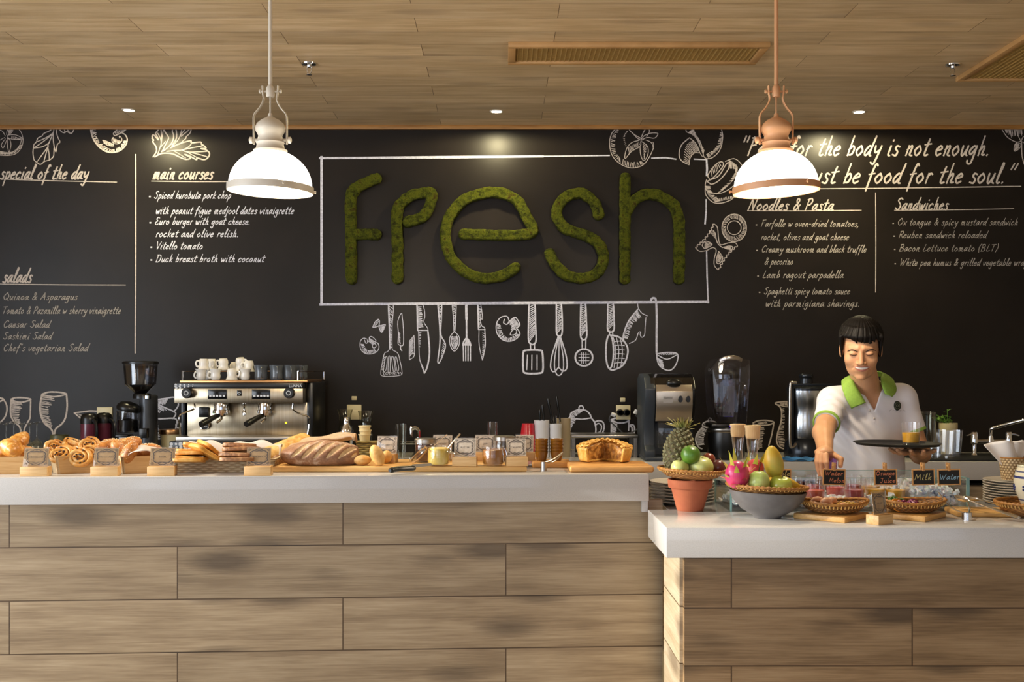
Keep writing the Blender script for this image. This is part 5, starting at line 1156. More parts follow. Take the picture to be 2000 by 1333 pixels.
o = mk('tall_glass', MB().lathe([(0, .006), (.024, .0), (.027, 0), (.033, .11), (.03, .212), (.0285, .212), (.031, .11), (.025, .012), (0, .012)], 28), m_glass, None, (px_at(962, 6.3), 6.3, ZB), smooth=50); tag(o, 'tall clear glass behind the caramel jar cards', 'glass')

# faucets
loc, lx, lz, k = frame(820, 6.55)
t = thing('kitchen_faucet', 'small chrome faucet behind the jam jar', 'faucet', loc)
mk('spout', MB().tube(cr([(lx(818), 0, 0), (lx(818), 0, lz(850)), (lx(817), 0, lz(840)), (lx(811), 0, lz(836)), (lx(805), 0, lz(838))], 6), .011, 10), m_chrome, t)
mk('nozzle', MB().lathe([(0, lz(854)), (3.5 * k, lz(854)), (4 * k, lz(838)), (2.5 * k, lz(833)), (0, lz(832))], 18, (lx(803), 0, 0)), m_chrome, t, smooth=50)
mk('base_collar', MB().lathe([(0, 0), (.03, 0), (.022, lz(868)), (.018, lz(855)), (0, lz(855))], 24, (lx(818), 0, 0)), m_chrome, t, smooth=50)
mk('pipe', MB().tube([(lx(782), .02, lz(866)), (lx(850), .02, lz(866))], .009, 10), m_chrome, t)
for i, (a, b) in enumerate([((1885, 6.35), 1), ((1, 1), 0)][:1]):
    loc, lx, lz, k = frame(1935, 6.5, ZB + .0105)
    t = thing('bridge_faucet', 'chrome bridge faucet with a slanting spout at the right end', 'faucet', loc)
    for p, s in ((1903, -1), (1970, 1)):
        mk('valve', MB().lathe([(0, 0), (.018, 0), (.012, .012), (.012, lz(868)), (.02, lz(866)), (.02, lz(846)), (.016, lz(844)), (0, lz(843))], 24, (lx(p), 0, 0)), m_chrome, t, smooth=45)
        mk('lever', MB().tube([(lx(p), 0, lz(848)), (lx(p + s * 9), -.01, lz(848)), (lx(p + s * 18), -.02, lz(851))], [.012, .011, .007], 10, fx=.6), m_chrome, t, smooth=60)
    mk('bridge_pipe', MB().tube([(lx(1903), 0, lz(862)), (lx(1970), 0, lz(862))], .0125, 12), m_chrome, t)
    mk('spout', MB().tube(cr([(lx(1935), 0, lz(862)), (lx(1935), 0, lz(842)), (lx(1937), -.01, lz(837)), (lx(1960), -.05, lz(828)), (lx(1982), -.1, lz(820)), (lx(1987), -.11, lz(822)), (lx(1990), -.11, lz(838))], 5), .011, 12), m_chrome, t)
    mk('collar', MB().lathe([(0, lz(864)), (.02, lz(864)), (.014, lz(852)), (0, lz(852))], 20, (lx(1935), 0, 0)), m_chrome, t)

# red cups and white knife canisters
rc = mk('red_cup', MB().lathe([(.0485, 0), (.05, .004), (.0485, .008), (.0335, .126), (.0315, .13), (0, .13), (0, .128), (.031, .128), (.047, 0)], 36), M('red_plastic', 'b5202e', .25, coat=.3), None, smooth=45)
tag(rc, 'x', 'cup', 'upside-down red cups')
for k_ in range(4):
    n = rc if k_ == 0 else rc.copy()
    if k_: COL.objects.link(n)
    n.location = (px_at(1031, 6.3), 6.3, ZB + .024 * k_); n['label'] = ('lowest', 'second', 'third', 'topmost')[k_] + ' upside-down red cup of the red stack'
m_wplastic = M('white_plastic', 'd8d8dc', .35)
def canister(px, Y, r, h, label, split=False):
    t = thing('utensil_canister', label, 'canister', (px_at(px, Y), Y, ZB), 0, 'white knife canisters')
    mk('body', MB().lathe([(0, 0), (r * .93, 0), (r * .95, .01), (r * .97, h * .88), (r, h * .89), (r, h), (r * .93, h), (r * .9, .01), (0, .01)], 36), m_wplastic, t, smooth=40)
    return t
canister(1058, 6.3, .0425, .22, 'white canister of black-handled knives beside the red cups')
canister(1085, 6.3, .034, .2, 'narrow white canister holding cutlery between the two others')
m_beige = M('beige_plastic', 'a8987c', .45)
t = thing('utensil_canister', 'beige canister behind the cutlery, right of the white ones', 'canister', (px_at(1101, 6.42), 6.42, ZB), 0, 'white knife canisters')
mk('body', MB().lathe([(0, 0), (.037, 0), (.04, .225), (.037, .225), (.034, .01), (0, .01)], 32), m_beige, t, smooth=40)
for a, b, Y, lb in (((1055, 824), (1054, 800), 6.31, 'shortest black knife handle in the white canister'), ((1063, 824), (1059, 791), 6.29, 'thick black knife handle in the white canister'), ((1078, 822), (1070, 779), 6.32, 'slanting knife handle between the canisters'), ((1094, 824), (1087, 775), 6.36, 'tallest black knife handle in the beige canister')):
    A = W(*a, Y); B = W(*b, Y); base = Vector((A.x + (A.x - B.x) * .6, Y, ZB + .03)); d = (B - A)
    t = thing('kitchen_knife', lb, 'knife', A, 0, 'knives in the canisters')
    mk('handle', MB().tube([(0, 0, 0), d * .5, d * .9, d], [.007, .0085, .0105, .008], 10, fx=.75), m_black, t, smooth=60)
    mk('blade', MB().tube([base - A, d * .02], [.004, .009], 4, fx=.15), m_chrome, t, smooth=0)
for i, (a, b, lb) in enumerate([((1083, 836), (1080, 806), 'long thin fork handle leaning left from the narrow canister'), ((1087, 836), (1086, 812), 'middle silver handle in the narrow canister'), ((1092, 838), (1093, 813), 'right silver handle in the narrow canister')]):
    A = W(*a, 6.29); B = W(*b, 6.29); t = thing('table_fork', lb, 'fork', A, 0, 'cutlery in the narrow canister')
    mk('handle', MB().tube([(A - B) * 1.5, (0, 0, 0), (B - A)], [.002, .003, .005], 8, fx=.4), m_chrome, t)

# steel shelf, sockets, plugs
loc, lx, lz, k = frame(1190, 6.5)
t = thing('steel_shelf', 'low stainless steel shelf in front of the chalk mug', 'shelf', loc)
mk('top', bx(MB(), lx, lz, 1114, 1244, 849, 855, -.06, .2), m_steel, t, bevel=.003)
for p in (1119, 1239):
    mk('leg', MB().box((lx(p), -.04, lz(855) / 2), (.02, .02, lz(855))), m_steel, t)
    mk('leg', MB().box((lx(p), .18, lz(855) / 2), (.02, .02, lz(855))), m_steel, t)
mk('wire_hook', MB().tube(cr([(lx(1110), -.06, lz(868)), (lx(1112), -.07, lz(876)), (lx(1122), -.08, lz(878))], 5), .003, 6), m_chrome, t)
m_sock = M('ivory_socket', 'c9bf9f', .4)
def socket(a, b, c, d, label, name='wall_socket'):
    p0, p1 = W(a, c, YW), W(b, d, YW); t = thing(name, label, 'socket' if name == 'wall_socket' else 'switch', ((p0.x + p1.x) / 2, YW, (p0.z + p1.z) / 2))
    w_, h_ = p1.x - p0.x, p0.z - p1.z
    mk('plate', MB().box((0, -.005, 0), (w_, .01, h_)), m_sock, t, bevel=.003)
    return t, w_, h_
t, w_, h_ = socket(678, 706, 791, 820, 'ivory double socket above the carafes')
mk('socket_insert', MB().box((0, -.011, -.01), (w_ * .7, .004, h_ * .5)), m_sock, t, bevel=.001)
t, w_, h_ = socket(687, 697, 774.5, 782, 'tiny pale switch above the socket behind the carafes', 'wall_switch')
t, w_, h_ = socket(1203, 1231, 792, 820, 'ivory socket with two black plugs above the chalk mug')
for s in (-.24, .22):
    mk('black_plug', MB().lathe([(0, -.045), (.017, -.045), (.021, -.03), (.021, -.01), (0, -.01)], 20, (s * w_, 0, 0), (-PI / 2, 0, 0)).box((s * w_, -.03, 0), (.03, .03, .03)), m_black, t, bevel=.002)
socket(1211, 1221, 777.5, 785.5, 'tiny pale switch above the socket with the plugs', 'wall_switch')
t, w_, h_ = socket(190, 220, 796, 826, 'ivory socket half hidden behind the maroon flasks')
mk('socket_insert', MB().box((0, -.011, -.01), (w_ * .7, .004, h_ * .5)), m_sock, t, bevel=.001)
def cable(pts, label, r=.004, plug=None):
    t = thing('power_cable', label, 'cable', W(*pts[0], 6.7), 0, 'cables at the socket')
    O = t.location
    mk('cord', MB().tube(cr([W(a, b, 6.72 if i < len(pts) - 1 else 6.6) - O for i, (a, b) in enumerate(pts)], 6), r, 6), m_grey, t)
    if plug: mk('white_plug', MB().tube([W(*plug[0], 6.7) - O, W(*plug[1], 6.7) - O], .012, 10), m_wplastic, t)
cable([(1193, 811), (1190, 820), (1196, 828), (1215, 845), (1228, 862)], 'grey cable looping left of the socket to the shelf', .004, ((1194, 809), (1202, 812)))
cable([(1241, 811), (1250, 822), (1249, 834), (1240, 842), (1228, 850), (1236, 856)], 'grey cable looping right of the socket', .004, ((1240, 809), (1244, 801)))

# ice machine
m_smoke2 = thin_glass('smoked_hood', (.4, .4, .42, 1), .08, .08)
loc, lx, lz, k = frame(1310, 6.2)
t = thing('citrus_machine', 'silver-fronted countertop machine with a smoked hood beside the pineapple', 'kitchen machine', loc)
prof = [(-.0, 0), (0, .004)]
side = [(.03, 0), (.36, 0), (.36, lz(740)), (.3, lz(731)), (.16, lz(730)), (.06, lz(737)), (.0, lz(760)), (.015, lz(800)), (.05, lz(825)), (.05, lz(872)), (.0, lz(880)), (.0, 0)]
def side_slab(x0, x1, out): 
    n = len(out); return MB().add([(x0, y, z) for y, z in out] + [(x1, y, z) for y, z in out], [tuple(range(n)), tuple(range(2 * n - 1, n - 1, -1))] + [(i, n + i, n + (i + 1) % n, (i + 1) % n) for i in range(n)])
m_blue = M('slate_plastic', '31373f', .4)
mk('side_panel', side_slab(lx(1260), lx(1281), side), m_blue, t, bevel=.008)
mk('side_panel', side_slab(lx(1353), lx(1359), side), m_black, t, bevel=.004)
mk('back_panel', MB().box((0, .25, lz(760) / 2 + .01), (92 * k, .2, lz(760) - .03)), m_blue, t)
fp = [(.02, lz(752)), (.0, lz(765)), (.0, lz(790)), (.012, lz(805)), (.04, lz(824)), (.06, lz(824)), (.06, lz(752))]
m_silver = M('satin_silver', 'c4b9aa', .32, .9)
mk('front_plate', side_slab(lx(1282), lx(1353), fp), m_silver, t, bevel=.002)
hd = [(.02, lz(753)), (.05, lz(738)), (.12, lz(731)), (.3, lz(731)), (.3, lz(733)), (.13, lz(733)), (.06, lz(740)), (.03, lz(753))]
mk('smoked_hood', side_slab(lx(1272), lx(1357), hd), m_smoke2, t)
mk('handle_knob', MB().ell((lx(1317), .02, lz(749)), (15 * k, .022, 9 * k), 28, 14), m_black, t)
for p in (1329, 1344): mk('push_button', MB().lathe([(0, .012), (4 * k, .012), (4.4 * k, .008), (4.4 * k, 0)], 20, (lx(p), .0, lz(780)), (PI / 2, 0, 0), sy=1.5), m_black, t)
mk('maker_badge', MB().box((lx(1305), -.0005, lz(781)), (19 * k, .002, 12 * k)), M('badge_silver', 'a09a92', .4, .8), t)
mk('maker_name', text_mb('Santos', 6 * k, lambda a, b: (a + lx(1305), -.002, b + lz(778))), m_black, t, smooth=0, fix=False)
mk('container', MB().box((lx(1316), .05, lz(851)), (62 * k, .1, 50 * k)), m_glass, t, bevel=.006)
mk('foot_plate', MB().box((lx(1308), .16, .012), (98 * k, .38, .024)), m_blue, t, bevel=.006)

# blender in its sound box
loc, lx, lz, k = frame(1426, 6.25)
t = thing('blender', 'tall bar blender in a clear sound enclosure with a violet light', 'blender', loc)
m_clear = thin_glass('clear_shell', (.86, .86, .9, 1), .04, .06)
mk('base', MB().lathe([(0, 0), (.098, 0), (.104, .02), (.102, lz(842)), (.098, lz(837)), (0, lz(836))], 40, (0, .11, 0), sy=.95), m_black, t, smooth=40)
mk('chrome_band', MB().lathe([(.103, lz(846)), (.1065, lz(844)), (.105, lz(839)), (.1, lz(838))], 40, (0, .11, 0), sy=.95), m_steel, t, smooth=40)
mk('deck', MB().box((0, .12, lz(833)), (70 * k, .2, 8 * k)), m_black, t, bevel=.006)
mk('violet_light', bx(MB(), lx, lz, 1427, 1447, 830.5, 834, .012, .022), M('violet_led', '7a5cff', .4, emit=4), t)
sh = [(lx(1400), lz(835)), (lx(1394), lz(790)), (lx(1390), lz(722)), (lx(1403), lz(702)), (lx(1412), lz(699)), (lx(1450), lz(701)), (lx(1465), lz(703)), (lx(1466), lz(728)), (lx(1462), lz(790)), (lx(1458), lz(835))]
mk('sound_enclosure', MB().prism(sh, .0, .24), m_clear, t, bevel=.008)
mk('enclosure_handle', MB().tube(cr([(lx(1408), .02, lz(705)), (lx(1420), .0, lz(699)), (lx(1436), .0, lz(699)), (lx(1450), .02, lz(704))], 5), .006, 8, fx=2), m_steel, t)
mk('jug', MB().lathe([(0, lz(820)), (18 * k, lz(820)), (20 * k, lz(815)), (24 * k, lz(740)), (23 * k, lz(740)), (19 * k, lz(812)), (0, lz(816))], 4, (lx(1425), .12, 0), Euler((0, 0, PI / 4)).to_matrix()), m_clear, t, smooth=0)
mk('jug_scale', MB().box((lx(1427), .06, lz(785)), (22 * k, .003, 60 * k)), thin_glass('frosted_scale', (.55, .56, .66, 1), .4, .1), t)
mk('jug_handle', MB().tube(cr([(lx(1446), .1, lz(750)), (lx(1458), .06, lz(752)), (lx(1460), .06, lz(775)), (lx(1458), .06, lz(795))], 5), .011, 10), m_clear, t)
mk('jug_lid', MB().lathe([(0, lz(720)), (14 * k, lz(721)), (26 * k, lz(732)), (26 * k, lz(740)), (0, lz(740))], 32, (lx(1425), .12, 0)), m_smoke2, t, smooth=40)

# juice extractor
loc, lx, lz, k = frame(1583, 6.2)
t = thing('juice_extractor', 'steel juice extractor with a locking arm behind the person', 'juicer', loc)
m_darkm = M('gunmetal', '2c3036', .25, .6)
mk('motor_base', MB().lathe([(0, 0), (.115, 0), (.12, .02), (.115, lz(867)), (.09, lz(858)), (0, lz(858))], 40, (lx(1586), .13, 0)), m_darkm, t, smooth=45)
mk('steel_bowl', MB().lathe([(0, lz(858)), (33 * k, lz(858)), (34 * k, lz(854)), (34 * k, lz(822)), (30 * k, lz(805)), (35 * k, lz(790)), (37 * k, lz(768)), (37 * k, lz(762)), (0, lz(762))], 44, (lx(1586), .13, 0)), M('satin_steel', 'ced4da', .24, 1), t, smooth=45)
mk('lid', MB().lathe([(38 * k, lz(764)), (38 * k, lz(760)), (30 * k, lz(756)), (14 * k, lz(752)), (0, lz(752))], 44, (lx(1586), .13, 0)), m_darkm, t, smooth=45)
mk('feed_tube', MB().lathe([(0, lz(731)), (13 * k, lz(731)), (14 * k, lz(733)), (14 * k, lz(738)), (12 * k, lz(740)), (13 * k, lz(753)), (0, lz(753))], 32, (lx(1587), .13, 0)), m_darkm, t, smooth=45)
mk('locking_arm', MB().tube(cr([(lx(1556), .0, lz(748)), (lx(1549), -.0, lz(748)), (lx(1544), 0, lz(752)), (lx(1543), 0, lz(800)), (lx(1543), 0, lz(866)), (lx(1549), 0, lz(874)), (lx(1556), .02, lz(868))], 5), .008, 10), m_steel, t)
mk('top_bar', MB().box((lx(1588), .02, lz(752)), (76 * k, .03, 5 * k)), m_darkm, t, bevel=.003)
mk('rear_post', MB().box((lx(1552), .08, lz(810)), (.02, .06, lz(752) - lz(868))), m_darkm, t, bevel=.004)
cl = MB(); cl.grid(lambda u, v: (.22 * (u - .5) + .01 * math.sin(v * 7), .045 * (v - .5) + .004 * math.sin(u * 9), .012 + .006 * math.sin(u * 15 + v * 5) + .005 * math.sin(v * 13 + u * 7)), 30, 18)
o = mk('cleaning_cloth', cl, M('blue_cloth', '3f7fb8', .85, col2='5795c8', ns=12), None, (px_at(1562, 6.18), 6.18, ZB + .002), solid=.003, smooth=180); tag(o, 'crumpled blue cloth at the foot of the juice extractor', 'cloth')

# drying mat with glasses, herbs
o = mk('drying_mat', MB().box((0, 0, .005), (.62, .46, .01)), m_blackm, None, (px_at(1880, 6.42), 6.42, ZB), bevel=.003); tag(o, 'black mat under the drinking glasses and faucet', 'mat')
zm = ZB + .01
tum = [(0, .012), (.026, .012), (.028, 0), (.03, 0), (.031, .02), (.042, .15), (.0405, .15), (.029, .022), (0, .02)]
tp = MB().lathe(tum, 12)
g3 = mk('drinking_glass', tp, m_glass, None, smooth=0); tag(g3, 'x', 'glass', 'faceted glasses on the black mat')
for i, (px, Y, sc, lb) in enumerate([(1852, 6.28, 1, 'faceted glass at the front of the black mat'), (1838, 6.42, 1, 'faceted glass just behind the front one'), (1866, 6.45, .98, 'faceted glass on the right behind the front one'), (1806, 6.3, .35, 'small shot glass half hidden by the tray'), (1817, 6.33, .42, 'shot glass below the edge of the tray'), (1829, 6.28, .4, 'shot glass nearest the faceted glasses')]):
    n = g3 if i == 0 else g3.copy()
    if i: COL.objects.link(n)
    n.location = (px_at(px, Y), Y, zm); n.scale = (sc if sc > .5 else .55, sc if sc > .5 else .55, sc); n['label'] = lb
o = mk('glass_pitcher', MB().lathe([(0, .01), (.04, .006), (.042, 0), (.044, .01), (.043, .1), (.046, .22), (.05, .25), (.0485, .25), (.044, .22), (.041, .1), (.041, .015), (0, .015)], 32), m_glassd, None, (px_at(1812, 6.5), 6.5, zm), smooth=50); tag(o, 'tall glass pitcher right behind the person\'s sleeve', 'pitcher')
t = thing('herb_pot', 'white pot of mint behind the faceted glasses', 'plant', (px_at(1852, 6.6), 6.6, zm))
mk('pot', MB().lathe([(0, 0), (.04, 0), (.052, .155), (.052, .18), (.047, .18), (.045, .15), (0, .15)], 32), m_cream, t, smooth=45)
m_mint = M('mint_green', '4f7a28', .55, col2='6c9a3a', ns=30)
st = MB(); lf = MB(); g = random.Random(8)
for i in range(8):
    a = g.uniform(0, 6.28); e = Vector((math.cos(a) * g.uniform(.03, .08) - .03, math.sin(a) * .03, g.uniform(.2, .26)))
    p = cr([(0, 0, .15), (e.x * .4, e.y * .4, .19), tuple(e)], 5); st.tube(p, .0022, 5)
    for j in range(6):
        q = Vector(p[4 + j % (len(p) - 4)]); R = Euler((g.uniform(-.6, .6), g.uniform(-.6, .6), g.uniform(0, 6.28))).to_matrix()
        lf.add([q + R @ Vector(v) for v in ((0, 0, 0), (.008, .011, .002), (.004, .024, 0), (0, .028, -.002), (-.004, .024, 0), (-.008, .011, .002))], [(0, 1, 2, 3, 4, 5)])
mk('stems', st, m_mint, t); mk('leaves', lf, m_mint, t, smooth=0, fix=False)['kind'] = 'stuff'
loc, lx, lz, k = frame(2010, 6.0, ZB)

# ---------------------------------------------------------------- fruit, juices and crockery on the right counter
def basket_tray(name, label, loc, r, h, rot=(0, 0, 0), base=.55, mat=None, deep=0, group=None):
    t = thing(name, label, 'basket', loc, 0, group, rot)
    mk('woven_shell', MB().lathe([(0, 0), (r * base, 0), (r * (base + .22), h * .25), (r * .93, h * .7), (r, h), (r * .975, h), (r * .9, h * .7), (r * (base + .2), h * .33), (r * base, .005), (0, .005)], 64), mat or m_wick, t, smooth=60)
    mk('bound_rim', MB().ring(r * .99, .0055, 144, 7, (0, 0, h), None, lambda i: 1.15 if i % 3 else .7), m_rim, t, smooth=60)
    mk('peg_row', _pegs(r, h), M('cane_pegs', 'd8ad62', .5), t)
    return t
def _pegs(r, h):
    mb = MB()
    for i in range(60):
        a = 2 * PI * i / 60; c, s = math.cos(a), math.sin(a)
        mb.tube([(c * r * .965, s * r * .965, h * .72), (c * r * 1.005, s * r * 1.005, h * .97)], .0022, 5)
    return mb
def put(name, label, cat, mb, mat, p, rot=(0, 0, 0), group=None, **k):
    return tag(mk(name, mb, mat, None, p, rot, **k), label, cat, group)
# terracotta pot and its tray
PT = at(1348, 4.15, ZR)
t = thing('terracotta_pot', 'terracotta flower pot used as a stand for a fruit tray', 'pot', PT)
mk('pot_wall', MB().lathe([(0, 0), (.047, 0), (.049, .003), (.07, .082), (.077, .083), (.08, .087), (.0825, .113), (.08, .115), (.073, .113), (.045, .006), (0, .006)], 48), m_terra, t, smooth=40)
TR = (PT.x + .004, PT.y, ZR + .1165)
tilt = .045
basket_tray('fruit_tray', 'round woven tray balanced on the terracotta pot', TR, .122, .034, (0, tilt, 0))
zt = TR[2] + .012
# pineapple
A = W(1318, 914, 4.17); B = W(1329, 846, 4.2); A.z = zt + .042; ax = (B - A).normalized(); LN = .165
Q = ax.to_track_quat('Z', 'Y').to_matrix()
t = thing('pineapple', 'whole pineapple with a dry crown on the left fruit tray', 'pineapple', (A.x, A.y, A.z - .03), 0, None, Q.to_euler())
PRf = lambda s: .053 * (math.sin(PI * min(max(s, .0), 1) * .86 + .32)) ** .55
mk('fruit', MB().lathe([(0, 0)] + [(PRf(i / 14), LN * i / 14) for i in range(15)] + [(0, LN)], 32), M('pineapple_skin', '5a4c2c', .7, col2='3c3a22', ns=60), t)
ey = MB(); N = 150
for i in range(N):
    s = (i + .5) / N; a = i * 2.39996; r = PRf(s); z = LN * s
    n = Vector((math.cos(a), math.sin(a), .0)); u = Vector((-math.sin(a), math.cos(a), 0)); c = Vector((r * n.x, r * n.y, z)); w = .0093
    vs = [c + u * w, c + Vector((0, 0, w * .9)), c - u * w, c - Vector((0, 0, w * .9)), c + n * .0045 + u * w * .4, c + n * .0045 + Vector((0, 0, w * .4)), c + n * .0045 - u * w * .4, c + n * .0045 - Vector((0, 0, w * .4)), c + n * .008 + Vector((0, 0, .004))]
    ey.add(vs, [(0, 1, 5, 4), (1, 2, 6, 5), (2, 3, 7, 6), (3, 0, 4, 7), (4, 5, 8), (5, 6, 8), (6, 7, 8), (7, 4, 8)])
mk('eyes', ey, M('pineapple_eyes', '8d8a66', .6, col2='5a5638', ns=70), t, smooth=30)
cw = MB(); g = random.Random(2)
for i in range(34):
    a = i * 2.4; sp = .15 + .9 * (1 - i / 34); L = g.uniform(.035, .062); d = Vector((math.cos(a) * sp + .25, math.sin(a) * sp, 1)).normalized(); u = d.cross(Vector((0, 0, 1))).normalized(); b0 = Vector((math.cos(a) * .012, math.sin(a) * .012, LN - .008))
    pr = []
    for j in range(5):
        s = j / 4; c = b0 + d * L * s + Vector((math.cos(a), math.sin(a), -.6)) * .02 * s * s * sp; wd = .0058 * (1 - s ** 1.6) + .0004; pr += [c - u * wd, c + Vector((0, 0, .0)) - d.cross(u) * .0025, c + u * wd]
    cw.add(pr, [(j * 3 + q, j * 3 + q + 1, j * 3 + q + 4, j * 3 + q + 3) for j in range(4) for q in (0, 1)])
mk('crown_leaves', cw, M('crown_green', '6f7a3a', .6, col2='9a8a50', ns=30), t, smooth=60, fix=False)

def fruit(rx, rz, dip=.12, n=32, lob=0):
    pf = []
    for i in range(17):
        a = PI * i / 16; r = math.sin(a) ** .92; z = -math.cos(a); z += -dip * max(0, 1 - abs(i - 16) / 3.5) - (-dip * .5) * max(0, 1 - i / 2.5)
        pf.append((rx * r if 0 < i < 16 else 0, rz * z))
    return MB().lathe(pf, n)
m_gorange = M('green_orange_peel', '3f6a1e', .35, col2='5e8a2a', ns=14, bs=.15, bsc=260, coat=.2)
m_guava = M('pale_green_skin', 'd6dc94', .35, col2='bfca70', ns=16, coat=.2)
m_pass = M('passion_skin', '6e2a1e', .35, col2='8c3d26', ns=20, coat=.3)
m_passd = M('dark_passion_skin', '4a1c22', .35, col2='6a2c2c', ns=20, coat=.3)
m_stem = M('fruit_stem', '5a4524', .8)
def F1(name, label, cat, px, py, Y, rx, rz, mat, rot=(0, 0, 0), stem=0, dip=.12, group=None):
    t = thing(name, label, cat, W(px, py, Y), 0, group, rot)
    mk('flesh', fruit(rx, rz, dip), mat, t, smooth=180)
    if stem: mk('stem', MB().tube(cr([(0, 0, rz * .8), (.002, 0, rz * 1.05), (.006, 0, rz + stem)], 4), .0022, 6), m_stem, t)
    else: mk('blossom_end', MB().lathe([(0, rz * .9), (.005, rz * .9), (.003, rz * .93), (0, rz * .925)], 8), m_stem, t)
    return t
F1('green_orange', 'dark green orange at the top of the left fruit tray', 'orange', 1349, 889, 4.095, .0355, .034, m_gorange, (.5, .3, 0), 0, .03)
F1('apple', 'small pale green apple next to the pineapple base', 'apple', 1328, 914, 4.1, .033, .03, m_guava, (.15, 0, 0), .004, .2, 'pale green fruit on the trays')
F1('guava', 'large pale guava at the front of the left fruit tray', 'guava', 1369, 913, 4.115, .046, .041, m_guava, (.25, .1, 0), 0, .1, 'pale green fruit on the trays')
F1('passion_fruit', 'reddish brown passion fruit behind the large guava', 'passion fruit', 1384, 898, 4.19, .0245, .0245, m_pass, (0, .3, 0), .0, .02, 'passion fruits on the left tray')
F1('passion_fruit', 'dark purple passion fruit at the right rim of the left tray', 'passion fruit', 1403, 914, 4.15, .0275, .029, m_passd, (.2, .6, 0), .0, .02, 'passion fruits on the left tray')

# plates behind the pot
def plates(px, Y, r, n, step, where):
    m = M('plate_white', 'e0d8ca', .25, coat=.2)
    p = mk('plate', MB().lathe([(0, 0), (r * .55, 0), (r * .6, .003), (r * .97, .0125), (r, .0145), (r, .016), (r * .96, .0155), (r * .6, .0075), (0, .006)], 56), m, None, smooth=50); tag(p, 'x', 'plate', 'stacked plates ' + where)
    for k in range(n):
        q = p if k == 0 else p.copy()
        if k: COL.objects.link(q)
        q.location = (px_at(px, Y), Y, ZR + step * k); q['label'] = ('bottom plate of the stack ' if k == 0 else 'top plate of the stack ' if k == n - 1 else '%s plate from the bottom of the stack ' % ('', 'second', 'third', 'fourth', 'fifth', 'sixth', 'seventh', 'eighth', 'ninth')[k]) + where
plates(1332, 4.365, .124, 7, .0118, 'behind the terracotta pot')
plates(1986, 4.345, .122, 9, .0098, 'under the napkin basket')

# grey bowl with woven tray and fruit
BW = at(1498, 3.945, ZR)
put('serving_bowl', 'wide grey stoneware bowl carrying a woven tray of fruit', 'bowl', MB().lathe([(0, .004), (.036, .004), (.04, 0), (.046, 0), (.05, .008), (.09, .03), (.122, .065), (.134, .094), (.1305, .0955), (.117, .065), (.085, .034), (0, .014)], 64), m_greyb, BW, (0, .03, 0), smooth=50)
TB = (BW.x - .001, BW.y, ZR + .082)
basket_tray('fruit_tray', 'round woven tray set into the grey bowl', TB, .139, .03, (-.02, .045, 0), .6)
def dragon(px, py, Y, rx, rz, rot, label, ns, seed, mat):
    t = thing('dragon_fruit', label, 'dragon fruit', W(px, py, Y), 0, 'dragon fruits on the right tray', rot)
    mk('flesh', MB().ell((0, 0, 0), (rx, rx * .95, rz), 32, 20), mat, t)
    g = random.Random(seed)
    for i in range(ns):
        s = (i + .5) / ns; a = i * 2.4 + seed * 1.45; e = -.75 + 1.7 * s
        n = Vector((math.cos(a) * math.cos(e), math.sin(a) * math.cos(e), math.sin(e))); c = Vector((n.x * rx, n.y * rx * .95, n.z * rz)) * .97
        d = (Vector((0, 0, 1)) * (.8 + s) + n * .75).normalized(); u = n.cross(d).normalized(); L = .016 + .034 * s * s; vs = []
        for j in range(6):
            q = j / 5; p = c + d * L * q + n * .014 * q * q; wd = (.0115 - .004 * s) * (1 - q ** 1.5) + .0005; vs += [p - u * wd, p + n * .003 * (1 - q), p + u * wd, p - n * .001]
        fs = [(j * 4 + k, j * 4 + (k + 1) % 4, j * 4 + 4 + (k + 1) % 4, j * 4 + 4 + k) for j in range(5) for k in range(4)]
        mk('scale', MB().add(vs, fs), m_scale if s > .3 else m_scale2, t, smooth=60)
    return t
m_drag = M('dragon_skin', 'c21f6e', .4, col2='d8486a', ns=16, coat=.2); m_drag2 = M('dragon_skin_red', 'b0343f', .45, col2='c94c4a', ns=18)
m_scale = M('dragon_scale', 'a9b23c', .45, col2='cdbb4a', ns=30); m_scale2 = M('dragon_scale_pink', 'c8476a', .45, col2='c49a4e', ns=50)
dragon(1440, 928, 3.9, .042, .049, (.1, -.12, .3), 'bright pink dragon fruit at the left of the right fruit tray', 15, 1, m_drag)
dragon(1474, 917, 4.02, .034, .037, (.2, .15, 1.2), 'smaller red dragon fruit behind the pale guava', 12, 2, m_drag2)
m_gg = M('green_guava_skin', 'a9c45c', .4, col2='c6d480', ns=14, coat=.15, bs=.3, bsc=24)
gv = F1('guava', 'bumpy green guava with a long stem at the front of the right tray', 'guava', 1482, 942, 3.895, .037, .041, m_gg, (.05, -.03, 0), .024, .07, 'pale green fruit on the trays')
F1('apple', 'shiny yellow-green apple at the front of the right tray', 'apple', 1525, 949, 3.905, .0395, .036, M('apple_skin', 'a9bf45', .25, col2='c3cc5e', ns=8, coat=.3), (.25, .1, 0), .004, .26, 'pale green fruit on the trays')
m_mango = M('mango_skin', 'd8ae3a', .4, col2='b9b050', ns=9, coat=.1, r0=.42, r1=.66)
mg = sdf_mesh(lambda P: smin(s_ell(P, (0, 0, -.008), (.0335, .031, .044)), s_ell(P, (-.006, 0, .032), (.021, .02, .032)), .03), axis_pts(-.05, .05, .004), axis_pts(-.045, .045, .004), axis_pts(-.07, .075, .004))
put('mango', 'tall yellow mango standing on end in the right tray', 'mango', mg, m_mango, W(1512, 906, 3.94), (.05, -.1, .2), smooth=180, fix=False)
t = thing('banana', 'yellow banana lying behind the apple', 'banana', W(1530, 946, 3.96))
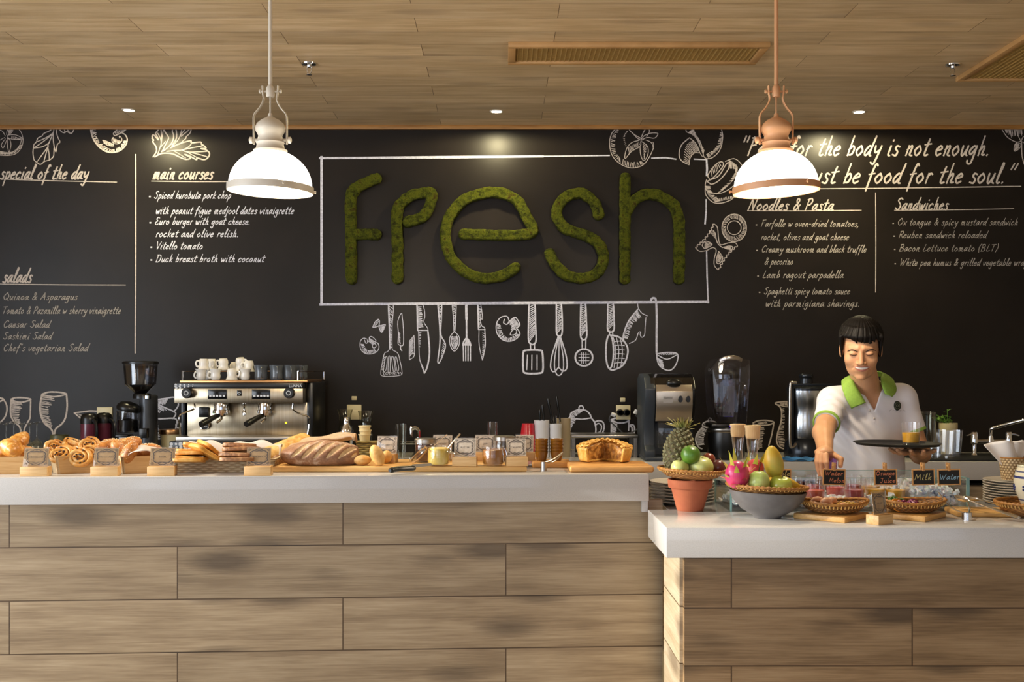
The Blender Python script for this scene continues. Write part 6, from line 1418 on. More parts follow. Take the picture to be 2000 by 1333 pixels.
mk('peel', MB().tube(cr([(.055, .0, -.016), (.035, -.01, -.004), (.0, .0, .012), (-.04, .02, .008), (-.07, .035, -.012)], 6), [.004, .006, .011, .014, .015, .0155, .016, .016, .0165, .0165, .0165, .0165, .0165, .0165, .0165, .016, .016, .015, .014, .0135, .012, .01, .008, .006, .004], 8), M('banana_peel', 'dcb02e', .45, col2='c9a637', ns=12), t, smooth=60)
mk('stalk', MB().tube([(-.068, .034, -.011), (-.088, .05, .03)], [.005, .0045], 6), m_stem, t)

# glass tank of ice with juices
TX0, TX1, TY0, TY1, TH = .832, 1.70, 4.115, 4.42, .122
t = thing('glass_tank', 'long low glass tank filled with ice and glasses of juice', 'tank', (TX0, TY0, ZR)); w, d = TX1 - TX0, TY1 - TY0
m_tank = thin_glass('tank_glass', (.95, .98, .98, 1), .01, .04, .6)
m_teal = M('glass_edge_teal', '86b0ac', .2)
for c, s in (((w / 2, .003, TH / 2), (w, .006, TH)), ((w / 2, d - .003, TH / 2), (w, .006, TH)), ((.003, d / 2, TH / 2), (.006, d - .012, TH)), ((w - .003, d / 2, TH / 2), (.006, d - .012, TH))):
    mk('glass_panel', MB().box(c, s), m_tank, t, smooth=0)
mk('glass_base', MB().box((w / 2, d / 2, .003), (w - .012, d - .012, .006)), m_tank, t, smooth=0)
eg = MB()
for x in (.003, w - .003):
    for y in (.003, d - .003): eg.box((x, y, TH / 2), (.0064, .0064, TH))
eg.box((w - .001, .003, TH / 2), (.009, .007, TH))
eg.box((w / 2, .003, TH), (w, .004, .0016)); eg.box((w / 2, d - .003, TH), (w, .004, .0016)); eg.box((.003, d / 2, TH), (.004, d, .0016)); eg.box((w - .003, d / 2, TH), (.004, d, .0016))
mk('polished_edges', eg, m_teal, t, smooth=0)
ic = MB(); g = random.Random(12)
occ = [(px_at(1470, 4.25), 4.25, .066), (px_at(1441, 4.36), 4.36, .066)] + [(px_at(p_, y_), y_, .05) for p_, y_ in ((1592, 4.17), (1669, 4.17), (1548, 4.26), (1632, 4.27), (1590, 4.35), (1664, 4.36), (1709, 4.2), (1749, 4.18), (1700, 4.31), (1742, 4.3), (1783, 4.2), (1778, 4.32))]
for i in range(4200):
    x = g.uniform(TX0 + .02, TX1 - .02); y = g.uniform(TY0 + .02, TY1 - .02); m = math.exp(-((x - 1.56) / .15) ** 2) * .05
    z = g.uniform(ZR + .026, ZR + .042 + m); s = g.uniform(.011, .018)
    if any((x - a) ** 2 + (y - b) ** 2 < r * r for a, b, r in occ): continue
    ic.box((x, y, z), (s, s * g.uniform(.7, 1.1), s * g.uniform(.6, 1)), (g.uniform(0, 3), g.uniform(0, 3), g.uniform(0, 3)))
hn = 60
def heap(u, v):
    x = TX0 + .012 + (TX1 - TX0 - .024) * u; y = TY0 + .012 + (TY1 - TY0 - .024) * v; n = min([math.hypot(x - a, y - b) - r for a, b, r in occ])
    k = min(1, max(0, n / .03)); return (x, y, ZR + .009 + k * (.022 + math.exp(-((x - 1.56) / .13) ** 2) * .042 + .006 * math.sin(x * 90 + 3 * math.sin(y * 70)) * math.sin(y * 85)))
ic.grid(heap, 90, 36)
ice = mk('ice_cubes', ic, M('ice', 'f8f6fd', .2, sss=.3, spec=.6), None, bevel=0, smooth=0, fix=False); tag(ice, 'heap of ice cubes filling the glass tank', 'ice'); ice['kind'] = 'stuff'
m_waterm = M('watermelon_juice', 'd6403c', .25, col2='e0584e', ns=40); m_berry = M('berry_juice', 'a3203c', .25, col2='b4304a', ns=40)
m_oj = M('orange_juice', 'e8a526', .3, col2='f0b63c', ns=40); m_milk = M('milk', 'ece6e6', .3)
gt = MB().lathe([(0, .006), (.03, .004), (.031, 0), (.0335, .003), (.037, .088), (.0358, .0885), (.0322, .008), (0, .008)], 32)
def juice(px, Y, z, jm, lvl, label, group, nm='juice'):
    t = thing('juice_glass', label, 'glass', (px_at(px, Y), Y, z), 0, group)
    mk('tumbler', gt, m_glass, t, smooth=50)
    if jm: mk(nm, MB().lathe([(0, .0085), (.0317, .0085), (.0322 + .0036 * lvl / .088, lvl), (0, lvl)], 28), jm, t, smooth=40)
    return t
zi = ZR + .022
for px, Y, jm, lv, lb, gp in [(1592, 4.17, m_waterm, .05, 'glass of watermelon juice at the front left of the tank', 'red juice glasses'), (1669, 4.17, m_berry, .052, 'glass of dark red juice at the front beside the watermelon sign', 'red juice glasses'), (1548, 4.26, m_waterm, .05, 'glass of watermelon juice behind the right fruit tray', 'red juice glasses'), (1632, 4.27, m_waterm, .05, 'glass of watermelon juice in the second row behind the sign', 'red juice glasses'), (1590, 4.35, m_berry, .05, 'glass of red juice beside the reaching hand', 'red juice glasses'), (1664, 4.36, m_berry, .05, 'glass of red juice in the back row', 'red juice glasses'),
      (1709, 4.2, m_oj, .05, 'glass of orange juice at the front under the orange sign', 'orange juice glasses'), (1749, 4.18, m_oj, .05, 'glass of orange juice at the front right of the orange sign', 'orange juice glasses'), (1700, 4.31, m_oj, .05, 'glass of orange juice in the back row on the left', 'orange juice glasses'), (1742, 4.3, m_oj, .05, 'glass of orange juice in the back row on the right', 'orange juice glasses'), (1783, 4.2, m_milk, .055, 'glass of milk under the milk sign', 'milk glasses'), (1778, 4.32, m_milk, .055, 'glass of milk behind the milk sign', 'milk glasses')]:
    juice(px, Y, zi, jm, lv, lb, gp)
# water carafes
m_lidw = wood('lid_wood', 'd9b27c', 'ecd0a2', s=(20, 20, 3))
cp_ = [(0, .004), (.048, .002), (.051, .01), (.049, .035), (.038, .10), (.0205, .17), (.0185, .195), (.0235, .235), (.0265, .255), (.0252, .255), (.0222, .235), (.0172, .195), (.0192, .17), (.0365, .10), (.0475, .035), (.049, .012), (0, .01)]
c1 = thing('water_carafe', 'glass water carafe with a wooden lid in front of the other carafe', 'carafe', (px_at(1470, 4.25), 4.25, ZR + .012), 0, 'water carafes behind the fruit')
mk('glass_body', MB().lathe(cp_, 36), m_glass, c1, smooth=50)
mk('wooden_lid', MB().lathe([(0, .246), (.0245, .246), (.027, .256), (.0275, .284), (.03, .287), (.03, .294), (0, .294)], 36), m_lidw, c1, smooth=40)
dup(c1, (px_at(1441, 4.36), 4.36, ZR + .012), 0, 'glass water carafe with a wooden lid half hidden on the left')
# chalkboard signs on pegs
m_slate = M('slate_board', '1c1a17', .7, col2='26231f', ns=20)
m_frame = wood('sign_frame', 'c08a4e', 'd8a86c', s=(12, 12, 12))
def sign(px, rows, col, label, roll=0, Y=4.098):
    w, h = .082, .058; t = thing('chalkboard_sign', label, 'sign', W(px, 932.5, Y), 0, 'little chalkboard signs on the tank', (0, roll, 0))
    mk('slate', MB().box((0, 0, 0), (w - .004, .004, h - .004)), m_slate, t)
    fr = MB()
    for s in (-1, 1): fr.box((s * (w / 2 - .002), 0, 0), (.004, .007, h)); fr.box((0, 0, s * (h / 2 - .002)), (w - .008, .007, .004))
    mk('wooden_frame', fr, m_frame, t, bevel=.0008)
    mb = MB()
    for txt, x0, x1, y, xh, slant in rows:
        for st in layout(txt, x0, x1, -y, xh, slant): ribbon(mb, st, .0021, lambda p: Vector((p[0], -.0024, -p[1])))
    mk('chalk_word', mb, col, t, smooth=0, fix=False)
    pg = MB(); pg.box((0, -.004, h / 2 + .008), (.0085, .004, .03)); pg.box((0, .016, h / 2 + .008), (.0085, .004, .03)); pg.box((0, .006, h / 2 + .012), (.006, .018, .005))
    mk('clothes_peg', pg, m_frame, t, bevel=.0006)
    return t
c_or = M('orange_chalk', 'd98a66', .9); c_ye = M('yellow_chalk', 'dccf8a', .9); c_bl = M('blue_chalk', '9cc4d8', .9)
sign(1629, [('Water', -.033, .03, .007, .0075, .1), ('Melon', -.018, .036, -.019, .0085, .1)], c_or, 'chalkboard sign reading Water Melon', .02)
sign(1729.5, [('Orange', -.034, .032, .007, .0085, .05), ('Juice', -.02, .034, -.02, .0085, .05)], c_or, 'chalkboard sign reading Orange Juice', -.02)
sign(1803.5, [('Milk', -.033, .026, -.01, .011, .15)], c_ye, 'chalkboard sign reading Milk', -.03)
sign(1853.5, [('Water', -.034, .036, -.008, .01, .1)], c_bl, 'chalkboard sign reading Water, rightmost on the tank', -.03)
sign(1523, [('Apple', -.034, .036, .006, .009, .1), ('Juice', -.02, .036, -.02, .008, .1)], c_ye, 'chalkboard sign half hidden behind the mango', .01)

# two boat baskets on little boards
def diamond(cx, cy, s, label):
    return put('serving_board', label, 'board', MB().box((0, 0, .01), (s, s, .02)), m_board, (cx, cy, ZR), (0, 0, PI / 4 + .05), bevel=.004, seg=2)
diamond(1.146, 3.93, .19, 'square bamboo board under the prawn basket'); diamond(1.425, 3.955, .19, 'square bamboo board under the salad basket')
def boat(px, Y, label, r, h):
    t = thing('woven_basket', label, 'basket', (px_at(px, Y), Y, ZR + .02), 0, 'shallow oval baskets on boards')
    n = 72; pf = [(0, 0), (.5, 0), (.78, .22), (.96, .7), (1.0, 1.0), (.97, 1.0), (.9, .7), (.74, .3), (.48, .1), (0, .1)]
    mb = MB(); vs = []; rows = []
    for a, z in pf:
        if a == 0: rows.append([len(vs)]); vs.append((0, 0, z * h))
        else:
            rows.append(list(range(len(vs), len(vs) + n)))
            for i in range(n):
                b = 2 * PI * i / n; vs.append((math.cos(b) * a * r, math.sin(b) * a * r * .8, z * h + .005 * a * a * math.cos(2 * b)))
    fs = []
    for p, q in zip(rows, rows[1:]):
        for i in range(n):
            j = (i + 1) % n
            if len(p) == 1: fs.append((p[0], q[j], q[i]))
            elif len(q) == 1: fs.append((p[i], p[j], q[0]))
            else: fs.append((p[i], p[j], q[j], q[i]))
    mb.add(vs, fs)
    mk('woven_shell', mb, m_wickd, t, smooth=60)
    rm = MB(); rm.tube([(math.cos(2 * PI * i / 108) * r * .985, math.sin(2 * PI * i / 108) * r * .79, h + .005 * math.cos(4 * PI * i / 108)) for i in range(109)], [.0048 * (1.15 if i % 3 else .8) for i in range(109)], 7)
    mk('bound_rim', rm, m_rim, t, smooth=60)
    pg = MB()
    for i in range(56):
        b = 2 * PI * i / 56; c, s = math.cos(b), math.sin(b) * .8; zz = h + .005 * math.cos(2 * b)
        pg.tube([(c * r * .955, s * r * .955, zz - .014), (c * r * 1.0, s * r * 1.0, zz - .002)], .0019, 5)
    mk('peg_row', pg, M('cane_pegs', 'd8ad62', .5), t)
    return t
boat(1628, 3.93, 'shallow woven basket of prawns left of the kraft card', .118, .04); boat(1781, 3.955, 'shallow woven basket of salad right of the kraft card', .115, .04)
m_prawn = M('prawn_shell', 'e3a072', .4, col2='efc3a0', ns=60)
pp = []; pr = []
for i in range(15):
    a = i / 14 * 3.6; pp.append((.02 * math.cos(a), .0, .02 * math.sin(a))); pr.append(.0085 * math.sin(PI * (.12 + .83 * i / 14)) * (1 + .12 * (i % 2)) + .001)
p0 = put('prawn', 'x', 'prawn', MB().tube(pp, pr, 10), m_prawn, (0, 0, 0), smooth=60, group='prawns in the woven basket')
BX = px_at(1628, 3.93)
for i, (dx, dy, dz, rt, lb) in enumerate([(-.032, -.02, .026, (.2, 0, .2), 'curled orange prawn at the front left of its basket'), (-.012, .0, .028, (.5, .2, .6), 'curled orange prawn lying in the middle'), (-.048, .02, .026, (.3, -.3, -.4), 'prawn at the back left of the basket'), (.005, -.03, .022, (1.2, 0, .8), 'flat prawn at the front beside the yellow salad')]):
    n = p0 if i == 0 else p0.copy()
    if i: COL.objects.link(n)
    n.location = (BX + dx, 3.93 + dy, ZR + .02 + dz); n.rotation_euler = rt; n['label'] = lb
def shreds(label, cx, cy, z, rx, ry, n, mat, seed, L=.02):
    g = random.Random(seed); mb = MB()
    for i in range(n):
        a = g.uniform(0, 6.28); q = g.random() ** .5; x, y = cx + rx * q * math.cos(a), cy + ry * q * math.sin(a); zz = z + g.uniform(0, .014) * (1 - q); b = g.uniform(0, 6.28)
        mb.tube([(x, y, zz), (x + L * .5 * math.cos(b), y + L * .5 * math.sin(b), zz + .006), (x + L * math.cos(b), y + L * math.sin(b), zz + g.uniform(-.002, .004))], [.0018, .0028, .0014], 5)
    o = put('salad_shreds', label, 'salad', mb, mat, (0, 0, 0), smooth=60); o['kind'] = 'stuff'
shreds('yellow shredded salad beside the prawns', BX + .04, 3.92, ZR + .041, .045, .045, 130, M('mango_shreds', 'cfae3a', .45, col2='b98a34', ns=60), 4)
SX = px_at(1781, 3.955)
shreds('mixed pale salad in the right woven basket', SX, 3.95, ZR + .038, .075, .05, 150, M('pale_shreds', 'c9a678', .45, col2='a9825a', ns=60), 5)
shreds('purple onion slivers on the salad', SX - .02, 3.915, ZR + .053, .04, .015, 22, M('purple_onion', '7e2a55', .4), 6, .026)
shreds('green herb leaves at the back of the salad', SX - .055, 3.985, ZR + .055, .025, .015, 26, M('herb_green', '3f6a24', .5), 7)
t = thing('orange_slice', 'orange slice tucked at the left of the salad basket', 'fruit', (SX - .06, 3.925, ZR + .046), .2)
mk('slice', MB().lathe([(0, .004), (.024, .004), (.026, 0), (.024, -.004), (0, -.004)], 24, R=(1.0, .3, 0)), M('orange_flesh', 'd98a2e', .4), t)
card_stand(1718, 3.79, ZR, .62, 'kraft menu card on the lower counter between the two woven baskets', 'SALAD', w=.074, h=.08, bw=.08, tilt=8, bd=.05, bh=.032)

# spoons, tongs and crockery at the right end
def tongs2():
    p = on(1893, 1018, ZR); t = thing('serving_tongs', 'steel serving tongs spread open at the right end of the counter', 'tongs', (p.x, p.y + .02, ZR))
    mk('hinge_end', MB().lathe([(0, 0), (.017, 0), (.017, .026), (0, .026)], 24), m_poli, t, smooth=40)
    mk('arm', MB().tube(cr([(-.008, 0, .024), (-.04, .04, .04), (-.062, .09, .085)], 5), .0035, 8, fx=.5), m_poli, t)
    mk('arm', MB().tube(cr([(.008, 0, .024), (.03, .05, .034), (.045, .1, .05)], 5), .0035, 8, fx=.5), m_poli, t)
tongs2()
put('serving_board', 'bamboo board with rounded corners under the serving spoons', 'board', MB().box((0, 0, .009), (.2, .16, .018)), m_board, (px_at(1915, 4.02), 4.03, ZR), (0, 0, -.1), bevel=.006, seg=3)
def spoon(a, b, label, rim, w=.0085):
    a, b = Vector(a), Vector(b); t = thing('serving_spoon', label, 'spoon', a, 0, 'steel serving spoons'); d = b - a; dn = d.normalized()
    Q = dn.to_track_quat('Y', 'Z').to_matrix()
    mb = MB(); mb.lathe([(.0, -.012), (.012, -.0105), (.021, -.005), (.0245, .0), (.0235, .0005), (.02, -.004), (.011, -.009), (0, -.0105)], 28, (-dn * .03), Q, 1, 1.25)
    mk('bowl', mb, m_poli, t, smooth=60)
    mk('handle', MB().tube([(-dn * .004), d * .12, d * .55, d], [.0045, .0045, w, w * 1.5], 4, fx=.45), m_poli, t, smooth=30, bevel=.001)
    return t
spoon(W(1893, 978, 4.0), W(1990, 1012, 3.84), 'front steel serving spoon with a broad flat handle', 1, .0095)
spoon(W(1915, 977, 4.06), W(1978, 992, 4.0), 'rear steel serving spoon with its bowl to the left', 0, .008)
mb = MB()
NB = at(1977, 4.33, ZR + .0098 * 8 + .0165)
t = thing('napkin_basket', 'tapered woven basket of white napkins standing on the plates', 'basket', NB)
mk('woven_body', MB().lathe([(0, 0), (.037, 0), (.039, .004), (.05, .085), (.047, .085), (.035, .006), (0, .006)], 48), m_wickb2 if 'm_wickb2' in globals() else wicker('woven_tan', '8a6a42', 'd6bd92', 22, 90), t, smooth=50)
mk('bound_rim', MB().ring(.0485, .003, 60, 6, (0, 0, .085)), m_rim, t)
m_pap = M('napkin_white', 'efe8df', .85)
for i, (a, ln, tw, lb) in enumerate([(.55, .15, -.62, 'white paper napkin fanning to the left out of the basket'), (.1, .145, .1, 'white paper napkin standing in the middle of the basket'), (-.45, .15, .62, 'white paper napkin fanning to the right out of the basket')]):
    mb = MB(); c, s = math.cos(a), math.sin(a)
    mb.grid(lambda u, v: (((u - .5) * (.05 + .075 * v)) + tw * .085 * v, -.012 + .012 * i + .014 * math.sin(u * 7 + i) * v, .035 + ln * .78 * v * (1 - .25 * abs(u - .5 + tw * .2))), 16, 10)
    o = put('paper_napkin', lb, 'napkin', mb, m_pap, NB, (0, 0, 0), 'napkins in the woven basket', smooth=180, solid=.0016)
basket_tray('jar_tray', 'woven tray under the blue and white jar at the right edge', at(2022, 3.98, ZR), .132, .05, (0, 0, 0), .55)
JB = at(2030, 3.99, ZR + .006)
t = thing('ceramic_jar', 'cream jar with blue bands cut by the right edge of the photo', 'jar', JB)
m_jar = M('cream_glaze', 'd9d0b4', .2, coat=.3); m_cob = M('cobalt_paint', '2c3568', .3)
jp = [(0, 0), (.042, 0), (.045, .004), (.06, .035), (.08, .085), (.084, .12), (.078, .15), (.07, .165), (.073, .172), (.069, .174), (.064, .166), (.078, .12), (.055, .03), (0, .01)]
mk('body', MB().lathe(jp, 56), m_jar, t, smooth=50)
def jr(z):
    for (r0, z0), (r1, z1) in zip(jp, jp[1:]):
        if z0 <= z <= z1 and z1 > z0: return r0 + (r1 - r0) * (z - z0) / (z1 - z0)
    return .07
bd = MB()
for z0, z1 in ((.15, .154), (.128, .136), (.05, .054)): bd.lathe([(jr(z0) + .0006, z0), (jr(z1) + .0006, z1)], 56)
mk('blue_bands', bd, m_cob, t, smooth=0)
fl = MB()
for i in range(8):
    a = 2 * PI * i / 8 + 2.9; z = .095; r = jr(z) + .0008
    for k in range(5):
        b = 2 * PI * k / 5; fl.ell((math.cos(a + .1 * math.cos(b)) * r, math.sin(a + .1 * math.cos(b)) * r, z + .009 * math.sin(b)), (.004, .004, .0045), 8, 6)
mk('blue_flowers', fl, m_cob, t)

# ---------------------------------------------------------------- pendant lamps, downlights, vents, sprinklers
m_lampw = M('lamp_cream_paint', 'c4bbac', .45); m_lampc = M('lamp_copper_paint', 'cc966a', .45)
m_opal = M('opal_glass', (1, .93, .8, 1), .3, emit=7)
def pendant(px, py_rim, label, mat, wl, tl):
    # rim centre in the photo fixes place and height; the rim is 0.33 m across
    Y = .33 * F / 168.0; c = W(px, py_rim, Y)
    t = thing('pendant_lamp', label, 'lamp', c, 0, 'pendant lamps'); s = Y / F       # metres per photo pixel
    h = lambda y: (py_rim - y) * s
    Rr = .163
    mk('rim_band', MB().lathe([(Rr * .94, h(376)), (Rr, h(376)), (Rr * 1.01, h(373)), (Rr * 1.01, h(363)), (Rr * .97, h(362)), (Rr * .94, h(364))], 72), mat, t, smooth=40)
    dome = [(Rr * .965 * math.cos(a), h(363) + (h(293) - h(363)) * math.sin(a)) for a in np.linspace(0, 1.33, 18)]
    mk('glass_dome', MB().lathe(dome, 72), m_opal, t, smooth=180)
    mk('glass_diffuser', MB().lathe([(0, h(374)), (Rr * .94, h(374))], 72), m_opal, t, smooth=180)
    for a in (2.9, .4, 5.2): mk('thumb_screw', MB().tube([(Rr * math.cos(a), Rr * math.sin(a), h(368)), ((Rr + .014) * math.cos(a), (Rr + .014) * math.sin(a), h(368))], [.004, .006], 8), mat, t)
    for ch in t.children: ch.rotation_euler = (0, tl, 0)
    q = s * 1.0
    cap = [(33 * q, h(299)), (33 * q, h(294)), (29 * q, h(293)), (27 * q, h(288)), (26 * q, h(282)), (28 * q, h(279)), (25 * q, h(276)), (23 * q, h(266)), (25 * q, h(262)), (29 * q, h(255)), (29 * q, h(249)), (26 * q, h(242)), (18 * q, h(235)), (10 * q, h(231)), (5 * q, h(228)), (4 * q, h(222)), (0, h(222))]
    mk('lamp_cap', MB().lathe(cap, 48), mat, t, smooth=50)
    mk('inner_stem', MB().tube([(0, 0, h(226)), (0, 0, h(186))], 1.6 * q, 8), mat, t)
    mk('top_socket', MB().lathe([(0, h(190)), (7 * q, h(190)), (8 * q, h(187)), (8 * q, h(172)), (4 * q, h(166)), (0, h(166))], 24), mat, t, smooth=45)
    for sg in (-1, 1):
        p = cr([(sg * 15 * q, 0, h(168)), (sg * 14.5 * q, 0, h(182)), (sg * 13 * q, 0, h(195)), (sg * 20 * q, 0, h(210)), (sg * 31 * q, 0, h(224)), (sg * 32.5 * q, 0, h(240)), (sg * 32 * q, 0, h(282))], 5)
        mk('yoke_arm', MB().tube(p, 3.6 * q, 8, fx=1.3, fy=.5, up=(0, 1, 0)), mat, t)
        mk('yoke_knob', MB().tube([(sg * 22 * q, 0, h(274)), (sg * 34 * q, 0, h(274)), (sg * 35 * q, 0, h(274)), (sg * 40 * q, 0, h(274)), (sg * 41.5 * q, 0, h(274))], [3 * q, 3 * q, 6.5 * q, 6.5 * q, 3 * q], 14), mat, t, smooth=50)
        mk('pivot_bolt', MB().tube([(sg * 7 * q, 0, h(179)), (sg * 19 * q, 0, h(179)), (sg * 19.2 * q, 0, h(179)), (sg * 22 * q, 0, h(179))], [2 * q, 2 * q, 4 * q, 3.4 * q], 12), mat, t, smooth=50)
    mk('hanging_rod', MB().tube([(0, 0, h(168)), (0, 0, ZC - c.z - .02)], 4 * q, 12), mat, t)
    mk('ceiling_rose', MB().lathe([(0, ZC - c.z), (.06, ZC - c.z), (.058, ZC - c.z - .015), (.03, ZC - c.z - .03), (0, ZC - c.z - .03)], 32), mat, t, smooth=45)
    l = bpy.data.lights.new('pendant_bulb', 'POINT'); l.energy = wl; l.color = (1, .84, .62); l.shadow_soft_size = .1
    o = bpy.data.objects.new('pendant_bulb', l); COL.objects.link(o); o.location = (c.x, c.y, c.z - .10)
    return t
pendant(528, 369, 'cream pendant lamp with a glowing glass dome on the left', m_lampw, 28, .04)
pendant(1516, 373, 'copper coloured pendant lamp with a glowing glass dome on the right', m_lampc, 28, -.045)
m_spotl = M('downlight_glow', (1, .9, .68, 1), .4, emit=25)
for px, py, nm in ((251.5, 214.5, 'leftmost'), (970, 217, 'middle'), (1678, 218, 'rightmost')):
    Y = F * (ZC - EZ) / (CY - py); x = (px - CX) * Y / F
    t = thing('ceiling_downlight', '%s of the three small recessed ceiling spotlights' % nm, 'light', (x, Y, ZC), 0, 'recessed ceiling spotlights')
    mk('bezel', MB().ring(.034, .006, 28, 8), m_lampw, t)
    mk('glowing_lens', MB().lathe([(0, -.004), (.03, -.004)], 28), m_spotl, t, smooth=0)
    l = bpy.data.lights.new('spot_beam', 'SPOT'); l.energy = 40; l.color = (1, .86, .5); l.spot_size = 1.7; l.spot_blend = .7; l.shadow_soft_size = .03
    o = bpy.data.objects.new('spot_beam', l); COL.objects.link(o); o.location = (x, Y, ZC - .02)
    l = bpy.data.lights.new('spot_bulb', 'SPOT'); l.energy = 30; l.color = (1, .86, .5); l.spot_size = 3.1; l.spot_blend = .15; l.shadow_soft_size = .035
    o = bpy.data.objects.new('spot_bulb', l); COL.objects.link(o); o.location = (x, Y, ZC - .03)
# air vents
m_ventb = M('vent_gold_mesh', 'a3834a', .5); m_ventd = M('vent_shadow', '4a3616', .8); m_ventf = M('vent_wood_frame', 'b88f5c', .5, col2='a67e4e', ns=6)
def zc_at(px, py): Y = F * (ZC - .03 - EZ) / (CY - py); return (px - CX) * Y / F, Y
def vent(x0, x1, y0, y1, label, nx, ny):
    t = thing('ceiling_vent', label, 'vent', ((x0 + x1) / 2, (y0 + y1) / 2, ZC), 0, 'wood framed ceiling vents'); w, d = x1 - x0, y1 - y0; b = .034
    fr = MB()
    for s in (-1, 1): fr.box((0, s * (d / 2 - b / 2), -.012), (w, b, .024)); fr.box((s * (w / 2 - b / 2), 0, -.012), (b, d - 2 * b, .024))
    mk('frame', fr, m_ventf, t, bevel=.003)
    mk('backing', MB().box((0, 0, -.002), (w - 2 * b, d - 2 * b, .004)), m_ventd, t)
    g = MB()
    for i in range(nx): g.box((-w / 2 + b + (w - 2 * b) * (i + .5) / nx, 0, -.012), (.004, d - 2 * b, .008))
    for j in range(ny): g.box((0, -d / 2 + b + (d - 2 * b) * (j + .5) / ny, -.01), (w - 2 * b, .003, .006))
    mk('grille', g, m_ventb, t, smooth=0)
xa, ya = zc_at(997, 94); xb, yb = zc_at(1005, 130); xr, _ = zc_at(1505, 94)
vent(xa - .01, xr, ya, yb, 'long wood framed air vent behind the copper lamp rod', 50, 12)
xa, yb = zc_at(1866, 163)
vent(xa, xa + 1.2, yb - .9, yb, 'wood framed air vent cut by the right edge of the photo', 44, 46)
for px, py, lb in ((604, 124, 'chrome ceiling sprinkler right of the cream lamp rod'), (1861, 126, 'chrome ceiling sprinkler beside the right air vent')):
    Y = F * (ZC - EZ) / (CY - py); t = thing('ceiling_sprinkler', lb, 'sprinkler', ((px - CX) * Y / F, Y, ZC), 0, 'ceiling sprinklers')
    mk('cover_plate', MB().lathe([(0, 0), (.036, 0), (.034, -.006), (.014, -.01), (.012, -.018), (0, -.018)], 32), m_chrome, t, smooth=40)
    for s in (-1, 1): mk('yoke_arm', MB().tube([(s * .009, 0, -.016), (s * .011, 0, -.035), (s * .003, 0, -.05)], .003, 6), m_chrome, t)
    mk('deflector', MB().lathe([(0, -.048), (.006, -.05), (.014, -.053), (.014, -.055), (0, -.055)], 20), m_chrome, t)

# ---------------------------------------------------------------- the person behind the juice counter
A3 = lambda *p: np.array(p, float)
HC = A3(1.500, 4.72, 1.579); ph = math.radians(17); yw = math.radians(-17)
HR = np.array([[math.cos(yw), -math.sin(yw), 0], [math.sin(yw), math.cos(yw), 0], [0, 0, 1]]) @ np.array([[1, 0, 0], [0, math.cos(ph), -math.sin(ph)], [0, math.sin(ph), math.cos(ph)]])     # head frame -> world
def hl(P): return (P - HC) @ HR                     # world -> head frame
def hw(p): return Vector(HR @ np.array(p, float) + HC)
S1, E1, W1 = A3(1.42, 4.845, 1.352), A3(1.318, 4.63, 1.232), A3(1.262, 4.405, 1.158)
S2, E2, W2 = A3(1.725, 4.88, 1.362), A3(1.80, 4.86, 1.128), A3(1.715, 4.63, 1.150)
CUP = A3(1.2545, 4.33, 1.1); cr_ = .031
def head_sdf(L):
    d = s_ell(L, (0, .015, .035), (.076, .094, .084))
    d = smin(d, s_ell(L, (0, -.026, -.03), (.0655, .062, .088)), .03)
    d = smin(d, s_ell(L, (0, -.042, -.078), (.044, .04, .034)), .03)
    for s in (-1, 1):
        d = smin(d, s_ell(L, (s * .04, -.060, -.032), (.024, .022, .022)), .018)
        d = smax(d, -s_ell(L, (s * .031, -.102, .004), (.021, .0145, .0105)), .016)
        d = smin(d, s_ell(L, (s * .032, -.0765, .0015), (.0165, .0125, .0095)), .005)
        d = smin(d, s_cap(L, (s * .012, -.0845, .0235), (s * .042, -.0705, .021), .006, .004), .016)
    d = smin(d, s_cap(L, (0, -.086, .012), (0, -.106, -.032), .0065, .0105), .010)
    for s in (-1, 1): d = smin(d, s_ell(L, (s * .0135, -.0955, -.036), (.0085, .0095, .0075)), .007)
    for s in (-1, 1): d = smax(d, -s_ell(L, (s * .007, -.1035, -.0445), (.0035, .005, .003)), .003)
    d = smin(d, s_ell(L, (0, -.079, -.062), (.03, .016, .021)), .015)
    d = smin(d, s_ell(L, (0, -.078, -.101), (.019, .015, .013)), .018)
    m0, m1, m2 = (-.026, -.084, -.0585), (0, -.0985, -.069), (.026, -.084, -.0585)
    mo = np.minimum(s_cap(L, m0, (-.011, -.0955, -.0665), .0022, .0048), np.minimum(s_cap(L, (-.011, -.0955, -.0665), (.011, -.0955, -.0665), .0052, .0052), s_cap(L, (.011, -.0955, -.0665), m2, .0048, .0022)))
    for s in (-1, 1):
        e = smax(s_ell(L, (s * .079, .012, -.008), (.009, .02, .032)), -s_ell(L, (s * .088, .008, -.006), (.006, .012, .02)), .004)
        d = smin(d, e, .006)
        # smile folds
        d = smax(d, -s_cap(L, (s * .021, -.097, -.04), (s * .034, -.082, -.062), .0022, .0022), .006)
    return d
def fingers():
    out = []
    for j, an in enumerate((243, 215, 187, 159)):          # over the left side of the glass, from the front to the back
        a = math.radians(an); c, s = math.cos(a), math.sin(a); ln = (.0, .006, .004, -.006)[j]
        k = A3(CUP[0] + c * (cr_ + .008), CUP[1] + s * (cr_ + .004) + .012, 1.166)
        out.append([k, A3(CUP[0] + c * (cr_ + .015), CUP[1] + s * (cr_ + .015), 1.137), A3(CUP[0] + c * (cr_ + .011), CUP[1] + s * (cr_ + .011), 1.112), A3(CUP[0] + c * (cr_ + .0075), CUP[1] + s * (cr_ + .0075), 1.094 - ln)])
    a = math.radians(338); c, s = math.cos(a), math.sin(a)
    out.append([A3(1.277, 4.376, 1.166), A3(CUP[0] + c * (cr_ + .016), CUP[1] + s * (cr_ + .016) + .012, 1.148), A3(CUP[0] + c * (cr_ + .0105), CUP[1] + s * (cr_ + .0105), 1.124)])
    return out
FG = fingers()
TRZ = 1.186
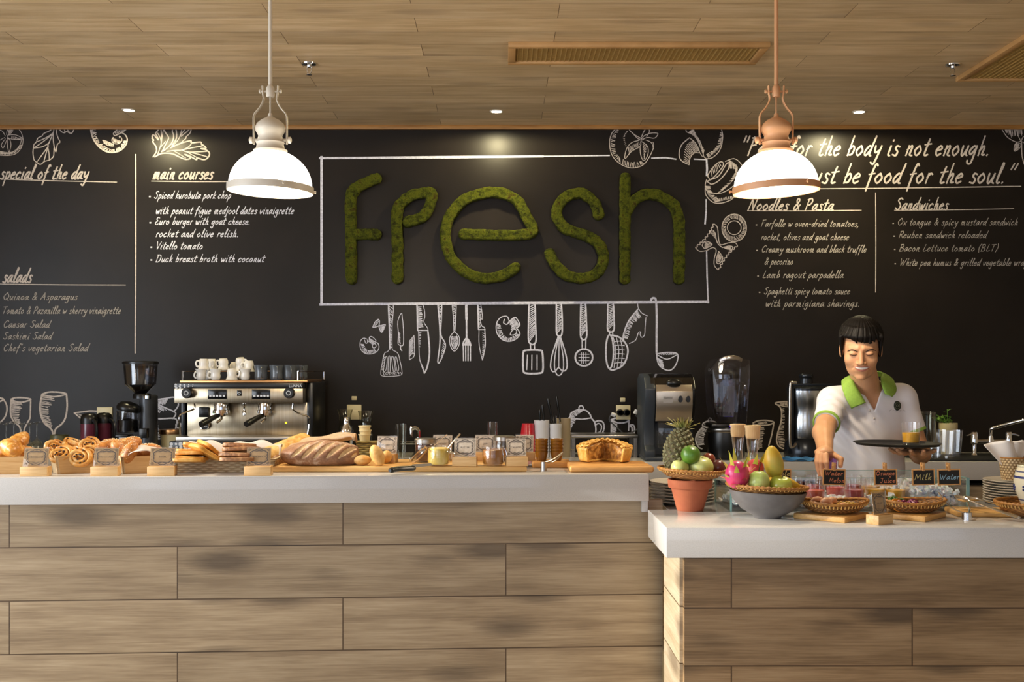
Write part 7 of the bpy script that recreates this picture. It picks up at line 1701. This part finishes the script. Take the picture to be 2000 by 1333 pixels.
PL = A3(1.662, 4.565, TRZ - .024)
FL = []
for j, (dx, dy, L) in enumerate(((-.092, -.03, 1), (-.088, -.062, 1.08), (-.062, -.088, 1.02), (-.028, -.1, .85))):
    r0 = A3(PL[0] - .03 + .016 * j, PL[1] - .012 - .012 * j, PL[2]); d = A3(dx, dy, 0) * .82 * L
    FL.append([r0, r0 + d * .45 + A3(0, 0, -.006), r0 + d * .75 + A3(0, 0, -.001), r0 + d + A3(0, 0, .010)])
FL.append([PL + A3(.03, .01, 0), PL + A3(.058, -.018, -.004), PL + A3(.068, -.048, .005)])
def limb(P, a, b, c, r, k=.02): return smin(s_cap(P, a, b, r[0], r[1]), s_cap(P, b, c, r[1], r[2]), k)
def torso(P, g=0):
    d = s_ell(P, (1.582, 4.895, 1.27), (.165 + g, .102 + g, .165))
    d = smin(d, s_ell(P, (1.592, 4.91, 1.06), (.14 + g, .094 + g, .17)), .08)
    d = smin(d, s_ell(P, (1.597, 4.92, .9), (.155 + g, .105 + g, .13)), .08)
    for S in (S1, S2): d = smin(d, s_cap(P, (1.57, 4.865, 1.365), S, .055 + g, .052 + g), .05)
    return d
NK0, NK1 = A3(1.565, 4.845, 1.40), A3(1.512, 4.75, 1.52)
def body(P):
    d = torso(P)
    d = smin(d, s_cap(P, NK0, NK1, .06, .052), .03)
    d = smin(d, head_sdf(hl(P)), .012)
    d = smin(d, limb(P, S1, E1, W1, (.05, .041, .0275)), .03)
    d = smin(d, limb(P, S2, E2, W2, (.05, .041, .0275)), .03)
    # hands: palm then five separate fingers
    h = s_cap(P, W1, A3(1.252, 4.372, 1.172), .026, .024); h = smin(h, s_ell(P, (1.246, 4.372, 1.172), (.036, .03, .018)), .015)
    d = smin(d, h, .015)
    for f in FG:
        r = (.0105, .0095, .0085, .0075) if len(f) == 4 else (.0125, .0105, .009)
        c = np.full(len(P), 9.)
        for i in range(len(f) - 1): c = smin(c, s_cap(P, f[i], f[i + 1], r[i], r[i + 1]), .003)
        d = smin(d, c, .004)
    h = s_cap(P, W2, PL + A3(.02, .02, -.004), .026, .022); h = smin(h, s_ell(P, PL + A3(0, 0, -.004), (.042, .042, .0145)), .015)
    d = smin(d, h, .015)
    for f in FL:
        r = (.0105, .0095, .0085, .0075) if len(f) == 4 else (.0125, .0105, .009)
        c = np.full(len(P), 9.)
        for i in range(len(f) - 1): c = smin(c, s_cap(P, f[i], f[i + 1], r[i], r[i + 1]), .003)
        d = smin(d, c, .004)
    for s in (-1, 1):
        hp = A3(1.597 + s * .085, 4.93, .86); kn = A3(1.597 + s * .1, 4.92, .48); an = A3(1.597 + s * .1, 4.96, .08)
        d = smin(d, limb(P, hp, kn, an, (.085, .055, .038)), .03)
        d = smin(d, s_cap(P, an + A3(0, .02, -.03), an + A3(0, -.15, -.045), .035, .028), .02)
    return d
xs = np.concatenate([np.arange(1.17, 1.41, .0026), np.arange(1.41, 1.60, .0022), np.arange(1.60, 1.88, .004)])
ys = np.concatenate([np.arange(4.26, 4.50, .0028), np.arange(4.50, 4.78, .0024), np.arange(4.78, 5.06, .005)])
zs = np.concatenate([np.arange(-.03, 1.06, .012), np.arange(1.06, 1.20, .0026), np.arange(1.20, 1.44, .005), np.arange(1.44, 1.72, .0022)])
PER = thing('person', 'smiling person with black hair in a white polo shirt with green collar, carrying a tray', 'person', (1.597, 4.93, 0))
OF = Vector(PER.location)
def pm(name, vf, mat, **k):
    v, f = vf if not isinstance(vf, MB) else (vf.v, vf.f)
    v = [(a[0] - OF.x, a[1] - OF.y, a[2] - OF.z) for a in v]
    k.setdefault('smooth', 180); k.setdefault('fix', False)
    return mk(name, (v, f), mat, PER, **k)
m_skin = M('warm_skin', 'c8946c', .45, col2='d19e76', ns=14, sss=.12, spec=.4)
bo = pm('body', sdf_mesh(body, xs, ys, zs), m_skin)
from mathutils.bvhtree import BVHTree
def bvh_of(o): return BVHTree.FromPolygons([tuple(v.co + OF) for v in o.data.vertices], [tuple(p.vertices) for p in o.data.polygons])
BB_ = bvh_of(bo); EYE = Vector((0, 0, EZ))
def hit(b, px, py, lift=.001):
    d = (W(px, py, 4.7) - EYE).normalized(); r = b.ray_cast(EYE, d)
    return (r[0] + r[1] * lift, r[1]) if r[0] is not None else (W(px, py, 4.7), Vector((0, -1, 0)))
def on_face(name, pts, w, mat, lift=.0009):
    """a slender flat shape lying on the face, given by points and half widths"""
    mb = MB(); n = cr(pts, 6); ww = cr([(x, 0) for x in w], 6); P = [hit(BB_, a, b, lift) for a, b in n]; L = []; R = []; C = []
    for i in range(len(P)):
        d = P[min(i + 1, len(P) - 1)][0] - P[max(i - 1, 0)][0]; c = P[i][1].cross(d).normalized() * (ww[i][0] / 467.)
        L.append(P[i][0] + c); R.append(P[i][0] - c); C.append(P[i][0] + P[i][1] * .0012)
    m = len(P); mb.add(L + C + R, [(i, i + 1, m + i + 1, m + i) for i in range(m - 1)] + [(m + i, m + i + 1, 2 * m + i + 1, 2 * m + i) for i in range(m - 1)])
    return pm(name, mb, mat)
m_hair = M('black_hair', '080706', .5, col2='120e0c', ns=40, stretch=(60, 60, 4), spec=.15, bs=.2, bsc=8)
m_brow = M('dark_brow', '33231a', .8); m_lip = M('lip_pink', 'b06a5a', .45); m_teeth = M('teeth', 'ddd2c8', .3)
on_face('eyebrow', [(1655.5, 686.5), (1663, 684), (1670, 685), (1677, 688.5)], [.4, 1.2, 1.2, .4], m_brow)
on_face('eyebrow', [(1689, 688.5), (1696, 685), (1703, 683.5), (1710.5, 685.5)], [.4, 1.2, 1.3, .4], m_brow)
on_face('closed_eyelashes', [(1659.5, 692), (1664, 693.8), (1669, 694.2), (1674.5, 693)], [.25, .7, .8, .3], m_brow)
on_face('closed_eyelashes', [(1691.5, 693), (1697, 694.2), (1702, 693.6), (1707, 691.5)], [.3, .8, .7, .25], m_brow)
on_face('teeth', [(1669.5, 717.4), (1676, 719.4), (1683.5, 720.4), (1691, 719.3), (1698.5, 717.1)], [.2, 1.5, 2.1, 1.5, .2], m_teeth, .0012)
on_face('upper_lip', [(1668, 716.6), (1676, 716.8), (1683.5, 717.2), (1691, 716.6), (1700, 716.3)], [.25, .8, .9, .8, .25], m_lip, .0016)
on_face('lower_lip', [(1669, 718), (1676, 722.6), (1683.5, 724.8), (1691, 722.6), (1699.5, 717.7)], [.25, 1.1, 1.8, 1.1, .25], m_lip, .0016)

ST = []; g = random.Random(21)
def ys_(x, z): return .018 - .108 * math.sqrt(max(.02, 1 - (x / .0895) ** 2 - ((z - .045) / .09) ** 2))
for i in range(15):
    x = -.07 + .01 * i; zt_ = .047 + (.030 if x < -.015 else .006) * (abs(x + .015) / .055) ** 1.4 + g.uniform(-.008, .007)
    ST.append(((x * .85 - .01, ys_(x * .85 - .01, .098) + .008, .098), (x, ys_(x, .072) + .004, .072))); ST.append(((x, ys_(x, .072) + .004, .072), (x + .012, ys_(x * .9, .06) + .004, zt_)))
for s in (-1, 1):
    for j in range(5): ST.append(((s * .079, -.05 + .018 * j, .065), (s * .0765, -.05 + .018 * j, -.014 - .007 * j + g.uniform(-.005, .005))))
def hair(P):
    L = hl(P)
    d = s_ell(L, (0, .018, .045), (.0895, .108, .090))
    d = smax(d, -(np.maximum(np.maximum(L[:, 1] + .025, L[:, 2] - .062), np.abs(L[:, 0]) - .2)), .012)
    d = smax(d, -(L[:, 2] + .012 + (L[:, 1]) * .55), .012)
    for a, b in ST: d = smin(d, s_cap(L, a, b, .0085 if abs(a[2] - .072) > .002 else .0075, .0075 if abs(b[2] - .072) < .002 else .0028), .008)
    d = smin(d, s_ell(L, (0, .05, -.02), (.074, .055, .06)), .02)
    th = np.arctan2(L[:, 0], L[:, 1] - .02)
    return d + .0007 * np.sin(th * 61 + 60 * L[:, 2]) + .0008 * np.sin(th * 37 + 25 * L[:, 2])
pm('hair', sdf_mesh(hair, np.arange(1.38, 1.63, .0026), np.arange(4.58, 4.90, .0026), np.arange(1.50, 1.74, .0026)), m_hair)

# polo shirt
ax1 = (E1 - S1) / np.linalg.norm(E1 - S1); ax2 = (E2 - S2) / np.linalg.norm(E2 - S2)
C1 = S1 + (E1 - S1) * .70; C2 = S2 + (E2 - S2) * .60
vz0, vz1 = W(1709, 803, 4.79), None
def tri(P):   # the open V below the neck, seen from the front
    u = P[:, 0] / P[:, 1] * F + CX; v = CY - (P[:, 2] - EZ) / P[:, 1] * F
    def e(ax, ay, bx_, by): L = math.hypot(bx_ - ax, by - ay); return ((u - ax) * (by - ay) - (v - ay) * (bx_ - ax)) / L
    d = np.maximum(-e(1667, 735, 1708, 803), e(1730, 735, 1708, 803))
    return d / 465.
def shirt(P):
    d = torso(P, .013)
    d = smax(d, .80 - P[:, 2], .01)
    a = smax(s_cap(P, S1, S1 + (E1 - S1) * 1.05, .059, .053), (P - C1) @ ax1, .006); d = smin(d, a, .03)
    b = smax(s_cap(P, S2, S2 + (E2 - S2) * 1.05, .06, .055), (P - C2) @ ax2, .006); d = smin(d, b, .025)
    # creases pulled from the reaching shoulder and hanging folds
    q = (P[:, 0] - 1.42) * .62 + (P[:, 2] - 1.36) * .78
    fw = np.exp(-((P[:, 0] - 1.47) / .10) ** 2 - ((P[:, 2] - 1.24) / .12) ** 2)
    d = d + .0045 * fw * np.sin(q * 150 + 4 * P[:, 0] * 10)
    d = d + .005 * np.exp(-((P[:, 2] - 1.0) / .16) ** 2) * np.sin(P[:, 0] * 55 + P[:, 2] * 14) + .0018 * nz3(P, 26, 3)
    d = d + .003 * np.sin(((P - S1) @ ax1) * 170 + P[:, 0] * 60) * np.exp(-(np.linalg.norm(P - (S1 + C1) / 2, axis=1) / .08) ** 2)
    d = smax(d, -s_cap(P, (1.565, 4.85, 1.41), (1.545, 4.82, 1.52), .066, .074), .006)
    cut = np.maximum(np.maximum(tri(P), P[:, 1] - 4.835), 1.30 - P[:, 2])
    return smax(d, -cut, .004)
m_shirt = M('white_pique', 'ebe7ea', .8, bs=.08, bsc=400)
so_ = pm('polo_shirt', sdf_mesh(shirt, np.arange(1.22, 1.90, .004), np.arange(4.60, 5.06, .004), np.arange(.77, 1.48, .004)), m_shirt)
SB = bvh_of(so_)
m_green = M('lime_knit', '93b84c', .8, col2='88ad44', ns=90)
I_ = [(1690, 789, 4.765), (1677, 766, 4.765), (1665, 744, 4.79), (1668, 733, 4.87), (1697, 727, 4.925), (1722, 730, 4.89), (1719, 741, 4.81), (1722, 757, 4.785), (1728, 772, 4.77)]
O_ = [(1663, 799, 4.762), (1651, 776, 4.765), (1644, 752, 4.80), (1651, 740, 4.90), (1697, 735, 4.965), (1737, 737, 4.93), (1748, 751, 4.845), (1750, 765, 4.80), (1742, 776, 4.775)]
Ic = cr([tuple(W(*p)) for p in I_], 6); Oc = cr([tuple(W(*p)) for p in O_], 6); nc = len(Ic) - 1
cb = MB()
def colf(u, v):
    i = int(round(u * nc)); p = Vector(Ic[i]); q = Vector(Oc[i]); r = p.lerp(q, v); b = math.sin(PI * v) * .007
    m = (r - Vector((1.565, 4.86, r.z))); m.normalize()
    return r + m * b + Vector((0, -.006, .004)) * (1 - v)
cb.grid(colf, nc, 6)
# keep the collar just clear of the shirt
cv = []
for v in cb.v:
    p = Vector(v); d = (p - EYE).normalized(); r = SB.ray_cast(EYE, d)
    if r[0] is not None and p.y < 4.84 and (r[0] - EYE).length < (p - EYE).length + .003: p = r[0] - d * .004
    cv.append(tuple(p))
cb.v = cv
pm('collar', cb, m_green, solid=.004)
for C, ax_, r in ((C1, ax1, .0555), (C2, ax2, .0575)):
    mb = MB(); Qm = Vector(ax_).to_track_quat('Z', 'Y').to_matrix()
    mb.lathe([(r - .004, -.012), (r + .001, -.011), (r + .0008, .001), (r - .004, .003), (r - .008, -.003)], 40, tuple(C), Qm); pm('sleeve_band', mb, m_green, smooth=60)
def on_shirt(name, pts, w, mat, lift=.0012):
    mb = MB()
    for s in pts:
        P = [hit(SB, a, b, lift) for a, b in s]; L = []; R = []
        for i in range(len(P)):
            d = P[min(i + 1, len(P) - 1)][0] - P[max(i - 1, 0)][0]; n = P[i][1].cross(d).normalized() * w / 930.
            L.append(P[i][0] + n); R.append(P[i][0] - n)
        mb.add(L + R, [(i, i + 1, len(P) + i + 1, len(P) + i) for i in range(len(P) - 1)])
    return pm(name, mb, mat, smooth=0)
on_shirt('placket', [cr([(1689, 790), (1697, 800), (1706, 812), (1708, 826)], 4)], 3.2, M('placket_white', 'e6e2e4', .8), .0015)
bt = MB()
for a, b in ((1698, 802), (1707, 818)):
    p, n = hit(SB, a, b, .002); bt.lathe([(0, .0015), (.004, .0015), (.0045, 0)], 14, p, n.to_track_quat('Z', 'Y').to_matrix())
pm('buttons', bt, m_teeth)
p, n = hit(SB, 1752, 793, .0015); n = (n + Vector((0, -1.2, 0))).normalized(); Qn = n.to_track_quat('Z', 'Y').to_matrix()
b = pm('chest_badge', MB().lathe([(0, .0012), (.0185, .0012), (.0195, -.004)], 36, p, Qn, .88, 1.06), M('badge_green', '20251a', .7, col2='2b3122', ns=200))
mb = MB(); mb.ring(.0125, .0008, 30, 6, p + n * .0014, Qn, None, .88, 1.06); mb.ring(.0045, .0008, 20, 6, p + n * .0014, Qn)
pm('badge_ring', mb, M('badge_thread', '77755a', .8))
on_shirt('stitched_words', [s for s in layout('fresh', 1736, 1768, 803.5, 1.5, .1)] + [[(1747, 805.6), (1757, 805.6)]], .3, M('grey_thread', '6f6a66', .9))
# trousers, shoes
def trousers(P):
    d = s_ell(P, (1.597, 4.92, .9), (.168, .118, .12)); d = smax(d, P[:, 2] - .95, .01)
    for s in (-1, 1):
        hp = A3(1.597 + s * .085, 4.93, .86); kn = A3(1.597 + s * .1, 4.92, .48); an = A3(1.597 + s * .1, 4.96, .08)
        d = smin(d, limb(P, hp, kn, an, (.1, .072, .06)), .04)
    return smax(d, .05 - P[:, 2], .01)
pm('trousers', sdf_mesh(trousers, np.arange(1.38, 1.82, .01), np.arange(4.76, 5.08, .01), np.arange(.03, .98, .01)), m_blackm)
for s in (-1, 1):
    c = A3(1.597 + s * .1, 4.96, .0)
    f = lambda P: smax(smin(s_cap(P, c + A3(0, .03, .045), c + A3(0, -.17, .03), .048, .044), s_cap(P, c + A3(0, .01, .06), c + A3(0, 0, .1), .05, .05), .03), -P[:, 2] - .0, .004)
    pm('shoe', sdf_mesh(f, np.arange(c[0] - .08, c[0] + .08, .008), np.arange(4.72, 5.06, .008), np.arange(-.012, .17, .008)), m_black)
# tray, its glass of juice, and the glass in the hand
put('serving_tray', 'round black serving tray held on the person\'s palm', 'tray', MB().lathe([(0, 0), (.155, 0), (.168, .010), (.1715, .0105), (.169, .012), (.156, .004), (0, .004)], 64), m_blackm, (px_at(1752, 4.555), 4.555, TRZ), (0, .012, 0), smooth=40)
t = juice(1779, 4.56, TRZ + .0036, m_oj, .047, 'glass of orange juice standing on the black tray', None)
m_viol = thin_glass('violet_glass', (.78, .62, .86, 1), .03, .06)
t = thing('drinking_glass', 'violet tinted glass in the person\'s reaching hand', 'glass', (CUP[0], CUP[1], 1.062))
mk('tumbler', MB().lathe([(0, .006), (.024, .004), (.025, 0), (.027, .002), (.031, .09), (.0298, .09), (.0258, .008), (0, .009)], 32), m_viol, t, smooth=50)
